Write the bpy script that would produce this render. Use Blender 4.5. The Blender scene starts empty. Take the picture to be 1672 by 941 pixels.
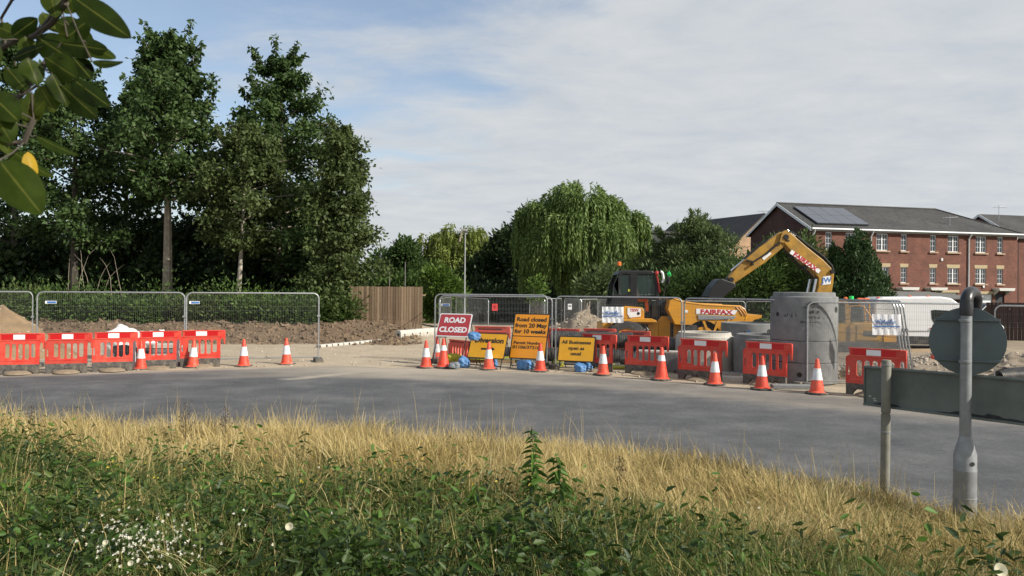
import bpy, bmesh, math, random
import numpy as np
from mathutils import Vector, Matrix
random.seed(7); RNG = np.random.default_rng(11)
S = bpy.context.scene; COL = S.collection
PI = math.pi
F = 1250.0; CH = 2.2; ROLL = 0.008; CX, CY = 836.0, 470.5
ca, sa = math.cos(ROLL), math.sin(ROLL)

# ------------------------------------------------------------------ camera geometry helpers
def ray(x, y):
    dx = (x-CX)/F; dy = (CY-y)/F
    return (dx*ca-dy*sa, dx*sa+dy*ca)
def P(x, y, D):
    a, b = ray(x, y); return Vector((a*D, D, CH+b*D))
def G(x, y, z=0.0):
    a, b = ray(x, y); D = (z-CH)/b; return Vector((a*D, D, z))
def at(x, D, z=0.0, y=560):
    a, b = ray(x, y); return Vector((a*D, D, z))
def sm(t):
    t = min(1.0, max(0.0, t)); return t*t*(3-2*t)
def interp(x, pts):
    if x <= pts[0][0]: return pts[0][1]
    for (a, b), (c, d) in zip(pts, pts[1:]):
        if x <= c: return b+(d-b)*(x-a)/(c-a)
    return pts[-1][1]
EDGE = [(-16, 11.6), (-7, 10.9), (-3, 10.5), (0, 9.95), (1.6, 9.5), (2.6, 9.0), (3.5, 8.3), (4.4, 7.3), (5.4, 6.2), (7, 4.6), (12, 1)]
FAR = [(-30, 15.5), (-14, 17.6), (-11, 18.6), (-8, 19.9), (-5, 20.9), (-1, 20.2), (2, 19.3), (4, 17.9), (6, 16.4), (8, 15.1), (11, 13.6), (20, 10), (40, 3)]
def edge(x): return interp(x, EDGE)
def far(x): return interp(x, FAR)
def verge_z(x, y):
    d = edge(x)-y
    return 0.02+0.5*sm(d/8.5)+0.03*math.sin(1.7*x+0.5*y)*sm(d/1.0)+0.02*math.sin(3.1*y-x)*sm(d/1.0)
def hn(x, y):
    return (math.sin(x*1.3+y*0.7)*math.cos(y*1.1-x*0.4)+0.6*math.sin(2.9*x-1.7*y+1)+0.4*math.sin(5.3*x+4.1*y))/2.0
def site_z(x, y):
    z = 0.0
    bx = 1-sm((x+5.5+0.14*(y-30))/3.0)             # left side of the junction
    b = sm((y-29.0)/4.0)*bx
    z += 0.58*b
    z += 0.16*hn(x*1.1, y*1.3)*sm((y-28.2)/1.5)*bx
    z += 0.03*hn(x*0.9, y)*sm((y-far(x)-1.5)/3)
    return z

# ------------------------------------------------------------------ object helpers
def tag(o, label=None, cat=None, group=None, kind=None):
    if label: o['label'] = label
    if cat: o['category'] = cat
    if group: o['group'] = group
    if kind: o['kind'] = kind
    return o
def thing(name, label, cat, loc=(0, 0, 0), rz=0.0, group=None):
    o = bpy.data.objects.new(name, None); COL.objects.link(o)
    o.empty_display_size = 0.2
    o.location = loc; o.rotation_euler = (0, 0, rz)
    return tag(o, label, cat, group)
def basis(o):
    return Matrix.LocRotScale(o.location, o.rotation_euler, o.scale)
def children(o): return [c for c in bpy.data.objects if c.parent == o]
def copy_tree(o, parent=None, **kw):
    c = o.copy(); COL.objects.link(c); c.parent = parent
    for ch in children(o): copy_tree(ch, c)
    return c
def link(name, me, mat, parent=None, world=False, smooth=False):
    o = bpy.data.objects.new(name, me); COL.objects.link(o)
    if mat is not None:
        me.materials.clear()
        for m in (mat if isinstance(mat, (list, tuple)) else [mat]): me.materials.append(m)
    if parent is not None:
        o.parent = parent
        if world: me.transform(basis(parent).inverted())
    if smooth:
        me.shade_smooth()
    return o
def mesh_np(name, V, Fq):
    me = bpy.data.meshes.new(name)
    V = np.asarray(V, dtype=np.float32); Fq = np.asarray(Fq, dtype=np.int32)
    k = Fq.shape[1]
    me.vertices.add(len(V)); me.vertices.foreach_set('co', V.ravel())
    me.loops.add(Fq.size); me.loops.foreach_set('vertex_index', Fq.ravel())
    me.polygons.add(len(Fq))
    me.polygons.foreach_set('loop_start', np.arange(0, Fq.size, k, dtype=np.int32))
    me.update(calc_edges=True)
    return me

class MB:
    def __init__(s): s.v = []; s.f = []; s.m = []; s.cur = 0
    def add(s, vs, fs):
        n = len(s.v); s.v += [tuple(v) for v in vs]
        for f in fs: s.f.append([n+i for i in f]); s.m.append(s.cur)
        return s
    def box(s, c, d, rz=0.0, M=None):
        hx, hy, hz = d[0]/2, d[1]/2, d[2]/2
        vs = [Vector((x*hx, y*hy, z*hz)) for z in (-1, 1) for y in (-1, 1) for x in (-1, 1)]
        R = M if M is not None else Matrix.Rotation(rz, 3, 'Z')
        vs = [R @ v+Vector(c) for v in vs]
        return s.add(vs, [(0, 2, 3, 1), (4, 5, 7, 6), (0, 1, 5, 4), (2, 6, 7, 3), (0, 4, 6, 2), (1, 3, 7, 5)])
    def tube(s, pts, r, n=8, cap=True):
        pts = [Vector(p) for p in pts]; N = len(pts)
        rs = list(r) if isinstance(r, (list, tuple)) else [r]*N
        vs = []; ref = None
        for i, p in enumerate(pts):
            t = (pts[min(i+1, N-1)]-pts[max(i-1, 0)])
            t = t.normalized() if t.length > 1e-9 else Vector((0, 0, 1))
            if ref is None:
                ref = t.orthogonal().normalized()
            ref = (ref-t*ref.dot(t))
            ref = ref.normalized() if ref.length > 1e-6 else t.orthogonal().normalized()
            b = t.cross(ref)
            for k in range(n):
                a = 2*PI*k/n
                vs.append(p+(ref*math.cos(a)+b*math.sin(a))*rs[i])
        fs = []
        for i in range(N-1):
            for k in range(n):
                fs.append((i*n+k, i*n+(k+1) % n, (i+1)*n+(k+1) % n, (i+1)*n+k))
        if cap:
            fs.append(tuple(range(n-1, -1, -1))); fs.append(tuple((N-1)*n+k for k in range(n)))
        return s.add(vs, fs)
    def cyl(s, a, b, r0, r1=None, n=12): return s.tube([a, b], [r0, r0 if r1 is None else r1], n)
    def lathe(s, prof, n=24, c=(0, 0, 0), M=None, closed=False):
        vs = []; c = Vector(c)
        for r, z in prof:
            for k in range(n):
                a = 2*PI*k/n; v = Vector((r*math.cos(a), r*math.sin(a), z))
                vs.append((M @ v if M is not None else v)+c)
        fs = []; N = len(prof)
        for i in range(N-1 if not closed else N):
            j = (i+1) % N
            for k in range(n): fs.append((i*n+k, i*n+(k+1) % n, j*n+(k+1) % n, j*n+k))
        if not closed:
            if prof[0][0] > 1e-4: fs.append(tuple(range(n-1, -1, -1)))
            if prof[-1][0] > 1e-4: fs.append(tuple((N-1)*n+k for k in range(n)))
        return s.add(vs, fs)
    def prism(s, poly, y0, y1):            # poly in (x,z), extruded along y
        n = len(poly)
        vs = [(x, y0, z) for x, z in poly]+[(x, y1, z) for x, z in poly]
        fs = [tuple(range(n)), tuple(range(2*n-1, n-1, -1))]
        for i in range(n):
            j = (i+1) % n; fs.append((i, i+n, j+n, j))
        return s.add(vs, fs)
    def prismO(s, poly, O, u, v, w):        # poly in (u,v) plane, extruded by vector w
        O, u, v, w = Vector(O), Vector(u), Vector(v), Vector(w); n = len(poly)
        a = [O+u*x+v*y for x, y in poly]
        vs = a+[p+w for p in a]
        fs = [tuple(range(n-1, -1, -1)), tuple(range(n, 2*n))]
        for i in range(n):
            j = (i+1) % n; fs.append((i, j, j+n, i+n))
        return s.add(vs, fs)
    def mesh(s, name, bevel=0.0, seg=2):
        me = bpy.data.meshes.new(name); me.from_pydata(s.v, [], s.f)
        me.polygons.foreach_set('material_index', s.m)
        bm = bmesh.new(); bm.from_mesh(me)
        bmesh.ops.recalc_face_normals(bm, faces=bm.faces)
        if bevel > 0:
            es = [e for e in bm.edges if len(e.link_faces) == 2 and e.calc_face_angle(0) > 0.5]
            bmesh.ops.bevel(bm, geom=es, offset=bevel, segments=seg, profile=0.5, affect='EDGES', clamp_overlap=True)
        bm.to_mesh(me); bm.free(); me.update()
        return me
    def build(s, name, mat, parent=None, world=False, smooth=False, bevel=0.0, seg=2):
        o = link(name, s.mesh(name, bevel, seg), mat, parent, world)
        if smooth: smooth_angle(o.data)
        return o
def smooth_angle(me, ang=0.7):
    me.shade_smooth()
    bm = bmesh.new(); bm.from_mesh(me)
    for e in bm.edges:
        if len(e.link_faces) == 2 and e.calc_face_angle(0) > ang: e.smooth = False
    bm.to_mesh(me); bm.free()

def sheet2d(loops, depth=0.0, bevel=0.0):
    """2D outlines with holes, filled and extruded: mesh in the XZ plane (front at -y)."""
    cu = bpy.data.curves.new('outline', 'CURVE'); cu.dimensions = '2D'; cu.fill_mode = 'BOTH'
    for lp in loops:
        sp = cu.splines.new('POLY'); sp.points.add(len(lp)-1); sp.use_cyclic_u = True
        for p, (x, y) in zip(sp.points, lp): p.co = (x, y, 0, 1)
    cu.extrude = depth/2
    if bevel: cu.bevel_depth = bevel; cu.bevel_resolution = 1; cu.offset = -bevel
    ob = bpy.data.objects.new('outline', cu)
    me = bpy.data.meshes.new_from_object(ob)
    bpy.data.objects.remove(ob); bpy.data.curves.remove(cu)
    me.transform(Matrix.Rotation(PI/2, 4, 'X'))
    return me
def text_mesh(txt, size, bold=0.0, extrude=0.002, shear=0.0, spacing=1.0, line=1.0, sx=1.0):
    cu = bpy.data.curves.new('lettering', 'FONT'); cu.body = txt; cu.size = size
    cu.align_x = 'CENTER'; cu.align_y = 'CENTER'; cu.offset = bold; cu.extrude = extrude
    cu.shear = shear; cu.space_character = spacing; cu.space_line = line; cu.resolution_u = 3
    ob = bpy.data.objects.new('lettering', cu)
    me = bpy.data.meshes.new_from_object(ob)
    bpy.data.objects.remove(ob); bpy.data.curves.remove(cu)
    me.transform(Matrix.Diagonal((sx, 1, 1, 1)))
    return me
def frame_mat(O, u, v, n):
    M = Matrix.Identity(4)
    for i, c in enumerate((Vector(u), Vector(v), Vector(n), Vector(O))):
        M[0][i], M[1][i], M[2][i] = c
    return M
def rrect(x0, y0, x1, y1, r, k=4):
    pts = []
    for cx, cy, a in ((x1-r, y1-r, 0), (x0+r, y1-r, 90), (x0+r, y0+r, 180), (x1-r, y0+r, 270)):
        for i in range(k+1):
            t = math.radians(a+90*i/k); pts.append((cx+r*math.cos(t), cy+r*math.sin(t)))
    return pts

# ------------------------------------------------------------------ materials
def nodes(name):
    m = bpy.data.materials.new(name); m.use_nodes = True
    nt = m.node_tree; b = nt.nodes['Principled BSDF']; return m, nt, b
def N(nt, t, **kw):
    n = nt.nodes.new(t)
    for k, v in kw.items():
        if k in n.inputs: n.inputs[k].default_value = v
        else: setattr(n, k, v)
    return n
def ramp(nt, src, stops):
    r = nt.nodes.new('ShaderNodeValToRGB'); e = r.color_ramp.elements
    while len(e) < len(stops): e.new(0.5)
    for el, (p, c) in zip(e, stops):
        el.position = p; el.color = (*c, 1) if len(c) == 3 else c
    nt.links.new(src, r.inputs[0]); return r
def mat(name, col, rough=0.6, var=0.25, scale=6.0, bump=0.0, bscale=40.0, metal=0.0, dirt=None, dirt_amt=0.35, dirt_scale=3.0, spec=0.5, coord='Object', objvar=0.0):
    m, nt, b = nodes(name); L = nt.links.new
    tc = N(nt, 'ShaderNodeTexCoord')
    n1 = N(nt, 'ShaderNodeTexNoise', Scale=scale, Detail=6.0, Roughness=0.6); L(tc.outputs[coord], n1.inputs['Vector'])
    lo = tuple(c*(1-var) for c in col); hi = tuple(min(1, c*(1+var)) for c in col)
    r = ramp(nt, n1.outputs['Fac'], [(0.3, lo), (0.7, hi)])
    out = r.outputs['Color']
    if dirt:
        n2 = N(nt, 'ShaderNodeTexNoise', Scale=dirt_scale, Detail=8.0, Roughness=0.7); L(tc.outputs[coord], n2.inputs['Vector'])
        r2 = ramp(nt, n2.outputs['Fac'], [(0.45, (0, 0, 0)), (0.75, (dirt_amt,)*3)])
        mx = N(nt, 'ShaderNodeMix', data_type='RGBA'); L(r2.outputs['Color'], mx.inputs[0]); L(out, mx.inputs[6]); mx.inputs[7].default_value = (*dirt, 1)
        out = mx.outputs[2]
    if objvar:                                            # every piece has aged a little differently
        oi = N(nt, 'ShaderNodeObjectInfo'); rv = ramp(nt, oi.outputs['Random'], [(0.0, (1-objvar, 1-objvar, 1-objvar)), (0.6, (1, 1, 1)), (1.0, (1.04, 1+objvar*1.6, 1+objvar*1.6))])
        mv = N(nt, 'ShaderNodeMix', data_type='RGBA', blend_type='MULTIPLY'); mv.inputs[0].default_value = 1; L(out, mv.inputs[6]); L(rv.outputs['Color'], mv.inputs[7]); out = mv.outputs[2]
    L(out, b.inputs['Base Color'])
    b.inputs['Roughness'].default_value = rough; b.inputs['Metallic'].default_value = metal
    b.inputs['Specular IOR Level'].default_value = spec
    if bump:
        n3 = N(nt, 'ShaderNodeTexNoise', Scale=bscale, Detail=5.0); L(tc.outputs[coord], n3.inputs['Vector'])
        bp = N(nt, 'ShaderNodeBump', Strength=bump, Distance=0.02); L(n3.outputs['Fac'], bp.inputs['Height']); L(bp.outputs['Normal'], b.inputs['Normal'])
    return m
def leaf_mat(name, stops, trans=0.3, rough=0.55, spec=0.3, pos_scale=0.6, pos_amt=0.35):
    m, nt, b = nodes(name); L = nt.links.new
    g = N(nt, 'ShaderNodeNewGeometry'); tc = N(nt, 'ShaderNodeTexCoord')
    n = N(nt, 'ShaderNodeTexNoise', Scale=pos_scale, Detail=3.0); L(tc.outputs['Object'], n.inputs['Vector'])
    ma = N(nt, 'ShaderNodeMath', operation='MULTIPLY_ADD'); ma.inputs[1].default_value = pos_amt*2; L(n.outputs['Fac'], ma.inputs[0])
    sc = N(nt, 'ShaderNodeMath', operation='MULTIPLY'); sc.inputs[1].default_value = 1-pos_amt; L(g.outputs['Random Per Island'], sc.inputs[0])
    sb = N(nt, 'ShaderNodeMath', operation='SUBTRACT'); L(sc.outputs[0], sb.inputs[0]); sb.inputs[1].default_value = pos_amt*0.5
    L(sb.outputs[0], ma.inputs[2])
    r = ramp(nt, ma.outputs[0], stops)
    L(r.outputs['Color'], b.inputs['Base Color'])
    b.inputs['Roughness'].default_value = rough; b.inputs['Specular IOR Level'].default_value = spec
    t = N(nt, 'ShaderNodeBsdfTranslucent'); L(r.outputs['Color'], t.inputs['Color'])
    mx = N(nt, 'ShaderNodeMixShader'); mx.inputs[0].default_value = trans
    L(b.outputs[0], mx.inputs[1]); L(t.outputs[0], mx.inputs[2]); L(mx.outputs[0], nt.nodes['Material Output'].inputs['Surface'])
    return m
def glass_mat(name, tint, opac=0.5, rough=0.04):
    m, nt, b = nodes(name); L = nt.links.new
    b.inputs['Base Color'].default_value = (*tint, 1); b.inputs['Roughness'].default_value = rough; b.inputs['Specular IOR Level'].default_value = 0.8
    t = N(nt, 'ShaderNodeBsdfTransparent'); t.inputs['Color'].default_value = (0.75, 0.85, 0.8, 1)
    mx = N(nt, 'ShaderNodeMixShader'); mx.inputs[0].default_value = opac
    L(t.outputs[0], mx.inputs[1]); L(b.outputs[0], mx.inputs[2]); L(mx.outputs[0], nt.nodes['Material Output'].inputs['Surface'])
    return m
M = {}
M['barrier'] = mat('barrier plastic', (0.66, 0.050, 0.032), 0.42, 0.10, 4, dirt=(0.36, 0.22, 0.15), dirt_amt=0.45, dirt_scale=4, objvar=0.22)
M['barrier_back'] = mat('faded barrier plastic', (0.70, 0.10, 0.07), 0.5, 0.12, 4, dirt=(0.4, 0.25, 0.2), dirt_amt=0.25)
M['strip_red'] = mat('red reflective strip', (0.50, 0.008, 0.010), 0.35, 0.08, 30)
M['strip_white'] = mat('white reflective strip', (0.76, 0.78, 0.80), 0.4, 0.04, 30, dirt=(0.5, 0.47, 0.42), dirt_amt=0.25, dirt_scale=9)
M['barrier_foot'] = mat('recycled rubber', (0.075, 0.072, 0.068), 0.85, 0.3, 12, dirt=(0.33, 0.27, 0.19), dirt_amt=0.75, dirt_scale=3, bump=0.3)
M['foot_dust'] = mat('dusty rubber', (0.24, 0.19, 0.13), 0.9, 0.25, 7, dirt=(0.1, 0.09, 0.08), dirt_amt=0.6, dirt_scale=4)
M['cone_red'] = mat('cone plastic', (0.72, 0.062, 0.030), 0.42, 0.10, 8, dirt=(0.33, 0.2, 0.14), dirt_amt=0.5, dirt_scale=9, objvar=0.2)
M['cone_white'] = mat('cone sleeve', (0.72, 0.74, 0.76), 0.4, 0.06, 20, dirt=(0.38, 0.35, 0.31), dirt_amt=0.55, dirt_scale=9, objvar=0.1)
M['cone_base'] = mat('cone base rubber', (0.05, 0.048, 0.045), 0.85, 0.3, 12, dirt=(0.34, 0.28, 0.2), dirt_amt=0.75, dirt_scale=6)
M['steel'] = mat('galvanised steel', (0.40, 0.42, 0.43), 0.42, 0.2, 25, metal=0.75, dirt=(0.2, 0.18, 0.16), dirt_amt=0.3)
M['wire'] = mat('galvanised wire', (0.20, 0.205, 0.21), 0.55, 0.15, 25, metal=0.3)
M['concrete'] = mat('precast concrete', (0.205, 0.212, 0.212), 0.85, 0.18, 3.5, bump=0.3, bscale=60, dirt=(0.09, 0.09, 0.088), dirt_amt=0.65, dirt_scale=2.2)
M['concrete_pale'] = mat('pale concrete', (0.50, 0.48, 0.43), 0.85, 0.14, 5, bump=0.3, dirt=(0.28, 0.24, 0.19), dirt_amt=0.6, dirt_scale=2)
M['stencil'] = mat('black stencil ink', (0.035, 0.035, 0.037), 0.9, 0.4, 30)
M['hole'] = mat('dark cast recess', (0.03, 0.03, 0.03), 0.9, 0.2)
M['black'] = mat('black steel', (0.010, 0.0105, 0.012), 0.42, 0.25, 10, dirt=(0.12, 0.10, 0.08), dirt_amt=0.12)
M['blackpl'] = mat('black plastic pipe', (0.035, 0.036, 0.04), 0.5, 0.3, 10, dirt=(0.25, 0.22, 0.17), dirt_amt=0.55, dirt_scale=4)
M['rubber'] = mat('tyre rubber', (0.03, 0.03, 0.03), 0.85, 0.3, 10, dirt=(0.22, 0.18, 0.13), dirt_amt=0.5)
M['yellow'] = mat('plant yellow paint', (0.58, 0.265, 0.018), 0.38, 0.09, 2, dirt=(0.25, 0.17, 0.08), dirt_amt=0.4, dirt_scale=2.5)
M['ochre'] = mat('worn excavator yellow', (0.36, 0.195, 0.02), 0.5, 0.22, 3, dirt=(0.13, 0.09, 0.05), dirt_amt=0.8, dirt_scale=2.5)
M['sign_yellow'] = mat('yellow sign sheeting', (0.72, 0.36, 0.012), 0.45, 0.05, 8, dirt=(0.4, 0.25, 0.08), dirt_amt=0.25, dirt_scale=6)
M['sign_orange'] = mat('orange sign sheeting', (0.80, 0.30, 0.012), 0.45, 0.05, 8, dirt=(0.4, 0.25, 0.08), dirt_amt=0.2, dirt_scale=6)
M['sign_red'] = mat('red sign sheeting', (0.40, 0.035, 0.045), 0.42, 0.07, 8, dirt=(0.3, 0.15, 0.12), dirt_amt=0.25, dirt_scale=6)
M['white'] = mat('white vinyl', (0.76, 0.78, 0.80), 0.5, 0.05, 12, dirt=(0.45, 0.43, 0.4), dirt_amt=0.25, dirt_scale=8)
M['letter_black'] = mat('black lettering', (0.018, 0.016, 0.014), 0.6, 0.2, 30)
M['letter_red'] = mat('red lettering', (0.42, 0.012, 0.02), 0.5, 0.1, 30)
M['blue_ink'] = mat('blue print', (0.05, 0.16, 0.42), 0.5, 0.1, 30)
M['blue_bag'] = mat('blue woven sack', (0.06, 0.19, 0.42), 0.6, 0.25, 14, bump=0.5, bscale=30, dirt=(0.3, 0.33, 0.36), dirt_amt=0.45, dirt_scale=7)
M['grey_bag'] = mat('grey sack', (0.16, 0.18, 0.20), 0.7, 0.3, 14, bump=0.5, bscale=30)
M['lime'] = mat('lime plastic sheet', (0.45, 0.46, 0.03), 0.55, 0.2, 10, dirt=(0.3, 0.26, 0.15), dirt_amt=0.4)
M['bulkbag'] = mat('white woven bulk bag', (0.74, 0.74, 0.73), 0.7, 0.08, 12, bump=0.4, bscale=50, dirt=(0.4, 0.34, 0.26), dirt_amt=0.4, dirt_scale=5)
M['van_white'] = mat('white van paint', (0.80, 0.82, 0.84), 0.25, 0.03, 2, dirt=(0.5, 0.48, 0.44), dirt_amt=0.2)
M['glass'] = glass_mat('tinted glass', (0.03, 0.05, 0.045), 0.42)
M['van_glass'] = glass_mat('van glass', (0.015, 0.018, 0.02), 0.9)
M['pane'] = glass_mat('window glass', (0.05, 0.06, 0.07), 0.80, 0.03)
M['orange'] = mat('orange vinyl', (0.70, 0.13, 0.02), 0.5, 0.15, 10)
M['beacon'] = mat('amber beacon lens', (0.75, 0.16, 0.02), 0.25, 0.05)
M['green_lens'] = mat('green beacon lens', (0.03, 0.75, 0.16), 0.25, 0.05)
M['mirror_red'] = mat('red painted arm', (0.45, 0.03, 0.03), 0.4, 0.1)
M['chrome'] = mat('ram chrome', (0.62, 0.63, 0.64), 0.18, 0.05, metal=0.9)
M['signback'] = mat('grey sign backing', (0.10, 0.128, 0.138), 0.55, 0.12, 3, dirt=(0.05, 0.055, 0.05), dirt_amt=0.5, dirt_scale=2.4)
M['boardback'] = mat('weathered board backing', (0.125, 0.148, 0.142), 0.6, 0.14, 2.5, dirt=(0.03, 0.034, 0.028), dirt_amt=0.7, dirt_scale=1.6)
M['postgrey'] = mat('grey galvanised post', (0.27, 0.285, 0.30), 0.5, 0.15, 9, metal=0.3, dirt=(0.13, 0.125, 0.12), dirt_amt=0.5, dirt_scale=4)
M['postolive'] = mat('lichened grey post', (0.20, 0.195, 0.165), 0.7, 0.2, 7, dirt=(0.09, 0.095, 0.065), dirt_amt=0.6, dirt_scale=4)
M['lampblack'] = mat('black lamp housing', (0.02, 0.02, 0.022), 0.35, 0.15)
M['bark'] = mat('grey bark', (0.30, 0.255, 0.20), 0.9, 0.35, 5, bump=0.6, bscale=18)
M['bark_pale'] = mat('pale bark', (0.36, 0.32, 0.27), 0.9, 0.35, 5, bump=0.5, bscale=18)
M['bark_dark'] = mat('dark bark', (0.07, 0.058, 0.045), 0.9, 0.35, 5)
M['tan'] = mat('yellow sand', (0.225, 0.155, 0.088), 0.95, 0.30, 2.5, bump=0.8, bscale=9, dirt=(0.24, 0.165, 0.09), dirt_amt=0.7, dirt_scale=2)
M['rubble'] = mat('grey brown spoil', (0.20, 0.16, 0.115), 0.95, 0.35, 3, bump=0.9, bscale=9, dirt=(0.38, 0.33, 0.26), dirt_amt=0.6, dirt_scale=5)
M['clod'] = mat('brown clods', (0.15, 0.105, 0.068), 0.95, 0.45, 1.5)
M['stone'] = mat('loose stone', (0.36, 0.31, 0.25), 0.9, 0.35, 4)
M['polegrey'] = mat('dull pole', (0.13, 0.125, 0.115), 0.7, 0.15)
M['lampgrey'] = mat('lamp column paint', (0.27, 0.285, 0.295), 0.5, 0.1)
M['upvc'] = mat('white upvc', (0.78, 0.79, 0.80), 0.4, 0.04)
M['gutter'] = mat('white gutter', (0.66, 0.68, 0.70), 0.45, 0.06)
M['sill'] = mat('sandstone sill', (0.36, 0.25, 0.17), 0.85, 0.15)
M['lintel'] = mat('cream brick lintel', (0.42, 0.33, 0.20), 0.85, 0.15, 12)
M['curtain'] = mat('net curtain', (0.45, 0.50, 0.53), 0.9, 0.15, 5)
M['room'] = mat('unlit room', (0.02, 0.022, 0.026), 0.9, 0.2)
M['canopy'] = mat('painted canopy', (0.55, 0.55, 0.52), 0.6, 0.08)
M['solar'] = mat('solar panel glass', (0.085, 0.095, 0.115), 0.3, 0.08, 2)
M['alu'] = mat('dark edge trim', (0.03, 0.031, 0.034), 0.6, 0.1)
M['garage_roof'] = mat('felt roof', (0.14, 0.14, 0.13), 0.9, 0.15, 3)
M['blackclad'] = mat('black cladding', (0.028, 0.030, 0.036), 0.7, 0.2)
M['car_dark'] = mat('dark car paint', (0.03, 0.033, 0.04), 0.25, 0.1)
M['blue_sign'] = mat('blue sign face', (0.06, 0.12, 0.38), 0.45, 0.06)
M['red_sign'] = mat('red notice', (0.62, 0.05, 0.05), 0.5, 0.08)
M['timber'] = mat('rough timber', (0.33, 0.235, 0.14), 0.85, 0.25, 4)

def brick_mat(name, c1, c2, mortar, scale=1.0):
    m, nt, b = nodes(name); L = nt.links.new
    tc = N(nt, 'ShaderNodeTexCoord'); sx = N(nt, 'ShaderNodeSeparateXYZ'); L(tc.outputs['Object'], sx.inputs[0])
    ad = N(nt, 'ShaderNodeMath', operation='ADD'); L(sx.outputs[0], ad.inputs[0]); L(sx.outputs[1], ad.inputs[1])
    cb = N(nt, 'ShaderNodeCombineXYZ'); L(ad.outputs[0], cb.inputs[0]); L(sx.outputs[2], cb.inputs[1])
    br = N(nt, 'ShaderNodeTexBrick'); br.inputs['Scale'].default_value = scale
    br.inputs['Brick Width'].default_value = 0.225; br.inputs['Row Height'].default_value = 0.075; br.inputs['Mortar Size'].default_value = 0.009
    br.inputs['Color1'].default_value = (*c1, 1); br.inputs['Color2'].default_value = (*c2, 1); br.inputs['Mortar'].default_value = (*mortar, 1)
    L(cb.outputs[0], br.inputs['Vector'])
    n = N(nt, 'ShaderNodeTexNoise', Scale=0.8, Detail=8.0, Roughness=0.75); L(tc.outputs['Object'], n.inputs['Vector'])
    r = ramp(nt, n.outputs['Fac'], [(0.3, (0.62, 0.62, 0.62)), (0.7, (1.25, 1.2, 1.18))])
    mx = N(nt, 'ShaderNodeMix', data_type='RGBA', blend_type='MULTIPLY'); mx.inputs[0].default_value = 1
    L(br.outputs['Color'], mx.inputs[6]); L(r.outputs['Color'], mx.inputs[7]); L(mx.outputs[2], b.inputs['Base Color'])
    b.inputs['Roughness'].default_value = 0.9
    return m
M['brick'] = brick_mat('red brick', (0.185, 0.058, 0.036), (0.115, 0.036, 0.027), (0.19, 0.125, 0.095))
M['brick_dark_shaded'] = brick_mat('dark and shaded red brick', (0.085, 0.030, 0.025), (0.06, 0.022, 0.02), (0.10, 0.07, 0.06))  # dark brick; also the red brick with gable shade put into its colour
M['brick_tan'] = brick_mat('buff brick', (0.40, 0.25, 0.14), (0.33, 0.19, 0.10), (0.4, 0.33, 0.25))
def tile_mat(name, c1, c2):
    m, nt, b = nodes(name); L = nt.links.new
    tc = N(nt, 'ShaderNodeTexCoord'); sx = N(nt, 'ShaderNodeSeparateXYZ'); L(tc.outputs['Object'], sx.inputs[0])
    cb = N(nt, 'ShaderNodeCombineXYZ'); L(sx.outputs[0], cb.inputs[0])
    mu = N(nt, 'ShaderNodeMath', operation='MULTIPLY'); mu.inputs[1].default_value = 2.2; L(sx.outputs[2], mu.inputs[0]); L(mu.outputs[0], cb.inputs[1])
    br = N(nt, 'ShaderNodeTexBrick'); br.inputs['Scale'].default_value = 1.0
    br.inputs['Brick Width'].default_value = 0.33; br.inputs['Row Height'].default_value = 0.34; br.inputs['Mortar Size'].default_value = 0.03
    br.inputs['Color1'].default_value = (*c1, 1); br.inputs['Color2'].default_value = (*c2, 1); br.inputs['Mortar'].default_value = tuple(c*0.35 for c in c1)+(1,)
    L(cb.outputs[0], br.inputs['Vector'])
    n = N(nt, 'ShaderNodeTexNoise', Scale=0.35, Detail=6.0); L(tc.outputs['Object'], n.inputs['Vector'])
    r = ramp(nt, n.outputs['Fac'], [(0.35, (0.7, 0.7, 0.7)), (0.65, (1.2, 1.2, 1.15))])
    mx = N(nt, 'ShaderNodeMix', data_type='RGBA', blend_type='MULTIPLY'); mx.inputs[0].default_value = 1
    L(br.outputs['Color'], mx.inputs[6]); L(r.outputs['Color'], mx.inputs[7]); L(mx.outputs[2], b.inputs['Base Color'])
    b.inputs['Roughness'].default_value = 0.75
    return m
M['tile'] = tile_mat('grey concrete tiles', (0.060, 0.060, 0.060), (0.040, 0.040, 0.041))
M['tile_black'] = tile_mat('black slates', (0.035, 0.034, 0.037), (0.026, 0.026, 0.028))
def plank_mat(name, c1, c2, w=0.12):
    m, nt, b = nodes(name); L = nt.links.new
    g = N(nt, 'ShaderNodeObjectInfo'); tc = N(nt, 'ShaderNodeTexCoord')
    mp = N(nt, 'ShaderNodeMapping'); mp.inputs['Scale'].default_value = (14, 14, 0.8); L(tc.outputs['Object'], mp.inputs[0])
    n = N(nt, 'ShaderNodeTexNoise', Scale=1.0, Detail=6.0); L(mp.outputs[0], n.inputs['Vector'])
    ad = N(nt, 'ShaderNodeMath', operation='ADD'); L(g.outputs['Random'], ad.inputs[0]); L(n.outputs['Fac'], ad.inputs[1])
    hf = N(nt, 'ShaderNodeMath', operation='MULTIPLY'); hf.inputs[1].default_value = 0.5; L(ad.outputs[0], hf.inputs[0])
    r = ramp(nt, hf.outputs[0], [(0.2, c1), (0.8, c2)]); L(r.outputs['Color'], b.inputs['Base Color']); b.inputs['Roughness'].default_value = 0.85
    return m
M['plank'] = plank_mat('weathered fence boards', (0.13, 0.085, 0.052), (0.40, 0.285, 0.185))
M['plank_dark'] = plank_mat('dark stained boards', (0.030, 0.016, 0.014), (0.060, 0.030, 0.025))

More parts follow.
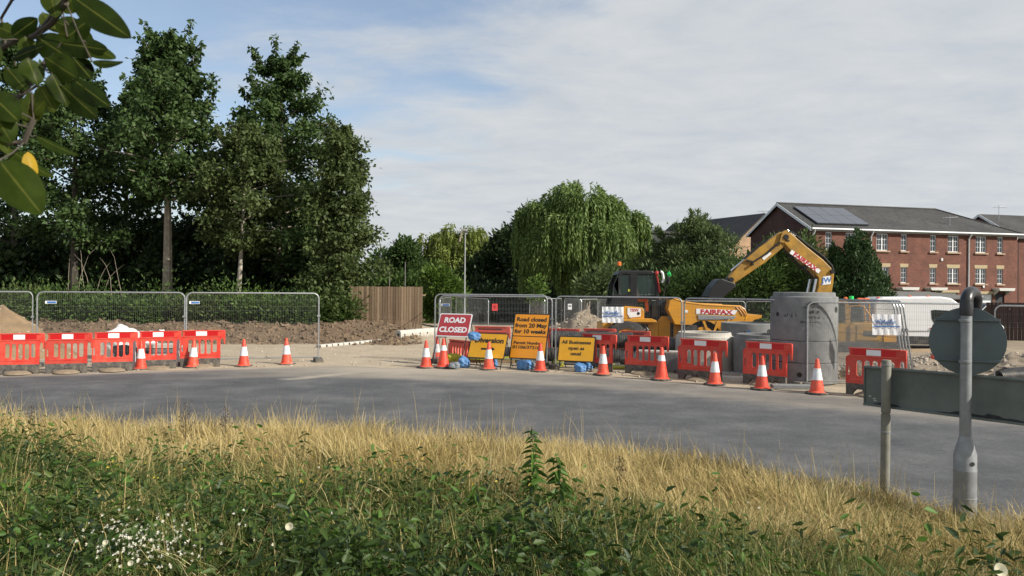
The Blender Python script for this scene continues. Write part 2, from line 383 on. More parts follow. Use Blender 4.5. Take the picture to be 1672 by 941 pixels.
M['leaf_dark'] = leaf_mat('dark tree leaves', [(0.0, (0.022, 0.044, 0.014)), (0.5, (0.060, 0.108, 0.031)), (1.0, (0.125, 0.19, 0.058))], 0.38)
M['leaf_olive'] = leaf_mat('olive tree leaves', [(0.0, (0.036, 0.056, 0.017)), (0.5, (0.085, 0.120, 0.037)), (1.0, (0.15, 0.195, 0.068))], 0.38)
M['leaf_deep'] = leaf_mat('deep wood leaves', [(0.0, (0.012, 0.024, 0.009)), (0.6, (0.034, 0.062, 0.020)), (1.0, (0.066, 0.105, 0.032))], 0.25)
M['leaf_mid'] = leaf_mat('mid green leaves', [(0.0, (0.026, 0.052, 0.013)), (0.5, (0.066, 0.118, 0.028)), (1.0, (0.125, 0.195, 0.045))], 0.3)
M['leaf_bright'] = leaf_mat('bright green leaves', [(0.0, (0.04, 0.08, 0.012)), (0.5, (0.085, 0.15, 0.025)), (1.0, (0.14, 0.21, 0.04))], 0.35)
M['leaf_willow'] = leaf_mat('willow leaves', [(0.0, (0.062, 0.105, 0.024)), (0.5, (0.130, 0.200, 0.050)), (1.0, (0.215, 0.285, 0.085))], 0.32, pos_scale=0.9)
M['leaf_farwillow'] = leaf_mat('yellow green willow leaves', [(0.0, (0.08, 0.11, 0.02)), (0.5, (0.165, 0.21, 0.04)), (1.0, (0.25, 0.29, 0.07))], 0.32)  # yellower green than the nearer willow
M['leaf_conifer'] = leaf_mat('conifer needles', [(0.0, (0.014, 0.034, 0.014)), (0.5, (0.042, 0.085, 0.028)), (1.0, (0.085, 0.145, 0.045))], 0.2)
M['leaf_feather'] = leaf_mat('feathery grey green leaves', [(0.0, (0.045, 0.07, 0.026)), (0.5, (0.10, 0.148, 0.054)), (1.0, (0.175, 0.225, 0.09))], 0.25)
M['grass_dry'] = leaf_mat('dry grass', [(0.0, (0.15, 0.12, 0.045)), (0.3, (0.37, 0.285, 0.115)), (0.7, (0.57, 0.45, 0.20)), (1.0, (0.74, 0.64, 0.38))], 0.3, 0.7, 0.2, pos_scale=0.7, pos_amt=0.3)
M['grass_green'] = leaf_mat('green grass', [(0.0, (0.035, 0.062, 0.012)), (0.5, (0.105, 0.14, 0.030)), (1.0, (0.25, 0.23, 0.075))], 0.3, 0.6, 0.3, pos_scale=0.8)
M['weed'] = leaf_mat('shade darkened weed leaves', [(0.0, (0.012, 0.027, 0.006)), (0.45, (0.036, 0.070, 0.014)), (0.8, (0.075, 0.122, 0.024)), (1.0, (0.14, 0.19, 0.045))], 0.3, 0.5, 0.35, pos_scale=0.9, pos_amt=0.4)  # greens darkened to stand in for tree shade over the near verge
M['nettle'] = leaf_mat('bright nettle leaves', [(0.0, (0.04, 0.095, 0.015)), (1.0, (0.11, 0.21, 0.035))], 0.35, 0.5)
M['petal'] = leaf_mat('white petals', [(0.0, (0.52, 0.48, 0.30)), (0.6, (0.70, 0.68, 0.55)), (1.0, (0.80, 0.80, 0.76))], 0.25)
M['yellow_petal'] = leaf_mat('yellow petals', [(0.0, (0.5, 0.36, 0.03)), (1.0, (0.7, 0.6, 0.1))], 0.25)
M['brown_stem'] = mat('brown stalk', (0.075, 0.05, 0.028), 0.85, 0.3)
M['green_stem'] = mat('green stalk', (0.05, 0.075, 0.02), 0.8, 0.3)
# ------------------------------------------------------------------ ground, road, verge
def grid_sheet(name, xs, ys, zf, m, attr=None, kind='structure'):
    X, Y = np.meshgrid(xs, ys); V = np.zeros((X.size, 3), np.float32)
    V[:, 0] = X.ravel(); V[:, 1] = Y.ravel(); V[:, 2] = [zf(a, b) for a, b in zip(V[:, 0], V[:, 1])]
    nx, ny = len(xs), len(ys)
    i = np.arange(nx*ny).reshape(ny, nx)
    Fq = np.stack([i[:-1, :-1], i[:-1, 1:], i[1:, 1:], i[1:, :-1]], -1).reshape(-1, 4)
    me = mesh_np(name, V, Fq)
    if attr:
        a = me.attributes.new(attr[0], 'FLOAT', 'POINT')
        a.data.foreach_set('value', np.array([attr[1](p, q) for p, q in zip(V[:, 0], V[:, 1])], np.float32))
    me.shade_smooth()
    o = link(name, me, m); o['kind'] = kind
    return o
def ground_mat(name, attr, lo_stops, hi_stops, scale1, scale2, edge_noise, rough=0.9, bump=0.35, bscale=25, speck=None, track=None):
    m, nt, b = nodes(name); L = nt.links.new
    tc = N(nt, 'ShaderNodeTexCoord'); at_ = N(nt, 'ShaderNodeAttribute', attribute_name=attr)
    n1 = N(nt, 'ShaderNodeTexNoise', Scale=scale1, Detail=10.0, Roughness=0.7); L(tc.outputs['Object'], n1.inputs['Vector'])
    mp = N(nt, 'ShaderNodeMapping'); mp.inputs['Scale'].default_value = (0.16, 1.0, 1.0); L(tc.outputs['Object'], mp.inputs[0])
    n2 = N(nt, 'ShaderNodeTexNoise', Scale=scale2, Detail=10.0, Roughness=0.7); L(mp.outputs[0], n2.inputs['Vector'])
    n3 = N(nt, 'ShaderNodeTexNoise', Scale=16.0, Detail=8.0, Roughness=0.85); L(tc.outputs['Object'], n3.inputs['Vector'])
    av = N(nt, 'ShaderNodeMix', data_type='FLOAT'); av.inputs[0].default_value = 0.45; L(n1.outputs['Fac'], av.inputs[2]); L(n3.outputs['Fac'], av.inputs[3])
    lo = ramp(nt, av.outputs[0], lo_stops); hi = ramp(nt, av.outputs[0], hi_stops)
    s1 = N(nt, 'ShaderNodeMath', operation='SUBTRACT'); L(n2.outputs['Fac'], s1.inputs[0]); s1.inputs[1].default_value = 0.5
    s2 = N(nt, 'ShaderNodeMath', operation='MULTIPLY_ADD'); L(s1.outputs[0], s2.inputs[0]); s2.inputs[1].default_value = edge_noise; L(at_.outputs['Fac'], s2.inputs[2])
    r = ramp(nt, s2.outputs[0], [(0.2, (0, 0, 0)), (0.8, (1, 1, 1))])
    mx = N(nt, 'ShaderNodeMix', data_type='RGBA'); L(r.outputs['Color'], mx.inputs[0]); L(lo.outputs['Color'], mx.inputs[6]); L(hi.outputs['Color'], mx.inputs[7])
    out = mx.outputs[2]
    if speck:
        v = N(nt, 'ShaderNodeTexVoronoi', Scale=speck[0]); L(tc.outputs['Object'], v.inputs['Vector'])
        r2 = ramp(nt, v.outputs['Distance'], [(speck[1], (1, 1, 1)), (speck[1]+0.08, (0, 0, 0))])
        n4 = N(nt, 'ShaderNodeTexNoise', Scale=speck[0]*0.25, Detail=2.0); L(tc.outputs['Object'], n4.inputs['Vector'])
        r3 = ramp(nt, n4.outputs['Fac'], [(0.5, (0, 0, 0)), (0.62, (1, 1, 1))])
        ml = N(nt, 'ShaderNodeMath', operation='MULTIPLY'); L(r2.outputs['Color'], ml.inputs[0]); L(r3.outputs['Color'], ml.inputs[1])
        m2 = N(nt, 'ShaderNodeMix', data_type='RGBA'); L(ml.outputs[0], m2.inputs[0]); L(out, m2.inputs[6]); m2.inputs[7].default_value = (*speck[2], 1); out = m2.outputs[2]
    L(out, b.inputs['Base Color']); b.inputs['Roughness'].default_value = rough; b.inputs['Specular IOR Level'].default_value = 0.25
    bp = N(nt, 'ShaderNodeBump', Strength=bump, Distance=0.03); n5 = N(nt, 'ShaderNodeTexNoise', Scale=bscale, Detail=8.0, Roughness=0.7)
    L(tc.outputs['Object'], n5.inputs['Vector']); L(n5.outputs['Fac'], bp.inputs['Height']); L(bp.outputs['Normal'], b.inputs['Normal'])
    return m
DUST = [(0.3, (0.29, 0.235, 0.17)), (0.7, (0.47, 0.40, 0.30))]
M['road'] = ground_mat('dusty asphalt', 'dust', [(0.33, (0.042, 0.045, 0.050)), (0.5, (0.092, 0.095, 0.099)), (0.66, (0.172, 0.172, 0.170))], [(0.3, (0.26, 0.23, 0.185)), (0.7, (0.42, 0.375, 0.31))],
                       0.75, 3.0, 0.45, 0.85, 0.3, 90, speck=(28, 0.16, (0.19, 0.19, 0.19)))
M['site'] = ground_mat('site subsoil', 'soil', DUST, [(0.3, (0.085, 0.060, 0.038)), (0.7, (0.20, 0.145, 0.095))], 1.6, 0.9, 0.8, 0.95, 0.9, 7,
                       speck=(3.2, 0.13, (0.42, 0.36, 0.28)))
M['verge'] = mat('verge soil', (0.075, 0.065, 0.030), 0.95, 0.4, 6, bump=0.8, bscale=20)
M['far_ground'] = mat('distant rough grass', (0.07, 0.08, 0.035), 0.95, 0.3, 0.2)

me = MB().add([(-700, -300, -0.06), (700, -300, -0.06), (700, 900, -0.06), (-700, 900, -0.06)], [(0, 1, 2, 3)]).mesh('ground')
link('ground', me, M['far_ground'])['kind'] = 'structure'
def dust(x, y):
    d = y-far(x)
    base = sm((d+0.9)/1.5)
    fan = sm((d+3.6)/3.4)*max(0.0, 1-abs(x+3.0)/6.0)**0.7          # mud carried out of the closed junction
    ver = 0.55*sm(1-(y-edge(x))/0.55)*(1.0 if x > 1 else 0.4)
    lane = 0.16*math.exp(-((d+1.9)/0.35)**2)-0.10*math.exp(-((d+4.2)/0.5)**2)
    broad = 0.30*sm((d+6.5)/6.0)*sm((x+9)/10)+0.12*sm((d+4.0)/3.5)
    q = abs((x+4.15)-(y-19.5)*0.75); sw = 0.85*sm(1-q/0.45)*sm((y-17.6)/0.8)*sm((21.2-y)/0.8); q2 = abs((x+1.2)+(y-19.0)*2.2)
    sw = max(sw, 0.5*sm(1-q2/0.9)*sm((y-17.2)/0.6))
    return min(1.0, max(base*0.95, fan*0.9, ver, broad, sw)+lane)
grid_sheet('road', np.arange(-42, 42.1, 0.35), np.concatenate([np.arange(-8, 5, 1.0), np.arange(5, 23, 0.22), np.arange(23, 26, 1)]), lambda x, y: 0.0, M['road'], ('dust', dust))
def soil(x, y):
    left = 1-sm((x+5.0+0.14*(y-30))/2.5)
    b = sm((y-27.6)/2.0)*left
    r = 0.45*sm((x-1.5)/2.0)*sm((y-far(x)-2.0)/2.0)
    g = 0.8*sm((y-46)/4)
    return min(1.0, max(b, r, g))
SX = np.arange(-46, 62, 0.34); rows = np.concatenate([np.arange(0, 12, 0.3), np.arange(12, 45, 0.4)])
Vs = []; At = []
for k, t in enumerate(rows):
    for x in SX:
        f0 = far(x)+0.25+0.10*math.sin(x*2.3)+0.06*math.sin(x*6.1)
        y = f0+t
        Vs.append((x, y, (0.004 if k == 0 else 0.012+0.02*sm(t/2))+site_z(x, y))); At.append(soil(x, y))
nx, ny = len(SX), len(rows); i = np.arange(nx*ny).reshape(ny, nx)
me = mesh_np('site_ground', Vs, np.stack([i[:-1, :-1], i[:-1, 1:], i[1:, 1:], i[1:, :-1]], -1).reshape(-1, 4))
a = me.attributes.new('soil', 'FLOAT', 'POINT'); a.data.foreach_set('value', np.array(At, np.float32)); me.shade_smooth()
link('site_ground', me, M['site'])['kind'] = 'structure'

VX = np.arange(-18, 12.01, 0.25); vr = np.arange(0, 13, 0.25); Vs = []
for t in vr:
    for x in VX:
        y = edge(x)-t; Vs.append((x, y, verge_z(x, y) if t > 0 else 0.0))
nx, ny = len(VX), len(vr); i = np.arange(nx*ny).reshape(ny, nx)
me = mesh_np('verge_ground', Vs, np.stack([i[:-1, :-1], i[1:, :-1], i[1:, 1:], i[:-1, 1:]], -1).reshape(-1, 4)); me.shade_smooth()
link('verge_ground', me, M['verge'])['kind'] = 'structure'

# ------------------------------------------------------------------ vegetation generators (numpy)
EX = np.array([p[0] for p in EDGE]); EY = np.array([p[1] for p in EDGE])
def vz_np(x, y):
    d = np.interp(x, EX, EY)-y
    s = lambda t: np.clip(t, 0, 1)**2*(3-2*np.clip(t, 0, 1))
    return 0.02+0.5*s(d/8.5)+0.03*np.sin(1.7*x+0.5*y)*s(d)+0.02*np.sin(3.1*y-x)*s(d)
def blades(pos, h, w, lean, rng, wind=0.0):
    n = len(pos); a = rng.uniform(0, 2*PI, n)
    if wind:
        lay = 2.5*np.sin(pos[:, 0]*1.3+1.1*np.sin(pos[:, 1]*1.7))+1.5*np.sin(pos[:, 1]*2.1-pos[:, 0]*0.6); a = np.where(rng.random(n) < wind, lay+rng.normal(0, 0.6, n), a)
        lean = lean*(0.65+0.9*np.clip(np.sin(pos[:, 0]*2.2+pos[:, 1])*np.cos(pos[:, 1]*2.9-pos[:, 0]*1.4)+0.25, 0, 1))
    b = a+rng.normal(0, 0.5, n)+PI/2
    side = np.stack([np.cos(b), np.sin(b), np.zeros(n)], 1); out = np.stack([np.cos(a), np.sin(a), np.zeros(n)], 1)
    V = np.zeros((n, 8, 3), np.float32)
    for k, t in enumerate((0, 0.4, 0.75, 1.0)):
        c = pos+out*(lean*h*t**2.0)[:, None]; c[:, 2] += h*(t-0.35*lean*t**2)
        wk = w*(1, 0.85, 0.55, 0.08)[k]
        V[:, 2*k] = c-side*wk[:, None]*0.5; V[:, 2*k+1] = c+side*wk[:, None]*0.5
    base = (np.arange(n)*8)[:, None]
    Fq = np.concatenate([base+np.array(q) for q in ([0, 1, 3, 2], [2, 3, 5, 4], [4, 5, 7, 6])], 1).reshape(-1, 4)
    return V.reshape(-1, 3), Fq
def unit(v): return v/np.maximum(np.linalg.norm(v, axis=1, keepdims=True), 1e-6)
def leaves(c, axis, L, W, rng, up=0.8, cup=0.18):
    """diamond leaves, slightly folded; axis = direction of the leaf, L, W arrays"""
    n = len(c); axis = unit(axis)
    r = unit(rng.normal(0, 1, (n, 3))+np.array([0, 0, up]))
    s = unit(np.cross(axis, r)); nn = np.cross(s, axis)
    V = np.zeros((n, 4, 3), np.float32); L = L[:, None]; W = W[:, None]
    V[:, 0] = c; V[:, 1] = c+axis*L*0.45+s*W*0.5+nn*W*cup; V[:, 2] = c+axis*L; V[:, 3] = c+axis*L*0.45-s*W*0.5+nn*W*cup
    Fq = (np.arange(n)*4)[:, None]+np.array([0, 1, 2, 3])
    return V.reshape(-1, 3), Fq
def leaves6(c, axis, L, W, rng, up=0.8, cup=0.25, droop=0.15):
    n = len(c); axis = unit(axis); r = unit(rng.normal(0, 0.6, (n, 3))+np.array([0, 0, up])); s = unit(np.cross(axis, r)); nn = np.cross(s, axis)
    V = np.zeros((n, 6, 3), np.float32); L = L[:, None]; W = W[:, None]; dz = np.array([0, 0, -1.0])
    V[:, 0] = c; V[:, 3] = c+axis*L+dz*L*droop
    for k, (f, w) in enumerate(((0.30, 1.0), (0.66, 0.72))):
        e = c+axis*L*f+dz*L*droop*f*f
        V[:, 1+k] = e+s*W*0.5*w+nn*W*cup*w; V[:, 5-k] = e-s*W*0.5*w+nn*W*cup*w
    b = (np.arange(n)*6)[:, None]
    return V.reshape(-1, 3), np.concatenate([b+np.array([0, 1, 2, 3]), b+np.array([0, 3, 4, 5])], 1).reshape(-1, 4)
def join(parts):
    Vs, Fs, n = [], [], 0
    for V, Fq in parts: Vs.append(V); Fs.append(Fq+n); n += len(V)
    return np.concatenate(Vs), np.concatenate(Fs)
def lf(n, rng, lo, hi): return rng.uniform(lo, hi, n)

def limb_tree(name, label, base, H, R, prof, lm, bm_, seed, nb=34, per=130, leaf=(0.16, 0.30), crown0=0.25, trunk_r=0.16, clump=0.55, lean=(0, 0), cat='tree', group=None, updroop=0.25, sub=5, wid=0.62):
    """Tree with tapered trunk, limbs and clumped leaves. prof(t)= crown radius factor for t in 0..1 over the crown height."""
    rng = np.random.default_rng(seed); base = Vector(base)
    t = thing(name, label, cat, base, 0, group)
    tb = MB(); pts = []
    for k in range(9):
        f = k/8; pts.append((lean[0]*f*H+0.12*math.sin(seed+3*f)*f, lean[1]*f*H+0.12*math.cos(seed*2+4*f)*f, H*0.96*f-0.1))
    tb.tube(pts, [trunk_r*(1.15-0.98*(k/8)**0.8) for k in range(9)], 8)
    C = []
    for b in range(nb):
        f = (b+rng.uniform(0.1, 0.9))/nb; z = H*(crown0+(0.98-crown0)*f); az = b*2.4+rng.uniform(-0.5, 0.5)
        ln = R*prof(f)*rng.uniform(0.65, 1.12); rise = ln*rng.uniform(0.05, 0.55)*(1 if f > 0.25 else 0.4)
        ti = min(7.99, (z-0.1)/(0.96*H)*8); k = int(ti); p0 = Vector(pts[k]).lerp(Vector(pts[k+1]), ti-k)
        d = Vector((math.cos(az), math.sin(az), 0))
        q = [p0, p0+d*ln*0.5+Vector((0, 0, rise*0.7)), p0+d*ln+Vector((0, 0, rise))]
        if ln > 0.25: tb.tube(q, [trunk_r*0.34*(1-f*0.7), trunk_r*0.2*(1-f*0.7), 0.012], 5, cap=False)
        for s_ in range(sub):
            g = rng.uniform(0.3, 1.08); c = q[0].lerp(q[1], g*2) if g < 0.5 else q[1].lerp(q[2], g*2-1)
            C.append((c+Vector((rng.normal(0, 0.13), rng.normal(0, 0.13), rng.normal(0, 0.10)))*ln, max(0.35, min(1.0, ln/R*1.4))))
    for k in range(5):
        C.append((Vector(pts[8])+Vector((rng.normal(0, .15), rng.normal(0, .15), -0.25*k)), 0.40))
    sprays = []
    for k in range(26):                                   # thin leafy shoots that stand out of the crown
        f = rng.uniform(0.35, 1.0); z = H*(crown0+(0.97-crown0)*f); az = rng.uniform(0, 2*PI); rr = R*prof(f)*rng.uniform(0.75, 1.0)
        p0 = Vector((lean[0]*z+math.cos(az)*rr*0.8, lean[1]*z+math.sin(az)*rr*0.8, z)); e = p0+Vector((math.cos(az)*0.55, math.sin(az)*0.55, rng.uniform(0.5, 1.3)))*R*0.30
        tb.tube([p0, p0.lerp(e, 0.5)+Vector((0, 0, -0.08)), e], [0.02, 0.014, 0.005], 4, cap=False)
        for q in range(5): sprays.append((p0.lerp(e, 0.2+0.2*q), 0.30-0.03*q))
    cen = np.array([c[0] for c in C+sprays]); rad = np.array([c[1] for c in C+sprays])*clump
    idx = np.concatenate([np.repeat(np.arange(len(C)), per), np.repeat(np.arange(len(C), len(C)+len(sprays)), per//7)]); n = len(idx)
    off = rng.normal(0, 0.5, (n, 3))*rad[idx][:, None]; off[:, 2] *= 0.75
    p = cen[idx]+off; ax = off+rng.normal(0, 0.35, (n, 3)); ax[:, 2] -= updroop
    V, Fq = leaves(p, ax, lf(n, rng, *leaf), lf(n, rng, *leaf)*wid, rng)
    tb.build('trunk', bm_, t, smooth=True)
    link('crown', mesh_np('crown', V, Fq), lm, t)
    return t
def willow(name, label, base, H, R, lm, seed, lobes, nstr=900, seglen=0.11, zmin=1.2, leaf=(0.16, 0.30)):
    rng = np.random.default_rng(seed); t = thing(name, label, 'tree', base)
    tb = MB(); tb.tube([(0, 0, -0.2), (0.1, 0, H*0.3), (0, 0.1, H*0.55)], [0.42, 0.34, 0.25], 9)
    Ps, Ax = [], []
    for (cx, cy, cz, r, wgt) in lobes:
        tb.tube([(0, 0.1, H*0.45), (cx*0.5, cy*0.5, H*0.45+(cz+r*0.4-H*0.45)*0.7), (cx, cy, cz+r*0.55)], [0.22, 0.13, 0.05], 6)
        nl = int(nstr*wgt/14)
        for l_ in range(nl):
            az0 = rng.uniform(0, 2*PI); el0 = math.asin(rng.uniform(0.0, 1.0)); rr = r*(rng.uniform(0.86, 1.06) if l_ % 4 else rng.uniform(0.45, 0.75)); ln0 = rng.uniform(0.45, 1.0)
            for s_ in range(14):
                az = az0+rng.normal(0, 0.17/math.cos(min(1.2, el0))**0.7); el = min(1.5, max(0.0, el0+rng.normal(0, 0.10)))
                d = np.array([math.cos(az)*math.cos(el), math.sin(az)*math.cos(el), math.sin(el)])
                p = np.array([cx, cy, cz])+d*rr*np.array([1, 1, 0.8])
                ln = ln0*rng.uniform(0.65, 1.05)*min(max(0.5, p[2]-zmin), 2.4+1.7*(1-math.sin(el))*r*0.55+0.8); k = max(5, int(ln/seglen))
                v = np.array([d[0], d[1], 0.35])*rng.uniform(0.4, 0.9); pos = p.copy()
                for j in range(k):
                    v = v*0.78+np.array([0, 0, -1.0])*0.22+rng.normal(0, 0.02, 3); pos = pos+v/np.linalg.norm(v)*seglen
                    Ps.append(pos+rng.normal(0, 0.03, 3)); Ax.append(v+rng.normal(0, 0.16, 3))
    Ps = np.array(Ps); Ax = np.array(Ax); n = len(Ps)
    V, Fq = leaves(Ps, Ax, lf(n, rng, *leaf), lf(n, rng, leaf[0], leaf[1])*0.34, rng)
    tb.build('trunk', M['bark'], t, smooth=True)
    link('crown', mesh_np('crown', V, Fq), lm, t)
    return t
def shrub(name, label, base, lobes, lm, seed, n=6000, leaf=(0.12, 0.24), cat='shrub', group=None, up=0.35, wid=0.5, stems=7, stem_mat=None, shell=0.45):
    """bush: lobes = (dx,dy,z,rx,ry,rz) ellipsoids filled with leaf clumps"""
    rng = np.random.default_rng(seed); t = thing(name, label, cat, base, 0, group)
    sb = MB(); P_, A_ = [], []
    tot = sum(l[3]*l[5] for l in lobes)
    for (dx, dy, z, rx, ry, rz) in lobes:
        m = int(n*rx*rz/tot); nc = max(6, m//55)
        d = unit(rng.normal(0, 1, (nc, 3))); rad = rng.uniform(shell, 1.0, nc)**0.6
        cc = np.array([dx, dy, z])+d*rad[:, None]*np.array([rx, ry, rz])
        idx = rng.integers(0, nc, m); sp = 0.16*(rx+rz)/2+0.08
        off = rng.normal(0, 1, (m, 3))*sp; P_.append(cc[idx]+off)
        a = d[idx]*0.7+off/sp*0.5+rng.normal(0, 0.4, (m, 3)); a[:, 2] += up; A_.append(a)
        for k in range(max(1, int(stems*rx*rz/tot))):
            e = d[k % nc]*np.array([rx, ry, rz])*0.75+np.array([dx, dy, z])
            sb.tube([(dx*0.6+rng.normal(0, .15), dy*0.6, -0.1), ((dx+e[0])/2+rng.normal(0, .1), (dy+e[1])/2, max(0.2, e[2]*0.55)), tuple(e)], [0.045, 0.03, 0.008], 5, cap=False)
    P_ = np.concatenate(P_); A_ = np.concatenate(A_); P_[:, 2] = np.maximum(P_[:, 2], 0.03); m = len(P_)
    V, Fq = leaves(P_, A_, lf(m, rng, *leaf), lf(m, rng, *leaf)*wid, rng)
    sb.build('stems', stem_mat or M['bark_dark'], t, smooth=True)
    link('foliage', mesh_np('foliage', V, Fq), lm, t)
    return t
def leaf_mass(name, boxes, lm, seed, n, leaf=(0.25, 0.5), zf=None, kind='stuff', wid=0.6):
    """a far wood that reads as one mass: clumped leaves under an uneven top line. boxes = (x0,x1,y0,y1,topfun)"""
    rng = np.random.default_rng(seed); P_, A_ = [], []
    for (x0, x1, y0, y1, top, share) in boxes:
        m = int(n*share); nc = max(10, m//70)
        cx = rng.uniform(x0, x1, nc); cy = rng.uniform(y0, y1, nc); ct = np.array([top(a) for a in cx]); cz = ct*rng.uniform(0.0, 1.0, nc)**0.75
        idx = rng.integers(0, nc, m); off = rng.normal(0, 0.42, (m, 3))
        p = np.stack([cx, cy, cz], 1)[idx]+off; P_.append(p); A_.append(off+rng.normal(0, 0.4, (m, 3)))
    P_ = np.concatenate(P_); A_ = np.concatenate(A_)
    P_[:, 2] = np.maximum(P_[:, 2], 0.0)+(np.array([zf(a, b) for a, b in P_[:, :2]]) if zf else 0)
    m = len(P_); V, Fq = leaves(P_, A_, lf(m, rng, *leaf), lf(m, rng, *leaf)*wid, rng)
    return tag(link(name, mesh_np(name, V, Fq), lm), kind=kind)
# ------------------------------------------------------------------ trees and shrubs
def tz(x, y): return site_z(x, y)-0.02
def tree_at(px, D): 
    p = at(px, D); p.z = tz(p.x, p.y); return p
alder = lambda f: (0.88+0.34*math.sin(PI*min(1, f*1.4)))*(1-f)**0.62+0.06 if f > 0.3 else 0.85+0.4*f
spire = lambda f: 1.05*(1-f)**0.5+0.12
oval = lambda f: math.sin(PI*(0.12+0.86*f))**0.7
limb_tree('broadleaf_tree', 'tallest dark broadleaf tree with straight grey trunk behind the middle left fence panel', tree_at(272, 37), 14.1, 3.25, alder, M['leaf_dark'], M['bark'], 3, nb=58, per=85, crown0=0.42, trunk_r=0.25, lean=(0.008, 0), sub=5)
limb_tree('broadleaf_tree', 'second tallest dark tree, pointed crown, just right of the tallest tree', tree_at(455, 39), 13.6, 3.1, spire, M['leaf_dark'], M['bark'], 5, nb=56, per=85, crown0=0.16, trunk_r=0.19, lean=(-0.006, 0), sub=5)
limb_tree('broadleaf_tree', 'olive leaved tree with thin pale leaning trunk behind the fence', tree_at(386, 36), 9.4, 2.3, oval, M['leaf_olive'], M['bark_pale'], 8, nb=34, per=80, crown0=0.36, trunk_r=0.13, lean=(0.05, 0), sub=5, leaf=(0.14, 0.26))
limb_tree('broadleaf_tree', 'shorter olive green tree at right end of the dark wood beside the plank fence', tree_at(553, 35.5), 9.3, 1.75, lambda f: 0.9*(1-f)**0.5+0.18, M['leaf_olive'], M['bark_dark'], 12, nb=40, per=85, crown0=0.08, trunk_r=0.14, sub=5, leaf=(0.14, 0.26))
limb_tree('broadleaf_tree', 'dark tree with open crown behind the large near leaves, brown trunk', tree_at(120, 37), 13.5, 2.6, alder, M['leaf_dark'], M['bark_dark'], 14, nb=38, per=75, crown0=0.26, trunk_r=0.2, sub=5)
limb_tree('broadleaf_tree', 'dark tree standing left of the tallest tree with a lower rounded crown', tree_at(205, 41), 12.2, 2.6, alder, M['leaf_dark'], M['bark_dark'], 17, nb=30, per=85, crown0=0.2, trunk_r=0.18, sub=5)
limb_tree('broadleaf_tree', 'dark tree at the left picture edge behind the sand heap', tree_at(22, 39), 14.6, 3.0, alder, M['leaf_dark'], M['bark_dark'], 19, nb=34, per=80, crown0=0.15, trunk_r=0.2, sub=5)
limb_tree('broadleaf_tree', 'dark tree in the gap between the two tallest trees, low crown', tree_at(352, 43), 6.5, 2.6, oval, M['leaf_deep'], M['bark_dark'], 23, nb=26, per=80, crown0=0.1, trunk_r=0.17, sub=5)
limb_tree('broadleaf_tree', 'dark low tree filling the gap left of the rightmost olive tree', tree_at(508, 42), 7.5, 2.2, oval, M['leaf_deep'], M['bark_dark'], 29, nb=30, per=100, crown0=0.06, trunk_r=0.15, sub=5)
# the understory of the wood, one dark mass
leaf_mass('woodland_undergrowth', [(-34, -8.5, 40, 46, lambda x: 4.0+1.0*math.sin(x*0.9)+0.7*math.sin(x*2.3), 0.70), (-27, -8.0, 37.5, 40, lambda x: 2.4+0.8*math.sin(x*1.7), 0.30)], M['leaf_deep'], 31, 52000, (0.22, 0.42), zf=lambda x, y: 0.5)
tag(bpy.data.objects['woodland_undergrowth'], 'dark undergrowth filling the wood between the tree trunks', 'undergrowth')
# lit brush along the bank
UG = [(100, 33.6, 1.7, 1.1, M['leaf_mid'], 'brush with bare pale stems on the bank behind the left fence panel'), (185, 33.4, 1.5, 0.9, M['leaf_mid'], 'dark green bracken clump just right of the bare stems'),
      (232, 33.2, 1.3, 0.8, M['leaf_mid'], 'low green fern clump left of the tallest trunk'), (325, 33.4, 1.5, 0.85, M['leaf_olive'], 'olive bramble between the tall trunk and the thin pale trunk'),
      (420, 33.2, 1.5, 1.25, M['leaf_bright'], 'bright yellow green sapling bush by the thin pale trunk'), (478, 33.2, 1.5, 1.0, M['leaf_mid'], 'round green bush behind the right end of the fence'),
      (545, 34.2, 1.5, 1.2, M['leaf_mid'], 'green bush leaning against the left end of the plank fence'), (25, 33.5, 1.8, 1.2, M['leaf_olive'], 'bramble bush behind the sand heap')]
for k, (px, D, w, h, m_, lab) in enumerate(UG):
    b = tree_at(px, D)
    shrub('shrub', lab, b, [(0, 0, h*0.5, w*0.8, 0.7, h*0.55), (w*0.5, 0.2, h*0.4, w*0.5, 0.5, h*0.45), (-w*0.5, 0.1, h*0.45, w*0.5, 0.5, h*0.5)], m_, 40+k, n=3000, leaf=(0.12, 0.26), group='bushes along the earth bank', wid=0.4)
leaf_mass('bank_brush', [(-24, -8.2, 32.6, 36.5, lambda x: 0.95+0.35*math.sin(x*1.9)+0.25*math.sin(x*4.3), 1.0)], M['leaf_mid'], 33, 17000, (0.10, 0.24), zf=lambda x, y: site_z(x, y)-0.15, wid=0.35)
tag(bpy.data.objects['bank_brush'], 'ferny green brush along the top of the earth bank', 'undergrowth')
# bare stems in the brush
b = tree_at(150, 35.8); t = thing('bare_sapling', 'cluster of bare pale sapling stems behind the left fence', 'sapling', b)
mb = MB()
for k in range(8):
    x = -1.2+k*0.35; q = 0.5*math.sin(k*1.7); mb.tube([(x, 0.05*k, -0.1), (x+0.15*math.sin(k), 0.1, 1.0), (x+0.4*q, 0.15, 1.9), (x+1.1*q, 0.2, 2.6+0.4*math.sin(k)), (x+2.0*q, 0.25, 3.0+0.5*math.sin(k))], [0.018, 0.014, 0.011, 0.008, 0.003], 5)
mb.build('stem', M['bark'], t, smooth=True)

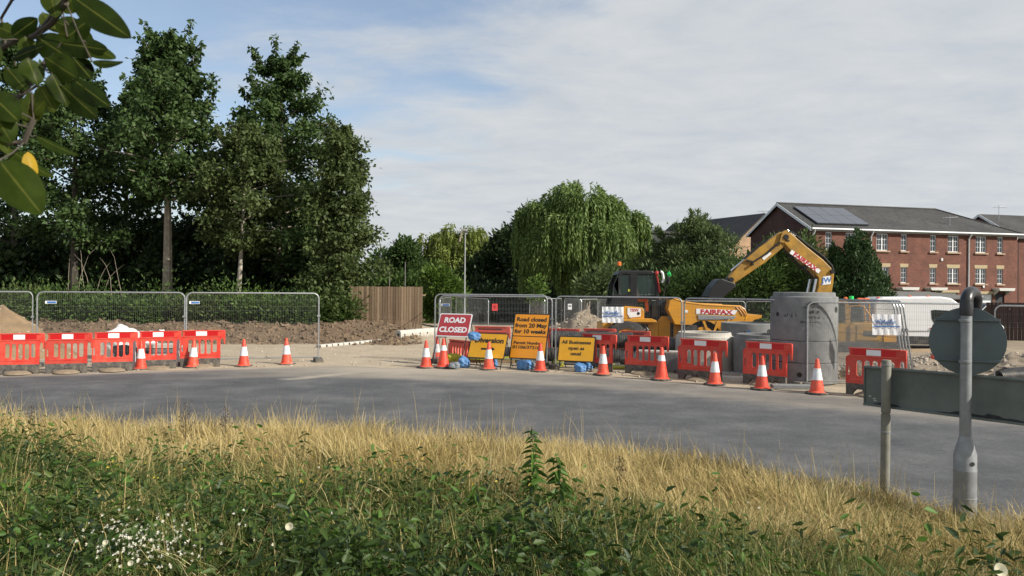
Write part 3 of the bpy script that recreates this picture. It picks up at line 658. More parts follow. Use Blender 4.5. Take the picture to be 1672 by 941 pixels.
# plank fence
A = at(572, 34.6); B = at(693, 34.0); A.z = B.z = 0.40
d = (B-A); d.z = 0; L = d.length; t = thing('plank_fence', 'brown vertical board fence behind the closed road mouth', 'fence', A, math.atan2(d.y, d.x))
for k in range(int(L/0.125)):
    x = 0.06+k*0.125; MB().box((x, random.uniform(-0.006, 0.006), 0.9+random.uniform(-0.012, 0.012)), (0.104, 0.02, 1.84)).build('board', M['plank'], t)
for z in (0.35, 1.45): MB().box((L/2, 0.06, z), (L, 0.05, 0.08)).build('rail', M['plank'], t)
A2 = at(566, 36.4); A2.z = 0.45; d2 = Vector((A.x, A.y, 0))-Vector((A2.x, A2.y, 0)); 
t = thing('plank_fence', 'short return of the board fence running back at its left end', 'fence', A2, math.atan2(d2.y, d2.x))
for k in range(int(d2.length/0.125)): MB().box((0.06+k*0.125, 0, 0.9), (0.104, 0.02, 1.8)).build('board', M['plank'], t)

# hedges and trees in the middle distance
def lobed(px, D, spec):   # spec: (px, py_center, rx_px, rz_px)
    b = at(px, D); s = D/F
    return b, [((x-px)*s, 0.3*(k % 3-1), CH+(CY+0.008*(x-CX)-y)*s, rx*s, min(2.2, rx*s), rz*s) for k, (x, y, rx, rz) in enumerate(spec)]
def pshrub(name, lab, px, D, spec, m_, seed, **kw):
    b, l = lobed(px, D, spec); return shrub(name, lab, b, l, m_, seed, **kw)
pshrub('shrub', 'bright green shrub beside the lamp column, right of the plank fence', 725, 42, [(712, 462, 20, 22), (735, 482, 18, 26), (712, 495, 18, 24), (735, 508, 20, 16)], M['leaf_bright'], 60, n=5200, leaf=(0.16, 0.32))
pshrub('hedge', 'dark green hedge rising above the plank fence', 655, 46, [(625, 478, 30, 22), (660, 476, 34, 22), (690, 484, 22, 22), (600, 482, 24, 28), (650, 498, 70, 34)], M['leaf_mid'], 61, n=9500, leaf=(0.2, 0.38), cat='hedge')
pshrub('round_tree', 'small dark round topped tree left of the far willow', 662, 70, [(660, 412, 20, 16), (645, 430, 18, 18), (664, 452, 30, 30)], M['leaf_dark'], 62, n=7000, leaf=(0.3, 0.5), cat='tree')
pshrub('round_tree', 'far small tree by the lamp with the side arm', 622, 75, [(622, 428, 17, 16), (618, 460, 26, 30)], M['leaf_dark'], 63, n=2600, leaf=(0.3, 0.5), cat='tree')
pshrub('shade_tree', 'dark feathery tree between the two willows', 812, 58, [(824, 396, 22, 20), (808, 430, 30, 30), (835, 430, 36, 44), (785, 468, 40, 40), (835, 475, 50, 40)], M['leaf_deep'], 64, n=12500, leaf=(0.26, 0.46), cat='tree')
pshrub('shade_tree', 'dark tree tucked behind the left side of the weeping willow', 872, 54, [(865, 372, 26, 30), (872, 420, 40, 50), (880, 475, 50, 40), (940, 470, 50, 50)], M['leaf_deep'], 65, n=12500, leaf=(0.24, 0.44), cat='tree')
s = 75/F; b = at(742, 75)
willow('willow_tree', 'smaller yellow green willow far behind the lamp column', b, 8.6, 3, M['leaf_farwillow'], 70, [(-1.9, 0, 6.0, 2.0, 0.3), (0.7, 0, 6.6, 2.5, 0.5), (2.3, 0.5, 5.7, 1.9, 0.3), (-2.9, 0, 4.4, 1.5, 0.15), (0.2, -1.5, 4.8, 2.2, 0.3)], nstr=1000, zmin=1.0, seglen=0.16, leaf=(0.3, 0.5))
b = at(952, 46)
willow('willow_tree', 'large weeping willow with hanging green strands in the centre', b, 8.6, 3.6, M['leaf_willow'], 71, [(-2.05, 0, 6.2, 1.75, 0.26), (-0.4, -0.5, 6.95, 1.95, 0.36), (1.0, 0, 6.6, 1.5, 0.24), (2.55, 0.2, 5.95, 1.2, 0.2), (-0.9, -1.5, 5.4, 1.8, 0.26), (0.9, -1.6, 5.1, 1.7, 0.22), (-2.2, -1.0, 4.6, 1.5, 0.16)], nstr=2300, zmin=1.3, leaf=(0.18, 0.34))
pshrub('shrub', 'low pale green shrub under the willow left of the dumper cab', 985, 40, [(975, 462, 26, 18), (1000, 455, 20, 18), (960, 475, 22, 14)], M['leaf_feather'], 66, n=2600, leaf=(0.2, 0.4), wid=0.25)
pshrub('sapling', 'yellow green leafy sapling below the willow behind the far fence', 876, 33, [(876, 462, 9, 9), (870, 474, 9, 8), (884, 476, 8, 8), (876, 488, 9, 12)], M['leaf_bright'], 67, n=420, leaf=(0.12, 0.2), cat='sapling', wid=0.7)
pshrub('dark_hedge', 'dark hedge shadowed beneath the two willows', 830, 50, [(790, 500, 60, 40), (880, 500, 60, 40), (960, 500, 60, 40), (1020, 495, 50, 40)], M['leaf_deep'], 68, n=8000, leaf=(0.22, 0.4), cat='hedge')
feath = lambda f: 0.9*(1-f)**0.45+0.2
p = at(1135, 40)
limb_tree('feathery_tree', 'grey green feathery tree right of the willow in front of the black roof', at(1142, 41), 6.0, 1.75, lambda f: math.sin(PI*(0.2+0.72*f))**0.6, M['leaf_feather'], M['bark_dark'], 80, nb=34, per=120, crown0=0.05, trunk_r=0.1, clump=0.5, leaf=(0.16, 0.34), updroop=-0.5, wid=0.28)
limb_tree('feathery_tree', 'shorter grey green feathery tree behind the green beacon', at(1092, 42), 5.1, 1.7, lambda f: math.sin(PI*(0.2+0.72*f))**0.6, M['leaf_feather'], M['bark_dark'], 81, nb=30, per=120, crown0=0.05, trunk_r=0.1, clump=0.5, leaf=(0.16, 0.34), updroop=-0.5, wid=0.28)
pshrub('bush', 'broad green bush beneath the dipper arm of the excavator', 1235, 38, [(1198, 458, 30, 20), (1240, 438, 30, 24), (1277, 422, 26, 26), (1300, 430, 34, 40), (1235, 460, 60, 34), (1320, 455, 40, 40)], M['leaf_mid'], 82, n=11500, leaf=(0.16, 0.34), wid=0.28)
pshrub('bush', 'dark low bush behind the dumper skip', 1150, 39, [(1080, 470, 36, 26), (1130, 465, 40, 30), (1170, 470, 40, 30), (1220, 488, 60, 24)], M['leaf_dark'], 83, n=7000, leaf=(0.16, 0.32), wid=0.35)
# conifers in front of the terrace: upright plumes
def conifer(lab, px, D, H, R, seed, group):
    rng = np.random.default_rng(seed); b = at(px, D); t = thing('conifer', lab, 'conifer', b, 0, group)
    MB().tube([(0, 0, -0.1), (0, 0, H*0.9)], [0.12, 0.02], 8).build('trunk', M['bark_dark'], t, smooth=True)
    C = []
    for k in range(230):
        f = rng.uniform(0.0, 1)**1.25; r = R*(1-f)**0.45*rng.uniform(0.45, 1.12)*(0.82+0.3*rng.random()); a = rng.uniform(0, 2*PI); C.append((r*math.cos(a), r*math.sin(a), 0.15+f*(H-0.5)*rng.uniform(0.9, 1.0), 0.34*(1.25-f)))
    C = np.array(C); m = len(C)*85; idx = rng.integers(0, len(C), m); h = rng.uniform(-1, 1, m)
    rr = C[idx, 3]*(1-np.abs(h))**0.6*1.0; a = rng.uniform(0, 2*PI, m); p = C[idx, :3].copy()
    p[:, 0] += rr*np.cos(a); p[:, 1] += rr*np.sin(a); p[:, 2] += h*0.42
    ax = np.stack([np.cos(a)*0.6, np.sin(a)*0.6, np.full(m, 0.9)], 1)+rng.normal(0, 0.25, (m, 3)); p[:, 2] = np.maximum(p[:, 2], 0.05)
    V, Fq = leaves(p, ax, lf(m, rng, 0.10, 0.22), lf(m, rng, 0.10, 0.22)*0.4, rng); link('crown', mesh_np('crown', V, Fq), M['leaf_conifer'], t)
conifer('tallest dark conifer in front of the brick terrace', 1398, 36, 5.1, 1.6, 90, 'conifers before the terrace')
conifer('slim dark conifer just left of the tallest one by the excavator arm', 1366, 36.5, 4.5, 1.1, 91, 'conifers before the terrace')
conifer('short dark conifer at right of the group beside the white van roof', 1425, 36.6, 3.8, 1.1, 92, 'conifers before the terrace')
# far wood that closes the horizon
leaf_mass('distant_woodland', [(-70, -10, 95, 105, lambda x: 5.5+1.2*math.sin(x*0.5), 0.3), (-14, 30, 95, 105, lambda x: 4.8+1.0*math.sin(x*0.6), 0.35), (6, 17, 52, 56, lambda x: 2.9+0.5*math.sin(x*1.3), 0.25), (45, 120, 110, 120, lambda x: 4+0.8*math.sin(x*.5), 0.1)], M['leaf_dark'], 95, 30000, (0.45, 0.9))
tag(bpy.data.objects['distant_woodland'], 'far dark tree line closing the horizon behind the site', 'woodland')

# lamp columns
def column(lab, px, D, ytop, r, arm=None):
    b = at(px, D); H = P(px, ytop, D).z; t = thing('lamp_column', lab, 'lamp post', b)
    MB().tube([(0, 0, 0), (0, 0, 1.2), (0, 0, 1.25), (0, 0, H)], [r*1.5, r*1.5, r, r*0.7], 10).build('column', M['polegrey' if arm == 'none' else 'lampgrey'], t, smooth=True)
    if arm == 'none': return t
    if arm:
        MB().tube([(0, 0, H-0.05), (arm, 0, H+0.02)], r*0.6, 8).build('arm', M['lampgrey'], t)
        MB().box((arm*1.25, 0, H+0.03), (abs(arm)*0.55, 0.25, 0.12)).build('lantern', M['lampgrey'], t, bevel=0.03)
    else:
        MB().box((0.0, -0.25, H+0.02), (0.2, 0.6, 0.1)).build('lantern', M['lampgrey'], t, bevel=0.03)
column('tall slim grey lamp column right of the plank fence', 758, 39, 378, 0.042)
column('distant lamp post with a short arm pointing left', 621, 70, 400, 0.07, -0.75)
column('thin grey pole rising behind the plank fence near the far lamp', 635, 44, 424, 0.035, 'none')
column('brownish thin pole rising behind the middle of the plank fence', 660.5, 44, 428, 0.04, 'none')
# ------------------------------------------------------------------ temporary fence panels
PW, PH = 3.5, 2.0
def make_panel():
    t = thing('mesh_fence', 'x', 'fence')
    r = 0.021; R = 0.16; pts = [(0, 0, 0.0), (0, 0, PH-R)]
    pts += [(R-R*math.cos(a), 0, PH-R+R*math.sin(a)) for a in [PI/2*k/6 for k in range(1, 7)]]
    pts += [(PW-R+R*math.sin(a), 0, PH-R+R*math.cos(a)) for a in [PI/2*k/6 for k in range(0, 7)]]
    pts += [(PW, 0, 0)]
    MB().tube(pts, r, 8).tube([(0, 0, 0.16), (PW, 0, 0.16)], 0.016, 6).build('frame', M['steel'], t, smooth=True)
    w = MB(); q = 0.0017
    for k in range(1, 76):
        x = k*PW/76
        w.tube([(x, 0, 0.17), (x, 0, PH-(0.02 if R < x < PW-R else 0.07))], q, 4, cap=False)
    for z in (0.45, 0.80, 1.15, 1.5, 1.62, 1.8): w.tube([(0, 0.004, z), (PW, 0.004, z)], q*1.1, 4, cap=False)
    w.build('mesh', M['wire'], t)
    for x in (0.0, PW): MB().box((x, 0, 0.065), (0.24, 0.62, 0.13)).build('foot', M['barrier_foot'], t, bevel=0.03)
    MB().box((PW-0.0, -0.02, 1.35), (0.09, 0.06, 0.05)).build('coupler', M['steel'], t)
    return t
PANEL = make_panel(); first = [True]
def panel(lab, pxl, Dl, pxr, Dr, h=2.0, z=0.0, lean=0.0, group='wire mesh fence panels', tagx=None, x_off=0.0):
    A = at(pxl, Dl, z); B = at(pxr, Dr, z); d = B-A; L = d.length
    t = PANEL if first[0] else copy_tree(PANEL); first[0] = False
    t.location = A; t.rotation_euler = (lean, 0, math.atan2(d.y, d.x)); t.scale = (L/PW, 1, h/PH)
    t['label'] = lab; t['group'] = group
    if tagx is not None:
        o = MB().box((tagx, -0.03, PH-0.27), (0.26, 0.008, 0.075)).build('name_tag', M['white'], t); MB().box((tagx+0.02, -0.037, PH-0.27), (0.2, 0.005, 0.05)).build('blue_panel', M['blue_ink'], o)
    return t
panel('fence panel cut by the left picture edge in front of the sand heap', -130, 19.1, 53, 19.9)
panel('fence panel with blue tag between the sand heap and the tall grey trunk', 60, 20.0, 301, 20.95, tagx=0.32)
panel('fence panel ending at the open road mouth, behind the two lone cones', 304, 21.0, 520, 22.2, tagx=0.2)
panel('front fence panel behind the red road closed sign', 710, 22.3, 893, 21.75)
panel('second fence panel doubled behind the red road closed sign', 717, 22.6, 901, 21.95, h=1.95, tagx=0.2)
panel('fence panel before the dumper cab, carrying a white banner', 907, 21.0, 1113, 20.0, h=1.98)
panel('fence panel before the dumper skip, left of the tall manhole rings', 1117, 19.9, 1311, 17.5, h=1.97)
panel('fence panel right of the tall manhole rings, carrying the right banner', 1318, 17.4, 1592, 16.8, h=1.93)
panel('fence panel at right edge of the picture in front of dark boards', 1624, 16.8, 1880, 15.6, h=1.9)
for k in range(4):
    panel(['front', 'second', 'third', 'rearmost'][k]+' of four fence panels leaning in a stack right of the banner', 1345+k*4, 20.6, 1480+k*5, 17.35, h=2.0, lean=0.17, group='leaning stack of fence panels')
for k, (a, Da, b, Db, lab) in enumerate([(718, 33, 736, 38, 'narrow far fence panel seen edge on beyond the road closed sign'), (744, 38, 797, 33, 'far fence panel above the red road closed sign, behind it'),
        (864, 36, 889, 34, 'far fence panel just left above the orange sign top'), (886, 35, 917, 36, 'far fence panel right above the orange sign top'),
        (921, 36, 949, 34, 'far fence panel left of the white far notice'), (946, 34, 976, 35, 'far fence panel above the stony spoil heap, left half'), (975, 35, 1002, 33, 'far fence panel above the stony spoil heap, right half'),
        (1003, 33, 1105, 32, 'far fence panel passing behind the dumper cab'), (1106, 32, 1216, 32, 'far fence panel passing behind the dumper skip'), (1217, 32, 1330, 31, 'far fence panel seen left of the tall manhole rings')]):
    panel(lab, a, Da, b, Db, h=1.72, group='far row of fence panels')

# ------------------------------------------------------------------ plastic barriers
BW = 1.12
def make_barrier(plain=False):
    t = thing('plastic_barrier', 'x', 'barrier'); h = BW/2
    out = [(-h, 0.23), (-h, 0.79), (-h+0.02, 0.82), (-h+0.07, 0.84), (-h+0.07, 0.985), (-h+0.085, 1.0), (h-0.02, 1.0), (h, 0.98), (h, 0.62), (h-0.035, 0.62), (h-0.045, 0.74), (h-0.08, 0.785), (h-0.115, 0.74), (h-0.125, 0.60), (h-0.12, 0.23)]
    holes = []
    for k in range(5):
        x0 = -h+0.20+k*0.15; holes.append(rrect(x0, 0.36 if 0 < k < 4 else 0.40, x0+0.108, 0.745, 0.052, 5))
    holes.append(rrect(-h+0.035, 0.42, -h+0.075, 0.60, 0.018, 3))
    o = link('body', sheet2d([out]+holes, 0.05, 0.006), M['barrier_back'] if plain else M['barrier'], t)
    for c_, d_ in (((-0.02, -0.029, 0.99), (BW-0.14, 0.03, 0.028)), ((-0.02, -0.029, 0.835), (BW-0.14, 0.03, 0.022)), ((-0.04, -0.028, 0.335), (BW-0.22, 0.02, 0.02))):
        MB().box(c_, d_).build('rib', M['barrier_back'] if plain else M['barrier'], t, bevel=0.006)
    if not plain:
        for x, w, m in ((-0.30, 0.27, 'strip_red'), (-0.03, 0.27, 'strip_white'), (0.24, 0.27, 'strip_red')):
            MB().box((x, -0.0345, 0.912), (w, 0.006, 0.118)).build('reflective_strip', M[m], t)
    else:
        MB().box((-0.03, -0.034, 0.915), (0.72, 0.006, 0.03)).build('slot', M['hole'], t)
    base = [(-h+0.01, 0), (-h+0.13, 0), (-h+0.15, 0.05), (-h+0.21, 0.125), (h-0.33, 0.125), (h-0.27, 0.05), (h-0.25, 0), (h-0.13, 0), (h-0.13, 0.245), (-h+0.01, 0.245)]
    link('base', sheet2d([base], 0.085, 0.008), M['barrier_foot'], t)
    for x in (-0.14, 0.14): MB().lathe([(0.0, -0.05), (0.062, -0.05), (0.068, -0.03), (0.068, 0.03), (0.062, 0.05), (0, 0.05)], 14, (x-0.03, -0.012, 0.13), Matrix.Rotation(PI/2, 3, 'X')).build('lug', M['barrier_foot'], t, smooth=True)
    MB().lathe([(0.30, 0.0), (0.33, 0.01), (0.32, 0.035), (0.20, 0.085), (0, 0.10)], 20, (-0.05, 0, 0.006)).build('ballast_foot', M['foot_dust'], t, smooth=True)
    return t
BAR = make_barrier(); BARP = make_barrier(True); used = {}
def barrier(lab, pxl, Dl, pxr, Dr, proto=None, group='red and white plastic barriers', z=0.0, flip=False, hs=1.0):
    proto = proto or BAR
    A = at(pxl, Dl, z); B = at(pxr, Dr, z); d = B-A
    t = copy_tree(proto) if used.get(proto.name) else proto; used[proto.name] = True
    t.location = (A+B)/2; t.rotation_euler = (random.uniform(-0.02, 0.02), 0, math.atan2(d.y, d.x)+(PI if flip else 0)); s = d.length/BW
    t.scale = (s, 1, hs); t['label'] = lab; t['group'] = group
    return t
barrier('barrier at the left picture edge below the sand heap', -6, 18.45, 73, 18.78)
barrier('barrier second from the left edge, torn top of its white strip', 74, 18.78, 151, 19.15)
barrier('barrier in front of the white bulk bags, third from the left edge', 150, 19.25, 225, 19.65)
barrier('barrier behind the leftmost traffic cone', 224, 19.85, 296, 20.25)
barrier('last barrier of the left row, hook end toward the open road', 294, 20.45, 368, 20.75)
barrier('barrier before the black pipes with the narrow banded cone at its corner', 1021, 19.9, 1092, 19.35)
barrier('barrier in front of the low pale manhole ring, left of the tall rings', 1108, 18.8, 1188, 18.0)
barrier('barrier standing at the foot of the tall manhole rings', 1214, 17.95, 1294, 17.2)
barrier('barrier below the right hand banner, partly behind the board back', 1382, 16.3, 1481, 15.5)
barrier('barrier behind the yellow all businesses sign, turned edgeways', 948, 20.5, 1007, 20.0)
barrier('pale red barrier above the yellow diversion sign, seen from its plain side', 772, 24.0, 833, 23.7, BARP, 'plain red barriers behind the signs')
barrier('plain red barrier right behind the orange sign', 893, 23.6, 947, 23.2, BARP, 'plain red barriers behind the signs', hs=0.97)
barrier('plain red barrier behind the all businesses sign', 950, 23.2, 1006, 22.9, BARP, 'plain red barriers behind the signs')
barrier('plain red barrier above the corrugated black pipes', 1012, 22.6, 1062, 22.3, BARP, 'plain red barriers behind the signs', hs=0.97)
barrier('red slatted barrier under the red road closed sign', 733, 22.0, 766, 21.3, BARP, 'plain red barriers behind the signs', hs=0.72)

# ------------------------------------------------------------------ cones
def make_cone(narrow=False):
    t = thing('traffic_cone', 'x', 'traffic cone'); h = 0.75
    r = lambda z: 0.148-(0.148-0.032)*(z-0.045)/(h-0.045)
    MB().prismO([(math.cos(a)*0.235/math.cos(PI/8), math.sin(a)*0.235/math.cos(PI/8)) for a in [PI/8+k*PI/4 for k in range(8)]], (0, 0, 0.0), (1, 0, 0), (0, 1, 0), (0, 0, 0.045)).build('base', M['cone_base'], t, bevel=0.012)
    MB().lathe([(0.185, 0.045), (0.175, 0.055), (r(0.06), 0.075), (r(0.40), 0.40), (r(0.72), 0.72), (0.030, 0.745), (0.020, 0.75), (0.014, 0.74), (0.0, 0.70)], 28).build('body', M['cone_red'], t, smooth=True)
    z0, z1 = (0.44, 0.57) if narrow else (0.30, 0.545)
    MB().lathe([(r(z0)+0.001, z0), (r(z0)+0.005, z0+0.003), (r(z1)+0.005, z1-0.003), (r(z1)+0.001, z1)], 28).build('reflective_sleeve', M['cone_white'], t, smooth=True)
    return t
CONE = make_cone(); CONEN = make_cone(True); ucone = {}
def cone(lab, px, py, narrow=False, s=1.0, tilt=(0, 0)):
    pr = CONEN if narrow else CONE
    t = copy_tree(pr) if ucone.get(narrow) else pr; ucone[narrow] = True
    t.location = G(px, py); t.rotation_euler = (tilt[0], tilt[1], random.uniform(0, 6)); t.scale = (s, s, s)
    t['label'] = lab; t['group'] = 'orange and white traffic cones'
cone('leftmost cone, before the gap between two left barriers', 230, 604)
cone('cone in front of the last left barrier', 315, 601, tilt=(0.0, 0.03))
cone('left one of two lone cones in the open road mouth', 398, 599)
cone('right one of two lone cones, by the end post of the left fence', 468, 596, tilt=(0, 0.02))
cone('cone standing left of the red road closed sign', 695.5, 601)
cone('cone half hidden behind the all red looking one under the road closed sign', 713, 592)
cone('mostly red cone with faded narrow band below the road closed sign', 724, 601, True, 1.08, (0, 0.03))
cone('cone in front of the yellow diversion sign', 798, 604)
cone('cone in front of the orange road closed dates sign', 882, 607)
cone('cone at right end of the yellow all businesses sign', 984.5, 613)
cone('cone with narrow white band at the barrier before the black pipes', 1080, 621, True, 1.06)
cone('cone in front of the barrier by the low manhole ring', 1167, 629)
cone('cone in front of the barrier at the foot of the tall rings', 1244, 636.5)
cone('cone standing alone right before the tall manhole rings', 1334, 643.5)

# ------------------------------------------------------------------ road work signs on A-frames
def plate_fit(BL, BR, TL, D, th, ph):
    th, ph = math.radians(th), math.radians(ph)
    u = Vector((math.cos(th), math.sin(th), 0)); v = Vector((-math.sin(ph)*math.sin(th), math.sin(ph)*math.cos(th), math.cos(ph)))
    O = P(BL[0], BL[1], D); kx, _ = ray(*BR); _, kz = ray(*TL)
    W = (kx*O.y-O.x)/(u.x-kx*u.y); H = (kz*O.y-(O.z-CH))/(v.z-kz*v.y)
    return O, u, v, u.cross(v), W, H
def sign(name, lab, BL, BR, TL, D, th, ph, face, border, lines, split=None, face2=None, radius=0.02, legs=True, rail=False):
    O, u, v, n, W, H = plate_fit(BL, BR, TL, D, th, ph)
    g = O-v*(O.z/v.z); t = thing(name, lab, 'road sign', (g.x, g.y, 0), math.radians(th))
    def quad(x0, y0, x1, y1, r): return rrect(x0, y0, x1, y1, r, 4)
    MB().prismO(quad(0, 0, W, H, radius+0.01), O-n*0.012, u, v, n*0.012).build('frame', border, t, True)
    bw = 0.03
    if split:
        MB().prismO(quad(bw, bw, W-bw, H*split-0.012, radius*0.6), O, u, v, n*0.004).build('lower_plate', face2, t, True)
        MB().prismO(quad(bw, H*split+0.012, W-bw, H-bw, radius*0.6), O, u, v, n*0.004).build('upper_plate', face, t, True)
    else:
        MB().prismO(quad(bw, bw, W-bw, H-bw, radius), O, u, v, n*0.004).build('plate', face, t, True)
    for (txt, fx, fy, size, mt, bold, sxx) in lines:
        me = text_mesh(txt, size*H, bold*H, 0.0012, sx=sxx); me.transform(frame_mat(O+u*W*fx+v*H*fy+n*0.0062, u, v, n))
        link('lettering', me, M[mt], t, True)
    if legs:
        lg = MB()
        for x in (0.06*W, 0.94*W):
            f = O+u*x-n*0.03; e = f-v*(f.z/v.z); lg = MB(); lg.tube([f+v*H*0.9, e], 0.014, 6); lg.build('leg', M['black'], t, True)
            bk = f+v*H*0.85; hb = Vector((-n.x, -n.y, 0)).normalized()
            MB().tube([bk, Vector((bk.x, bk.y, 0))+hb*0.42], 0.012, 6).build('leg', M['black'], t, True)
        z = 0.10; f = O-n*0.03; a = f-v*((f.z-z)/v.z)+u*0.06*W; MB().tube([a, a+u*0.88*W], 0.011, 6).build('cross_bar', M['black'], t, True)
    return O, u, v, n, W, H, t
sign('road_closed_sign', 'red sign reading ROAD CLOSED with white border on a black frame', (711, 549), (764, 550), (718.3, 511.7), 21.5, -24, 24, M['sign_red'], M['white'],
     [('ROAD', 0.50, 0.70, 0.31, 'white', 0.012, 1.10), ('CLOSED', 0.50, 0.29, 0.31, 'white', 0.012, 1.10)], radius=0.03)
R_ = sign('diversion_sign', 'yellow sign reading Diversion, its corner hidden by a blue sack', (762, 584.4), (822.6, 585), (778.6, 543), 21.0, -25, 24, M['sign_yellow'], M['letter_black'],
     [('Diversion', 0.52, 0.70, 0.27, 'letter_black', 0.010, 1.12)])
O, u, v, n, W, H, t = R_
MB().prismO([(0.34*W, 0.34*H), (0.62*W, 0.34*H), (0.62*W, 0.29*H), (0.72*W, 0.375*H), (0.62*W, 0.46*H), (0.62*W, 0.41*H), (0.34*W, 0.41*H)], O+n*0.005, u, v, n*0.0015).build('arrow', M['letter_black'], t, True)
sign('dates_sign', 'tall orange sign reading Road closed from 20 May for 10 weeks', (830.8, 585.4), (889.6, 586.3), (840.4, 511.7), 20.85, -24, 18, M['sign_orange'], M['letter_black'],
     [('Road closed', 0.50, 0.865, 0.125, 'letter_black', 0.0038, 1.12), ('from 20 May', 0.50, 0.73, 0.125, 'letter_black', 0.0038, 1.12), ('for 10 weeks', 0.50, 0.60, 0.125, 'letter_black', 0.0038, 1.08),
      ('Permit Number', 0.48, 0.35, 0.085, 'letter_black', 0.002, 1.2), ('01106/372108', 0.48, 0.255, 0.095, 'letter_black', 0.002, 1.25)], split=0.495, face2=M['sign_orange'])
sign('businesses_sign', 'yellow sign reading All Businesses open as usual', (909.3, 589.8), (969.4, 591), (916.4, 548.4), 20.4, -22, 16, M['sign_yellow'], M['letter_black'],
     [('All Businesses', 0.49, 0.755, 0.19, 'letter_black', 0.0045, 1.08), ('open as', 0.5, 0.525, 0.19, 'letter_black', 0.0045, 1.08), ('usual', 0.5, 0.315, 0.19, 'letter_black', 0.0045, 1.1)])

# ------------------------------------------------------------------ sacks, sheets and clutter about the signs
def blob(name, lab, cat, px, py, D, dims, m, seed, z=None, group=None, rz=0.0):
    rng = random.Random(seed); b = P(px, py, D) if z is None else at(px, D, z)
    bm = bmesh.new(); bmesh.ops.create_icosphere(bm, subdivisions=4, radius=1.0)
    for v_ in bm.verts:
        c = v_.co; k = 1+0.13*math.sin(3.1*c.x+seed)*math.cos(2.7*c.z+seed*2)+0.10*math.sin(6*c.y+5*c.x+seed)+0.05*math.sin(11*c.z+7*c.x)
        p = abs(c.x)**4+abs(c.y)**4+abs(c.z)**4; q = k/(p**0.25)**0.45
        v_.co = Vector((c.x*dims[0]/2*q, c.y*dims[1]/2*q, max(0.0, (c.z*0.5*q+0.45))*dims[2]))
    me = bpy.data.meshes.new(name); bm.to_mesh(me); bm.free(); me.shade_smooth()
    o = link(name, me, m); o.location = b; o.rotation_euler = (0, 0, rz); return tag(o, lab, cat, group)
GB = 'ballast sacks about the signs'
blob('sack', 'blue sack hung over the top left corner of the yellow diversion sign', 'sack', 774.5, 556, 20.75, (0.32, 0.26, 0.24), M['blue_bag'], 1, group=GB)
blob('sack', 'crumpled blue sack on the ground under the road closed sign', 'sack', 757, 601, 20.9, (0.30, 0.35, 0.33), M['blue_bag'], 2, z=0.0, group=GB)
blob('sack', 'flat grey sack between the red cone and the diversion sign', 'sack', 742, 603, 20.7, (0.30, 0.35, 0.20), M['grey_bag'], 3, z=0.0, group=GB)
blob('sack', 'blue sack half hidden behind the cone of the diversion sign', 'sack', 806, 600, 21.0, (0.22, 0.35, 0.30), M['blue_bag'], 4, z=0.0, group=GB)
blob('sack', 'blue and grey sack on the leg bar of the orange dates sign', 'sack', 856, 604, 20.55, (0.40, 0.35, 0.28), M['blue_bag'], 5, z=0.0, group=GB)
blob('sack', 'dark grey sack beside the blue one under the orange dates sign', 'sack', 870, 604, 20.7, (0.26, 0.4, 0.25), M['grey_bag'], 6, z=0.0, group=GB)
blob('sack', 'blue sack on the ground under the all businesses sign', 'sack', 948, 607, 20.1, (0.30, 0.3, 0.26), M['blue_bag'], 7, z=0.0, group=GB)
blob('sack', 'smaller blue sack touching the one under the all businesses sign', 'sack', 960, 607, 20.25, (0.24, 0.3, 0.25), M['blue_bag'], 8, z=0.0, group=GB)
blob('sack', 'lime yellow sack under the red road closed sign', 'sack', 744, 590, 21.6, (0.5, 0.35, 0.30), M['lime'], 9, z=0.05)
blob('sack', 'lime yellow sack behind the right leg of the orange dates sign', 'sack', 912, 600, 21.2, (0.28, 0.3, 0.32), M['lime'], 10, z=0.0)
t = thing('timber_stack', 'low stack of lime yellow painted timbers behind the diversion sign', 'timber', at(805, 22.3, 0.0), -0.15)
for k in range(5): MB().box((-0.1+0.06*k, 0.12*(k % 3)-0.1, 0.06+0.10*(k//3)), (1.5, 0.1, 0.09), 0.05*k).build('timber', M['lime'] if k % 2 else M['timber'], t, bevel=0.006)
# corrugated pipes
def corr(name, lab, a, b, r, group='black corrugated pipes', m=None):
    a, b = Vector(a), Vector(b); L = (b-a).length; t = thing(name, lab, 'pipe', a); d = (b-a).normalized()
    prof = []; k = int(L/0.05)
    for i in range(k): prof += [(r, i*0.05), (r, i*0.05+0.022), (r*0.93, i*0.05+0.028), (r*0.93, i*0.05+0.046)]
    q = d.to_track_quat('Z', 'Y').to_matrix()
    mb = MB().lathe([(r*0.86, 0.0)]+prof+[(r*0.86, k*0.05), (r*0.84, k*0.05-0.02), (r*0.84, 0.02)], 20, (0, 0, 0), q, closed=True)
    mb.build('pipe', m or M['blackpl'], t, smooth=True); tag(t, group=group); return t
corr('corrugated_pipe', 'black corrugated pipe on the ground right behind the diversion sign', at(770, 22.9, 0.24), at(905, 22.2, 0.24), 0.22)
corr('corrugated_pipe', 'lower black corrugated pipe behind the all businesses sign', at(890, 22.0, 0.26), at(1040, 21.5, 0.26), 0.25)
corr('corrugated_pipe', 'upper black corrugated pipe resting behind the all businesses sign', at(900, 22.3, 0.72), at(1035, 21.9, 0.72), 0.24)
corr('corrugated_pipe', 'thick corrugated pipe before the dumper body, seen over the pipe barrier', at(1030, 21.6, 0.62), at(1106, 21.3, 0.62), 0.25)
corr('corrugated_pipe', 'lower corrugated pipe seen through the slots of the pipe barrier', at(1015, 21.1, 0.2), at(1110, 20.6, 0.2), 0.2)
t = thing('yellow_duct', 'thin yellow gas ducts lying behind the pipe barrier', 'duct', at(1000, 20.7))
for k in range(3): MB().tube([(-0.6, 0.08*k, 0.06+0.05*k), (0.6, 0.1*k, 0.07), (2.0, -0.2+0.06*k, 0.06)], 0.045, 8).build('duct', M['lime'], t, smooth=True)
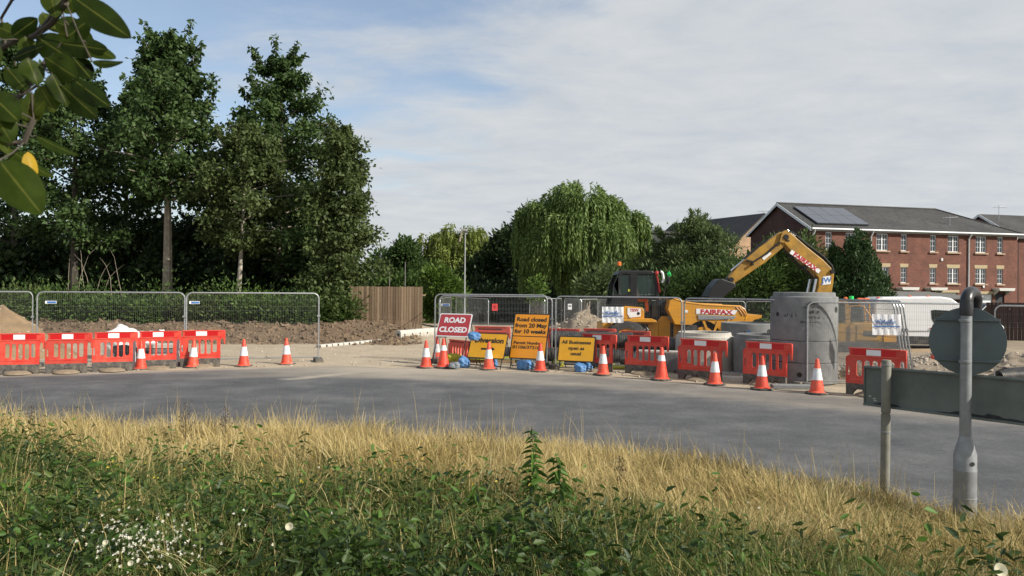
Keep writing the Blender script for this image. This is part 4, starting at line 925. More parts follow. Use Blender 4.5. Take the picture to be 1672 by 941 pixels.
t = thing('concrete_trough', 'grey concrete channel block behind the slots of the pipe barrier', 'concrete block', at(1078, 20.3, 0.0), -0.3)
MB().prism([(-0.62, 0.12), (-0.5, 0.02), (0.5, 0.02), (0.62, 0.38), (0.60, 0.52), (-0.60, 0.52)], -0.25, 0.25).build('block', M['concrete'], t, bevel=0.02)
MB().box((0, 0, 0.545), (1.2, 0.5, 0.04)).build('pale_top', M['concrete_pale'], t)

# ------------------------------------------------------------------ manhole rings
def ring(lab, px, D, R, z0, h, pale=False, spigot=False, marks=None, group='concrete manhole rings'):
    c = at(px, D, z0); t = thing('manhole_ring', lab, 'manhole ring', c, 0, group); w = 0.12
    prof = [(R, 0.008), (R, h-0.02), (R-0.012, h-0.006)]
    if spigot: prof += [(R-0.055, h), (R-0.065, h+0.085), (R-0.08, h+0.095)]
    prof += [(R-w, h+(0.09 if spigot else 0)), (R-w, 0.008)]
    MB().lathe(prof, 64, closed=True).build('wall', M['concrete_pale' if pale else 'concrete'], t, smooth=True)
    for (az, z, r, kind) in marks or []:
        a = math.radians(az); p = Vector((math.cos(a)*(R+0.002), math.sin(a)*(R+0.002), z)); q = Vector((math.cos(a), math.sin(a), 0)).to_track_quat('Z', 'Y').to_matrix()
        if kind == 'hole': MB().lathe([(r*1.25, -0.01), (r*1.25, 0.004), (r, 0.004), (r*0.9, -0.0), (0.0, -0.001)], 18, p, q).build('lifting_hole', M['hole'], t, smooth=True)
        if kind == 'dot': MB().lathe([(r, -0.01), (r, 0.003), (0, 0.003)], 14, p, q).build('sticker', M['blue_ink'], t)
    return t
def stencil(t, R, rows):
    for (a0, a1, z, hh, seed) in rows:
        rng = random.Random(seed); a = a0; mb = MB()
        while a < a1:
            w = rng.choice([0.5, 0.7, 1.0, 1.3, 1.6]); aa = math.radians(a); bb = math.radians(min(a+w, a1))
            if rng.random() < 0.72:
                zz = z+rng.uniform(-0.15, 0.15)*hh; k = hh*rng.uniform(0.25, 1)
                mb.add([((R+0.003)*math.cos(x), (R+0.003)*math.sin(x), q) for x, q in ((aa, zz), (bb, zz), (bb, zz+k), (aa, zz+k))], [(0, 1, 2, 3)])
            a += w+rng.uniform(0.3, 0.9)
        mb.build('stencil', M['stencil'], t)
ringc = 1312; RD = 18.15; RR = 0.755
ring('bottom ring of the tall stack of manhole rings', ringc, RD, RR, 0.05, 0.49, marks=[(243, 0.22, 0.045, 'hole')])
ring('middle ring of the tall stack of manhole rings', ringc, RD, RR, 0.54, 0.5)
t = ring('tallest top ring of the tall manhole stack, stencilled and stained', ringc, RD, RR, 1.04, 1.02, spigot=True, marks=[(316, 0.72, 0.055, 'hole'), (200, 0.6, 0.04, 'hole')])
stencil(t, RR, [(252, 272, 0.84, 0.07, 1), (246, 282, 0.76, 0.03, 2), (254, 276, 0.64, 0.07, 3), (254, 276, 0.52, 0.06, 4), (244, 278, 0.42, 0.05, 5), (215, 240, 0.55, 0.09, 8)])
ring('low pale manhole ring behind the barrier left of the tall rings', 1150, 20.9, 0.77, 0.02, 0.93, pale=True, spigot=True)
ring('low grey manhole ring touching the left side of the tall rings', 1247, 20.1, 0.76, 0.02, 0.93, spigot=True)
ring('grey manhole ring with a blue sticker set farther back by the dumper', 1225, 22.6, 0.84, 0.02, 1.22, spigot=False, marks=[(250, 0.98, 0.05, 'dot'), (243, 0.95, 0.035, 'hole'), (290, 1.0, 0.05, 'hole')])
b = at(1292, 17.0); t = thing('kerb_stone', 'loose grey kerb stone on the road edge by the tall rings', 'kerb stone', b, -0.1)
MB().box((0, 0, 0.055), (0.85, 0.25, 0.11)).build('stone', M['concrete'], t, bevel=0.02)
for k, (px, py, w, rz, lab) in enumerate([(1160, 622, 1.4, -0.3, 'grey kerb stone behind the cone by the low ring'), (1005, 606, 1.2, -0.15, 'dusty kerb stone behind the cone of the all businesses sign'), (1210, 630, 0.9, -0.3, 'short kerb stone left of the barrier at the tall rings')]):
    p = G(px, py-6); o = MB().box((0, 0, 0.06), (w, 0.25, 0.14)).build('kerb_stone', M['concrete_pale'], bevel=0.02); o.location = p; o.rotation_euler = (0, 0, rz); tag(o, lab, 'kerb stone')

# ------------------------------------------------------------------ heaps
def heap(name, lab, px, D, rx, ry, h, m, seed, stones=0, rough=0.12, squash=0.75, z=0.0, srange=(0.04, 0.13)):
    rng = random.Random(seed); b = at(px, D, z); t = thing(name, lab, 'heap', b)
    V, Fs = [], []; nr, na = 26, 72
    for i in range(nr+1):
        r = i/nr
        for k in range(na):
            a = 2*PI*k/na; x, y = math.cos(a)*r*rx, math.sin(a)*r*ry
            e = (1-r)**squash*(1-0.15*r); w = (1-r*0.6)
            zz = h*e+rough*h*w*(hn(x*2.1+seed, y*2.3)+0.5*hn(x*5.3, y*5.1+seed)+0.22*math.sin(x*17+seed)*math.cos(y*15))*min(1, (1-r)*4)
            V.append((x*(1+0.08*math.sin(3*a+seed)), y*(1+0.08*math.cos(2*a+seed)), zz-0.03))
    for i in range(nr):
        for k in range(na): Fs.append((i*na+k, i*na+(k+1) % na, (i+1)*na+(k+1) % na, (i+1)*na+k))
    MB().add(V, Fs).build('mound', m, t, smooth=False).data.shade_smooth()
    if stones:
        sb = MB()
        for s_ in range(stones):
            r = math.sqrt(rng.random())*0.98; a = rng.uniform(0, 2*PI); i = int(r*nr); k = int(a/(2*PI)*na) % na
            c = Vector(V[i*na+k]); q = rng.uniform(*srange); R3 = Matrix.Rotation(rng.uniform(0, 6), 3, Vector((rng.random(), rng.random(), rng.random())).normalized())
            vs = [R3 @ Vector((x*q*rng.uniform(0.5, 1.2), y*q*rng.uniform(0.4, 1), zz*q*rng.uniform(0.4, 0.9)))+c for x, y, zz in ((1, 0, 0), (-1, 0, 0), (0, 1, 0), (0, -1, 0), (0, 0, 1), (0, 0, -1))]
            sb.add(vs, [(0, 2, 4), (2, 1, 4), (1, 3, 4), (3, 0, 4), (2, 0, 5), (1, 2, 5), (3, 1, 5), (0, 3, 5)])
        tag(sb.build('stones', M['stone'], t), kind='stuff')
    return t
heap('sand_heap', 'tall yellow brown sand heap behind the left end of the fence', -12, 23.2, 2.7, 1.7, 1.78, M['tan'], 3, stones=160, rough=0.07, squash=0.9, srange=(0.02, 0.06))
heap('spoil_heap', 'stony grey brown spoil heap above the all businesses sign', 957, 28.5, 2.1, 2.0, 1.42, M['rubble'], 5, stones=340, rough=0.10, squash=0.62, srange=(0.03, 0.11))
heap('gravel_heap', 'low gravel spread behind the round sign, below the van', 1525, 21.5, 2.6, 1.8, 0.45, M['rubble'], 7, stones=420, rough=0.2, srange=(0.04, 0.12))
heap('spoil_heap', 'low brown earth heap at the right edge behind the black pipes', 1660, 20.5, 1.9, 1.3, 0.55, M['rubble'], 9, stones=160, rough=0.15)
heap('gravel_heap', 'small sandy heap behind the barrier under the right banner', 1400, 19.6, 1.0, 1.2, 0.35, M['tan'], 11, stones=90, rough=0.2)
o = MB().lathe([(0, 0), (0.05, 0.02), (0.07, 0.08), (0.03, 0.14), (0, 0.15)], 12).build('red_marker', M['red_sign'], smooth=True); p = at(1524, 20.0, 0.42); o.location = p; tag(o, 'small red plastic marker lying on the gravel behind the round sign', 'marker')
for k in range(3):
    corr('drain_pipe', ['front', 'middle', 'rear'][k]+' one of three dark pipes at the right edge behind the round sign', at(1630+k*6, 18.4+0.35*k, 0.17), at(1735, 19.2+0.35*k, 0.17), 0.14, 'dark pipes at the right edge')
o = MB().box((0, 0, 0.12), (3.0, 0.25, 0.06), 0.25).build('scaffold_board', M['timber']); o.location = at(1500, 22.5, 0.35); tag(o, 'muddy timber board lying behind the gravel below the van', 'board')

# bulk bags and dark sheet by the left barriers
blob('bulk_bag', 'white bulk bag with crumpled top behind the left barriers', 'bulk bag', 203, 580, 22.6, (0.95, 0.9, 1.0), M['bulkbag'], 21, z=0.0)
blob('bulk_bag', 'lower white bulk bag right of the crumpled tall one', 'bulk bag', 232, 580, 22.9, (0.85, 0.8, 0.86), M['bulkbag'], 22, z=0.0)
blob('plastic_bag', 'small scrap of white plastic on the earth bank by the fence joint', 'bag', 263, 536, 29.5, (0.3, 0.3, 0.3), M['bulkbag'], 23, z=0.2)
blob('tarpaulin', 'black tarpaulin bundle seen through the slots of the left barriers', 'tarpaulin', 216, 580, 21.7, (1.1, 0.5, 0.55), M['black'], 24, z=0.0)
t = thing('slab_stack', 'grey and white slabs stacked behind the barrier next to the bulk bags', 'slabs', at(258, 21.9), 0.1)
for k in range(4): MB().box((0.02*k, 0, 0.08+0.13*k), (1.15, 0.6, 0.11), 0.03*k).build('slab', M['concrete_pale'] if k % 2 else M['concrete'], t, bevel=0.01)
o = MB().box((0, 0, 0.4), (0.07, 0.05, 0.8)).build('marker_post', M['white']); o.location = at(219, 20.1); tag(o, 'white marker post in the gap left of the leftmost cone', 'post')
o = MB().box((0, 0, 0.4), (0.06, 0.05, 0.8)).build('marker_post', M['white']); o.location = at(290.5, 20.7); tag(o, 'white marker post in the gap before the last left barrier', 'post')

# drainage kerb blocks in the closed road
def drain_block(lab, A, B, h, first_open, group):
    d = B-A; L = d.length; t = thing('drainage_kerb', lab, 'kerb block', A, math.atan2(d.y, d.x), group)
    prof = [(-0.13, 0), (0.13, 0), (0.13, h*0.85), (0.09, h), (-0.09, h), (-0.13, h*0.85)]; hole = rrect(-0.06, h*0.2, 0.06, h*0.75, 0.055, 5)
    me = sheet2d([prof, hole], L-0.012, 0.006); me.transform(Matrix.Rotation(PI/2, 4, 'Z')); me.transform(Matrix.Translation((L/2, 0, 0))); link('block', me, M['concrete_pale'], t)
    MB().lathe([(0.045, -0.02), (0.045, 0.004), (0, 0.004)], 14, (L*0.5, -0.131, h*0.60), Matrix.Rotation(PI/2, 3, 'X')).build('inlet', M['hole'], t)
A = at(650, 30.5, 0.03); B = at(722, 33.5, 0.03)
for k in range(6):
    drain_block(['end block with open mouth', 'second block', 'third block', 'fourth block', 'fifth block', 'last block, next to the fence,'][k]+' of the raised white drainage kerb row', A.lerp(B, k/6), A.lerp(B, (k+1)/6), 0.44, k == 0, 'raised white drainage kerb')
A = at(520, 27.2, 0.0); B = at(640, 31.0, 0.0)
ORD = ['first', 'second', 'third', 'fourth', 'fifth', 'sixth', 'seventh']
for k in range(7):
    drain_block(ORD[k]+' block from the fence end in the low tan kerb row of the road mouth', A.lerp(B, k/7), A.lerp(B, (k+0.93)/7), 0.13, False, 'low tan kerb row')

# banners, notices
def banner(lab, x0, y0, x1, y1, D0, D1, words, off=0.05):
    A = P(x0, y1, D0-off); B = P(x1, y1, D1-off); T = P(x0, y0, D0-off); d = B-A; d.z = 0; W = d.length; H = T.z-A.z; u = d.normalized(); v = Vector((0, 0, 1)); n = u.cross(v)
    t = thing('fence_banner', lab, 'banner', A, math.atan2(d.y, d.x))
    V = []; nx, nz = 14, 6
    for j in range(nz+1):
        for i in range(nx+1): V.append(A+u*W*i/nx+v*H*j/nz+n*(0.012*math.sin(i*1.9+j*0.6)))
    MB().add(V, [(j*(nx+1)+i, j*(nx+1)+i+1, (j+1)*(nx+1)+i+1, (j+1)*(nx+1)+i) for j in range(nz) for i in range(nx)]).build('sheet', M['white'], t, True, smooth=True)
    rng = random.Random(words); sc = MB(); q = A+u*W*0.08+v*H*0.62+n*0.018; pts = [q]
    for k in range(34):
        pts.append(q+u*W*0.022*k+v*H*(0.10*math.sin(k*2.1)+0.09*(rng.random()-0.5)+(0.16 if k in (2, 9, 27) else 0)))
    sc.tube(pts, 0.006, 4); sc.build('handwriting', M['blue_ink'], t, True)
    MB().prismO([(0.04*W, 0.38*H), (0.96*W, 0.40*H), (0.96*W, 0.45*H), (0.04*W, 0.44*H)], A+n*0.015, u, v, n*0.002).build('stripe', M['blue_ink'], t, True)
banner('white banner with blue line on the fence left of the dumper hood', 983, 501, 1018, 527, 20.15, 20.1, 1)
banner('white banner with blue line on the fence above the right barrier', 1424, 513, 1471, 547, 17.15, 17.05, 2)
o = MB().box((0, 0, 0), (0.24, 0.01, 0.30)).build('notice', M['red_sign']); o.location = P(808, 502, 32.6); MB().box((0, -0.008, 0.02), (0.10, 0.004, 0.12)).build('symbol', M['letter_red'], o); tag(o, 'small red notice on the far fence above the diversion sign', 'notice')
o = MB().box((0, 0, 0), (0.17, 0.01, 0.25)).build('notice', M['white']); o.location = P(930.5, 501, 32.6); MB().box((0, -0.008, 0.03), (0.10, 0.004, 0.05)).build('print', M['letter_black'], o); tag(o, 'small white notice on the far fence above the spoil heap', 'notice')
b = at(977, 41); t = thing('diamond_sign', 'small blue diamond sign under the willow left of the dumper cab', 'sign', b); z = P(977, 477, 41).z
MB().tube([(0, 0, 0), (0, 0, z+0.2)], 0.025, 6).build('post', M['lampgrey'], t)
MB().prism([(-0.24, z), (0, z-0.24), (0.24, z), (0, z+0.24)], -0.05, -0.035).build('face', M['blue_sign'], t); MB().prism([(-0.11, z-0.04), (0, z-0.0), (0.11, z-0.04), (0, z+0.1)], -0.058, -0.052).build('symbol', M['white'], t)

# loose clods over the earth bank
rng = random.Random(77); sb = MB()
for k in range(5200):
    px, D = rng.uniform(-40, 700), rng.uniform(26.5, 36) if k % 3 else rng.uniform(28.5, 33)
    c = at(px, D)
    if soil(c.x, c.y) < 0.35: continue
    c.z = site_z(c.x, c.y)+0.02; q = rng.uniform(0.04, 0.17)*(1.3 if rng.random() < 0.12 else 0.8); R3 = Matrix.Rotation(rng.uniform(0, 6), 3, Vector((rng.random(), rng.random(), rng.random()+0.1)).normalized())
    sb.add([R3 @ Vector((x*q*rng.uniform(0.6, 1.4), y*q*rng.uniform(0.5, 1), zz*q*rng.uniform(0.4, 0.9)))+c for x, y, zz in ((1, 0, 0), (-1, 0, 0), (0, 1, 0), (0, -1, 0), (0, 0, 1), (0, 0, -1))], [(0, 2, 4), (2, 1, 4), (1, 3, 4), (3, 0, 4), (2, 0, 5), (1, 2, 5), (3, 1, 5), (0, 3, 5)])
tag(sb.build('earth_clods', M['clod']), 'loose brown clods and stones strewn over the earth bank', 'earth', kind='stuff')
rng = random.Random(78); sb = MB()
for k in range(2600):
    px, D = rng.uniform(0, 1660), rng.uniform(17, 30); c = at(px, D)
    if c.y < far(c.x)+0.4: continue
    c.z = site_z(c.x, c.y)+0.02; q = rng.uniform(0.015, 0.055); R3 = Matrix.Rotation(rng.uniform(0, 6), 3, Vector((rng.random(), rng.random(), rng.random()+0.1)).normalized())
    sb.add([R3 @ Vector((x*q*rng.uniform(0.6, 1.4), y*q, zz*q*rng.uniform(0.4, 0.9)))+c for x, y, zz in ((1, 0, 0), (-1, 0, 0), (0, 1, 0), (0, -1, 0), (0, 0, 1), (0, 0, -1))], [(0, 2, 4), (2, 1, 4), (1, 3, 4), (3, 0, 4), (2, 0, 5), (1, 2, 5), (3, 1, 5), (0, 3, 5)])
tag(sb.build('loose_stones', M['stone']), 'small loose stones scattered over the site surface', 'stones', kind='stuff')
# ------------------------------------------------------------------ articulated site dumper
class Px:      # pixel-sized drawing plane at distance D, standing on the ground, facing the road
    def __init__(s, px0, D): s.k = D/F; s.x0 = px0; s.b = at(px0, D); s.y0 = CY+0.008*(px0-CX)+CH*F/D
    def __call__(s, x, y): return ((x-s.x0)*s.k, (s.y0-y)*s.k)
    def poly(s, pts): return [s(*p) for p in pts]
def wheel(parent, x, y, r, w, m=None, rim=None):
    q = Matrix.Rotation(PI/2, 3, 'X'); n = 40; prof = [(r*0.55, -w/2), (r*0.85, -w/2), (r*0.97, -w*0.42), (r, -w*0.3), (r, w*0.3), (r*0.97, w*0.42), (r*0.85, w/2), (r*0.55, w/2)]
    o = MB().lathe(prof, n, (0, 0, 0), q, closed=True).build('wheel', M['rubber'], parent, smooth=True); o.location = (x, y, r)
    tr = MB()
    for k in range(20):
        a = 2*PI*k/20
        for sgn in (-1, 1): tr.box(Vector((math.cos(a+0.08*sgn)*r*1.0, sgn*w*0.22, math.sin(a+0.08*sgn)*r*1.0)), (0.07, w*0.42, 0.06), M=Matrix.Rotation(-a, 3, 'Y'))
    tr.build('tread', M['rubber'], o)
    MB().lathe([(0, -w*0.30), (r*0.30, -w*0.34), (r*0.50, -w*0.36), (r*0.56, -w*0.46), (r*0.56, w*0.4), (0, w*0.4)], 24, (0, 0, 0), q).build('rim', rim or M['yellow'], o, smooth=True)
    return o
p = Px(1110, 24.2); t = thing('site_dumper', 'yellow articulated site dumper with black cab and long front skip', 'dumper', p.b); DP = t
pp = p.poly
MB().prism(pp([(985, 556), (985, 531), (1000, 526), (1078, 526), (1078, 556)]), 0.3, 1.9).build('rear_chassis', M['yellow'], t, bevel=0.02)
MB().prism(pp([(1078, 556), (1078, 524), (1084, 517), (1110, 520), (1116, 530), (1116, 556)]), 0.35, 1.85).build('front_chassis', M['yellow'], t, bevel=0.02)
MB().prism(pp([(1098, 528), (1103, 528), (1103, 556), (1098, 556)]), 0.335, 0.36).build('louvre', M['black'], t)
MB().prism(pp([(1094, 518), (1104, 516), (1118, 521), (1116, 525), (1094, 522)]), 0.2, 1.0).build('step_plate', M['concrete'], t)
MB().prism(pp([(1012, 526), (1018, 503), (1022, 501), (1050, 503), (1054, 508), (1054, 526)]), 0.25, 1.95).build('bonnet', M['yellow'], t, bevel=0.025)
MB().prism(pp([(1026, 504), (1048, 505), (1048, 518), (1030, 520), (1026, 514)]), 0.235, 0.25).build('bonnet_panel', M['white'], t)
c = p(1037, 508); me = text_mesh('TEW', 0.13, 0.004, 0.001); me.transform(frame_mat((c[0], 0.232, c[1]), (1, 0, 0), (0, 0, 1), (0, -1, 0))); link('lettering', me, M['letter_red'], t)
c = p(1044, 513); MB().lathe([(0.05, -0.005), (0.05, 0.004), (0, 0.004)], 14, (c[0], 0.233, c[1]), Matrix.Rotation(PI/2, 3, 'X')).build('badge', M['black'], t)
MB().prism(pp([(996, 528), (1004, 522), (1064, 521), (1072, 524), (1072, 527), (1004, 527), (998, 531)]), 0.02, 0.5).build('mudguard', M['yellow'], t, bevel=0.01)
MB().prism(pp([(1036, 531), (1060, 531), (1064, 548), (1034, 548)]), 0.28, 0.31).build('engine_bay', M['rubber'], t)
for k in range(4): a, b = p(1038+k*6, 533), p(1042+k*5, 547); MB().tube([(a[0], 0.27, a[1]), (b[0]+0.06, 0.24, (a[1]+b[1])/2), (b[0], 0.27, b[1])], 0.02, 6).build('hose', M['steel'], t, smooth=True)
for yy in (0.22, 1.98):
    wheel(t, p(1024, 0)[0], yy, 0.62, 0.44); wheel(t, p(1148, 0)[0], yy, 0.66, 0.48)
# cab: two framed sides, roof, panes
outer = pp([(998, 556), (1000, 500), (1004, 466), (1013, 447), (1019, 443.5), (1066, 443.5), (1073, 448), (1078, 470), (1082, 520), (1082, 556)])
h1 = pp([(1003, 482), (1005, 466), (1011, 453), (1011, 482)]); h2 = pp([(1014.5, 481), (1014.5, 453), (1019, 448), (1031, 448), (1032, 481)])
h3 = pp([(1043, 484), (1043, 450), (1046, 447.5), (1066, 447.5), (1070, 451), (1074, 484)]); h4 = pp([(1044, 522), (1044, 489), (1074, 489), (1077, 522)])
for nm, yy in (('cab_side', 0.42), ('cab_side', 1.72)):
    me = sheet2d([outer, h1, h2, h3, h4], 0.06, 0.008); me.transform(Matrix.Translation((0, yy, 0))); o = link(nm, me, M['black'], t)
    for h in (h1, h2, h3): MB().prism(h, yy-0.006, yy+0.006).build('pane', M['glass'], o)
MB().prism(pp([(1010, 449), (1016, 442), (1068, 442), (1075, 449)]), 0.38, 1.76).build('roof', M['black'], t, bevel=0.03)
for q in ([(998, 556), (1000, 500), (1004, 500), (1003, 556)], [(1078, 556), (1079, 500), (1082, 500), (1083, 556)]): MB().prism(pp(q), 0.455, 1.685).build('cab_end', M['black'], t)
MB().prism(pp([(1036, 526), (1036, 506), (1040, 488), (1044, 488), (1046, 504), (1062, 506), (1062, 512), (1050, 526)]), 0.75, 1.35).build('seat', M['rubber'], t, bevel=0.04)
MB().prism(pp([(1044, 490), (1062, 489), (1063, 493), (1046, 494)]), 0.55, 0.70).prism(pp([(1058, 493), (1063, 493), (1064, 510), (1060, 510)]), 0.55, 0.7).prism(pp([(1043, 470), (1046, 474), (1049, 483), (1043, 483)]), 0.55, 0.62).build('orange_grab_bar', M['orange'], t, bevel=0.015)
MB().prism(pp([(1028, 473), (1033, 473), (1033, 477), (1028, 477)]), 0.40, 0.41).build('window_sticker', M['lime'], t)
MB().prism(pp([(1004, 500), (1040, 500), (1040, 522), (1004, 522)]), 0.45, 0.5).build('grille', M['rubber'], t)
a = p(1016.5, 442); MB().tube([(a[0], 0.9, a[1]), (a[0], 0.9, a[1]+0.18)], 0.015, 6).build('beacon_stalk', M['black'], t); MB().lathe([(0, 0), (0.07, 0), (0.065, 0.11), (0.03, 0.13), (0, 0.13)], 14, (a[0], 0.9, a[1]+0.17)).build('beacon', M['beacon'], t, smooth=True)
a = p(1075, 447); b2 = p(1080, 478); MB().tube([(a[0], 0.36, a[1]), (b2[0], 0.34, b2[1])], 0.03, 8).lathe([(0, 0), (0.07, 0.02), (0.06, 0.1), (0, 0.12)], 12, (a[0], 0.36, a[1]-0.03)).build('red_grab_rail', M['mirror_red'], t, smooth=True)
a = [p(*q) for q in ((1081, 443), (1084, 446), (1086, 458), (1083, 462))]; MB().tube([(x, 0.30, z) for x, z in a], 0.04, 8).build('mirror', M['white'], t, smooth=True)
a = [p(*q) for q in ((1084, 490), (1088, 470), (1092, 456), (1094, 452))]; MB().tube([(x, 0.25, z) for x, z in a], 0.02, 8).build('mirror_arm', M['black'], t, smooth=True); a = p(1093, 458); MB().box((a[0], 0.24, a[1]), (0.05, 0.16, 0.26)).build('mirror_head', M['black'], t, bevel=0.02)
a = p(1095, 449); MB().lathe([(0, 0), (0.045, 0.0), (0.09, 0.08), (0.085, 0.1), (0, 0.1)], 14, (a[0]-0.04, 0.4, a[1]), Matrix.Rotation(1.2, 3, 'Y')).build('green_beacon', M['green_lens'], t, smooth=True)
MB().prism(pp([(1080, 500), (1096, 488), (1104, 520), (1094, 524)]), 0.5, 1.7).build('skip_rear_shield', M['black'], t)
# skip: side plates + bent floor
sk = pp([(1093, 491), (1099, 488), (1118, 494), (1152, 498), (1208, 500), (1214, 504), (1219, 513), (1216, 522), (1192, 531), (1168, 546), (1144, 546), (1137, 531), (1102, 530), (1090, 506)])
for y_ in (-0.02, 2.12): MB().prism(sk, y_, y_+0.05).build('skip_side', M['yellow'], t, bevel=0.008)
fl = MB(); low = pp([(1093, 491), (1090, 506), (1102, 530), (1137, 531), (1144, 546), (1168, 546), (1192, 531), (1216, 522)]); inn = [(x*0.995, z+0.04) for x, z in low]
fl.prism(low+list(reversed(inn)), 0.03, 2.12).build('skip_floor', M['yellow'], t)
rim_ = pp([(1099, 488), (1118, 494), (1152, 498), (1208, 500), (1214, 504), (1219, 513), (1216, 522)])
for yy in (0.0, 2.15): MB().tube([(x, yy, z) for x, z in rim_], 0.035, 8).build('skip_rim', M['yellow'], t, smooth=True)
for dx in (0, 5): a = pp([(1206+dx-5, 501), (1212+dx-5, 507), (1216+dx-4, 515)]); MB().tube([(x, -0.03, z) for x, z in a], 0.018, 6).build('lip_rib', M['yellow'], t, smooth=True)
MB().prism(pp([(1190, 527), (1216, 515), (1248, 514), (1247, 519), (1236, 522), (1228, 528)]), 0.25, 1.9).build('skip_spout', M['yellow'], t, bevel=0.01)
MB().prism(pp([(1138, 514), (1202, 516), (1196, 521), (1140, 522)]), -0.05, -0.02).build('stiffener', M['steel'], t, bevel=0.006)
for q in ((1148, 524, 1156, 544), (1172, 524, 1166, 540), (1190, 521, 1176, 538)): MB().prism(pp([(q[0]-2, q[1]), (q[0]+2, q[1]), (q[2]+2, q[3]), (q[2]-2, q[3])]), -0.05, -0.02).build('gusset', M['yellow'], t)
MB().prism(pp([(1136, 504), (1203, 506), (1199, 513.5), (1136, 512.5)]), -0.035, -0.022).build('name_board', M['white'], t)
c = p(1168.5, 509); me = text_mesh('FAIRFAX', 0.185, 0.010, 0.001, sx=1.42); me.transform(Matrix.Rotation(-0.02, 4, 'Z')); me.transform(frame_mat((c[0], -0.037, c[1]-0.01), (1, 0, 0), (0, 0, 1), (0, -1, 0))); link('lettering', me, M['letter_red'], t)
MB().prism(pp([(1117, 506), (1122, 506.5), (1122, 511), (1117, 510.5)]), -0.03, -0.022).build('plate', M['white'], t)

# ------------------------------------------------------------------ excavator
p = Px(1400, 27.0); t = thing('excavator', 'worn yellow excavator with raised bent boom behind the tall rings', 'excavator', p.b); pp = p.poly; YB = 0.95
boom = pp([(1340, 500), (1349, 470), (1350, 455), (1341, 443), (1318, 424), (1300, 406), (1291, 396), (1287, 383), (1294, 376.5), (1303, 379), (1330, 402), (1358, 424), (1371, 437), (1376, 448), (1375, 460), (1369, 500)])
MB().prism(boom, YB-0.2, YB+0.2).build('boom', M['ochre'], t, bevel=0.03)
dip = pp([(1300, 380), (1292, 376), (1283, 379), (1250, 404), (1222, 428), (1205, 447), (1198, 455), (1199, 462), (1207, 466), (1230, 450), (1262, 428), (1291, 403), (1299, 394)])
MB().prism(dip, YB-0.15, YB+0.15).build('dipper_arm', M['ochre'], t, bevel=0.03)
for a, b2 in (((1296, 381), (1298, 398)),): pass
for cx_, cy_, r in ((1294, 386, 0.10), (1203, 458, 0.09), (1372, 443, 0.08), (1238, 432, 0.05)):
    q = p(cx_, cy_); MB().lathe([(0, -0.27), (r*0.9, -0.27), (r, -0.25), (r, 0.25), (r*0.9, 0.27), (0, 0.27)], 16, (q[0], YB, q[1]), Matrix.Rotation(PI/2, 3, 'X')).build('pin', M['black'], t, smooth=True)
def ram(x0, y0, x1, y1, split, r, yy=YB, m=None):
    a, b_ = p(x0, y0), p(x1, y1); a3 = Vector((a[0], yy, a[1])); b3 = Vector((b_[0], yy, b_[1])); c3 = a3.lerp(b3, split)
    o = MB().tube([a3, c3], r, 12).build('ram', m or M['black'], t, smooth=True); MB().tube([c3, b3], r*0.55, 10).build('rod', M['chrome'], o, smooth=True)
hs = [p(*q) for q in ((1340, 492), (1347, 470), (1347, 455), (1339, 446), (1316, 427), (1298, 409), (1289, 396))]
for dz_ in (0, 0.09): MB().tube([(x-0.03, YB-0.1+dz_*2, z-0.03) for x, z in hs], 0.024, 6).build('hose', M['black'], t, smooth=True)
for q in ((1347, 457), (1328, 437), (1307, 418)): a = p(*q); MB().box((a[0], YB, a[1]), (0.12, 0.34, 0.10)).build('hose_clamp', M['black'], t, bevel=0.01)
ram(1366, 427, 1300, 374, 0.80, 0.085); ram(1266, 392, 1205, 443, 0.62, 0.075); ram(1336, 498, 1344, 456, 0.35, 0.085, YB-0.28); ram(1336, 498, 1344, 456, 0.35, 0.085, YB+0.28)
hs = [p(*q) for q in ((1228, 425), (1240, 428), (1262, 414), (1280, 398), (1292, 390), (1300, 392))]; MB().tube([(x, YB-0.2, z) for x, z in hs], 0.035, 7).build('hose', M['black'], t, smooth=True)
hs = [p(*q) for q in ((1299, 376), (1306, 377), (1330, 396), (1360, 418), (1374, 433), (1378, 446))]; MB().tube([(x, YB-0.1, z) for x, z in hs], 0.03, 7).build('hose', M['black'], t, smooth=True)
MB().prism(pp([(1299, 378), (1294, 374), (1288, 377), (1283, 394), (1290, 396)]), YB-0.24, YB-0.2).build('link_plate', M['ochre'], t)
MB().prism(pp([(1304, 407), (1353, 441), (1349, 446.5), (1300.5, 413)]), YB-0.215, YB-0.2).build('name_board', M['white'], t)
c = p(1326.5, 427); me = text_mesh('FAIRFAX', 0.21, 0.010, 0.001, sx=1.25); me.transform(Matrix.Rotation(-math.atan2(34, 49), 4, 'Z')); me.transform(frame_mat((c[0], YB-0.219, c[1]), (1, 0, 0), (0, 0, 1), (0, -1, 0))); link('lettering', me, M['letter_red'], t)
MB().prism(pp([(1357, 452), (1369, 450), (1370, 464), (1355, 466)]), YB-0.21, YB-0.2).build('decal', M['white'], t)
c = p(1363, 458); me = text_mesh('JW', 0.26, 0.008, 0.001); me.transform(frame_mat((c[0], YB-0.213, c[1]), (1, 0, 0.1), (0, 0, 1), (0, -1, 0))); link('lettering', me, M['blue_ink'], t)
MB().prism(pp([(1255, 421), (1268, 411), (1271, 414), (1258, 425)]), YB-0.165, YB-0.15).build('decal', M['white'], t)
bk = pp([(1160, 487), (1168, 471), (1178, 459), (1184, 456.5), (1206, 464), (1208, 470), (1197, 479), (1186, 489), (1172, 494)])
MB().prism(bk, YB-0.45, YB+0.45).build('bucket', M['black'], t, bevel=0.03)
MB().prism(pp([(1194, 462), (1199, 452), (1206, 456), (1211, 468), (1204, 472)]), YB-0.12, YB+0.12).build('quick_hitch', M['blackpl'], t, bevel=0.01)
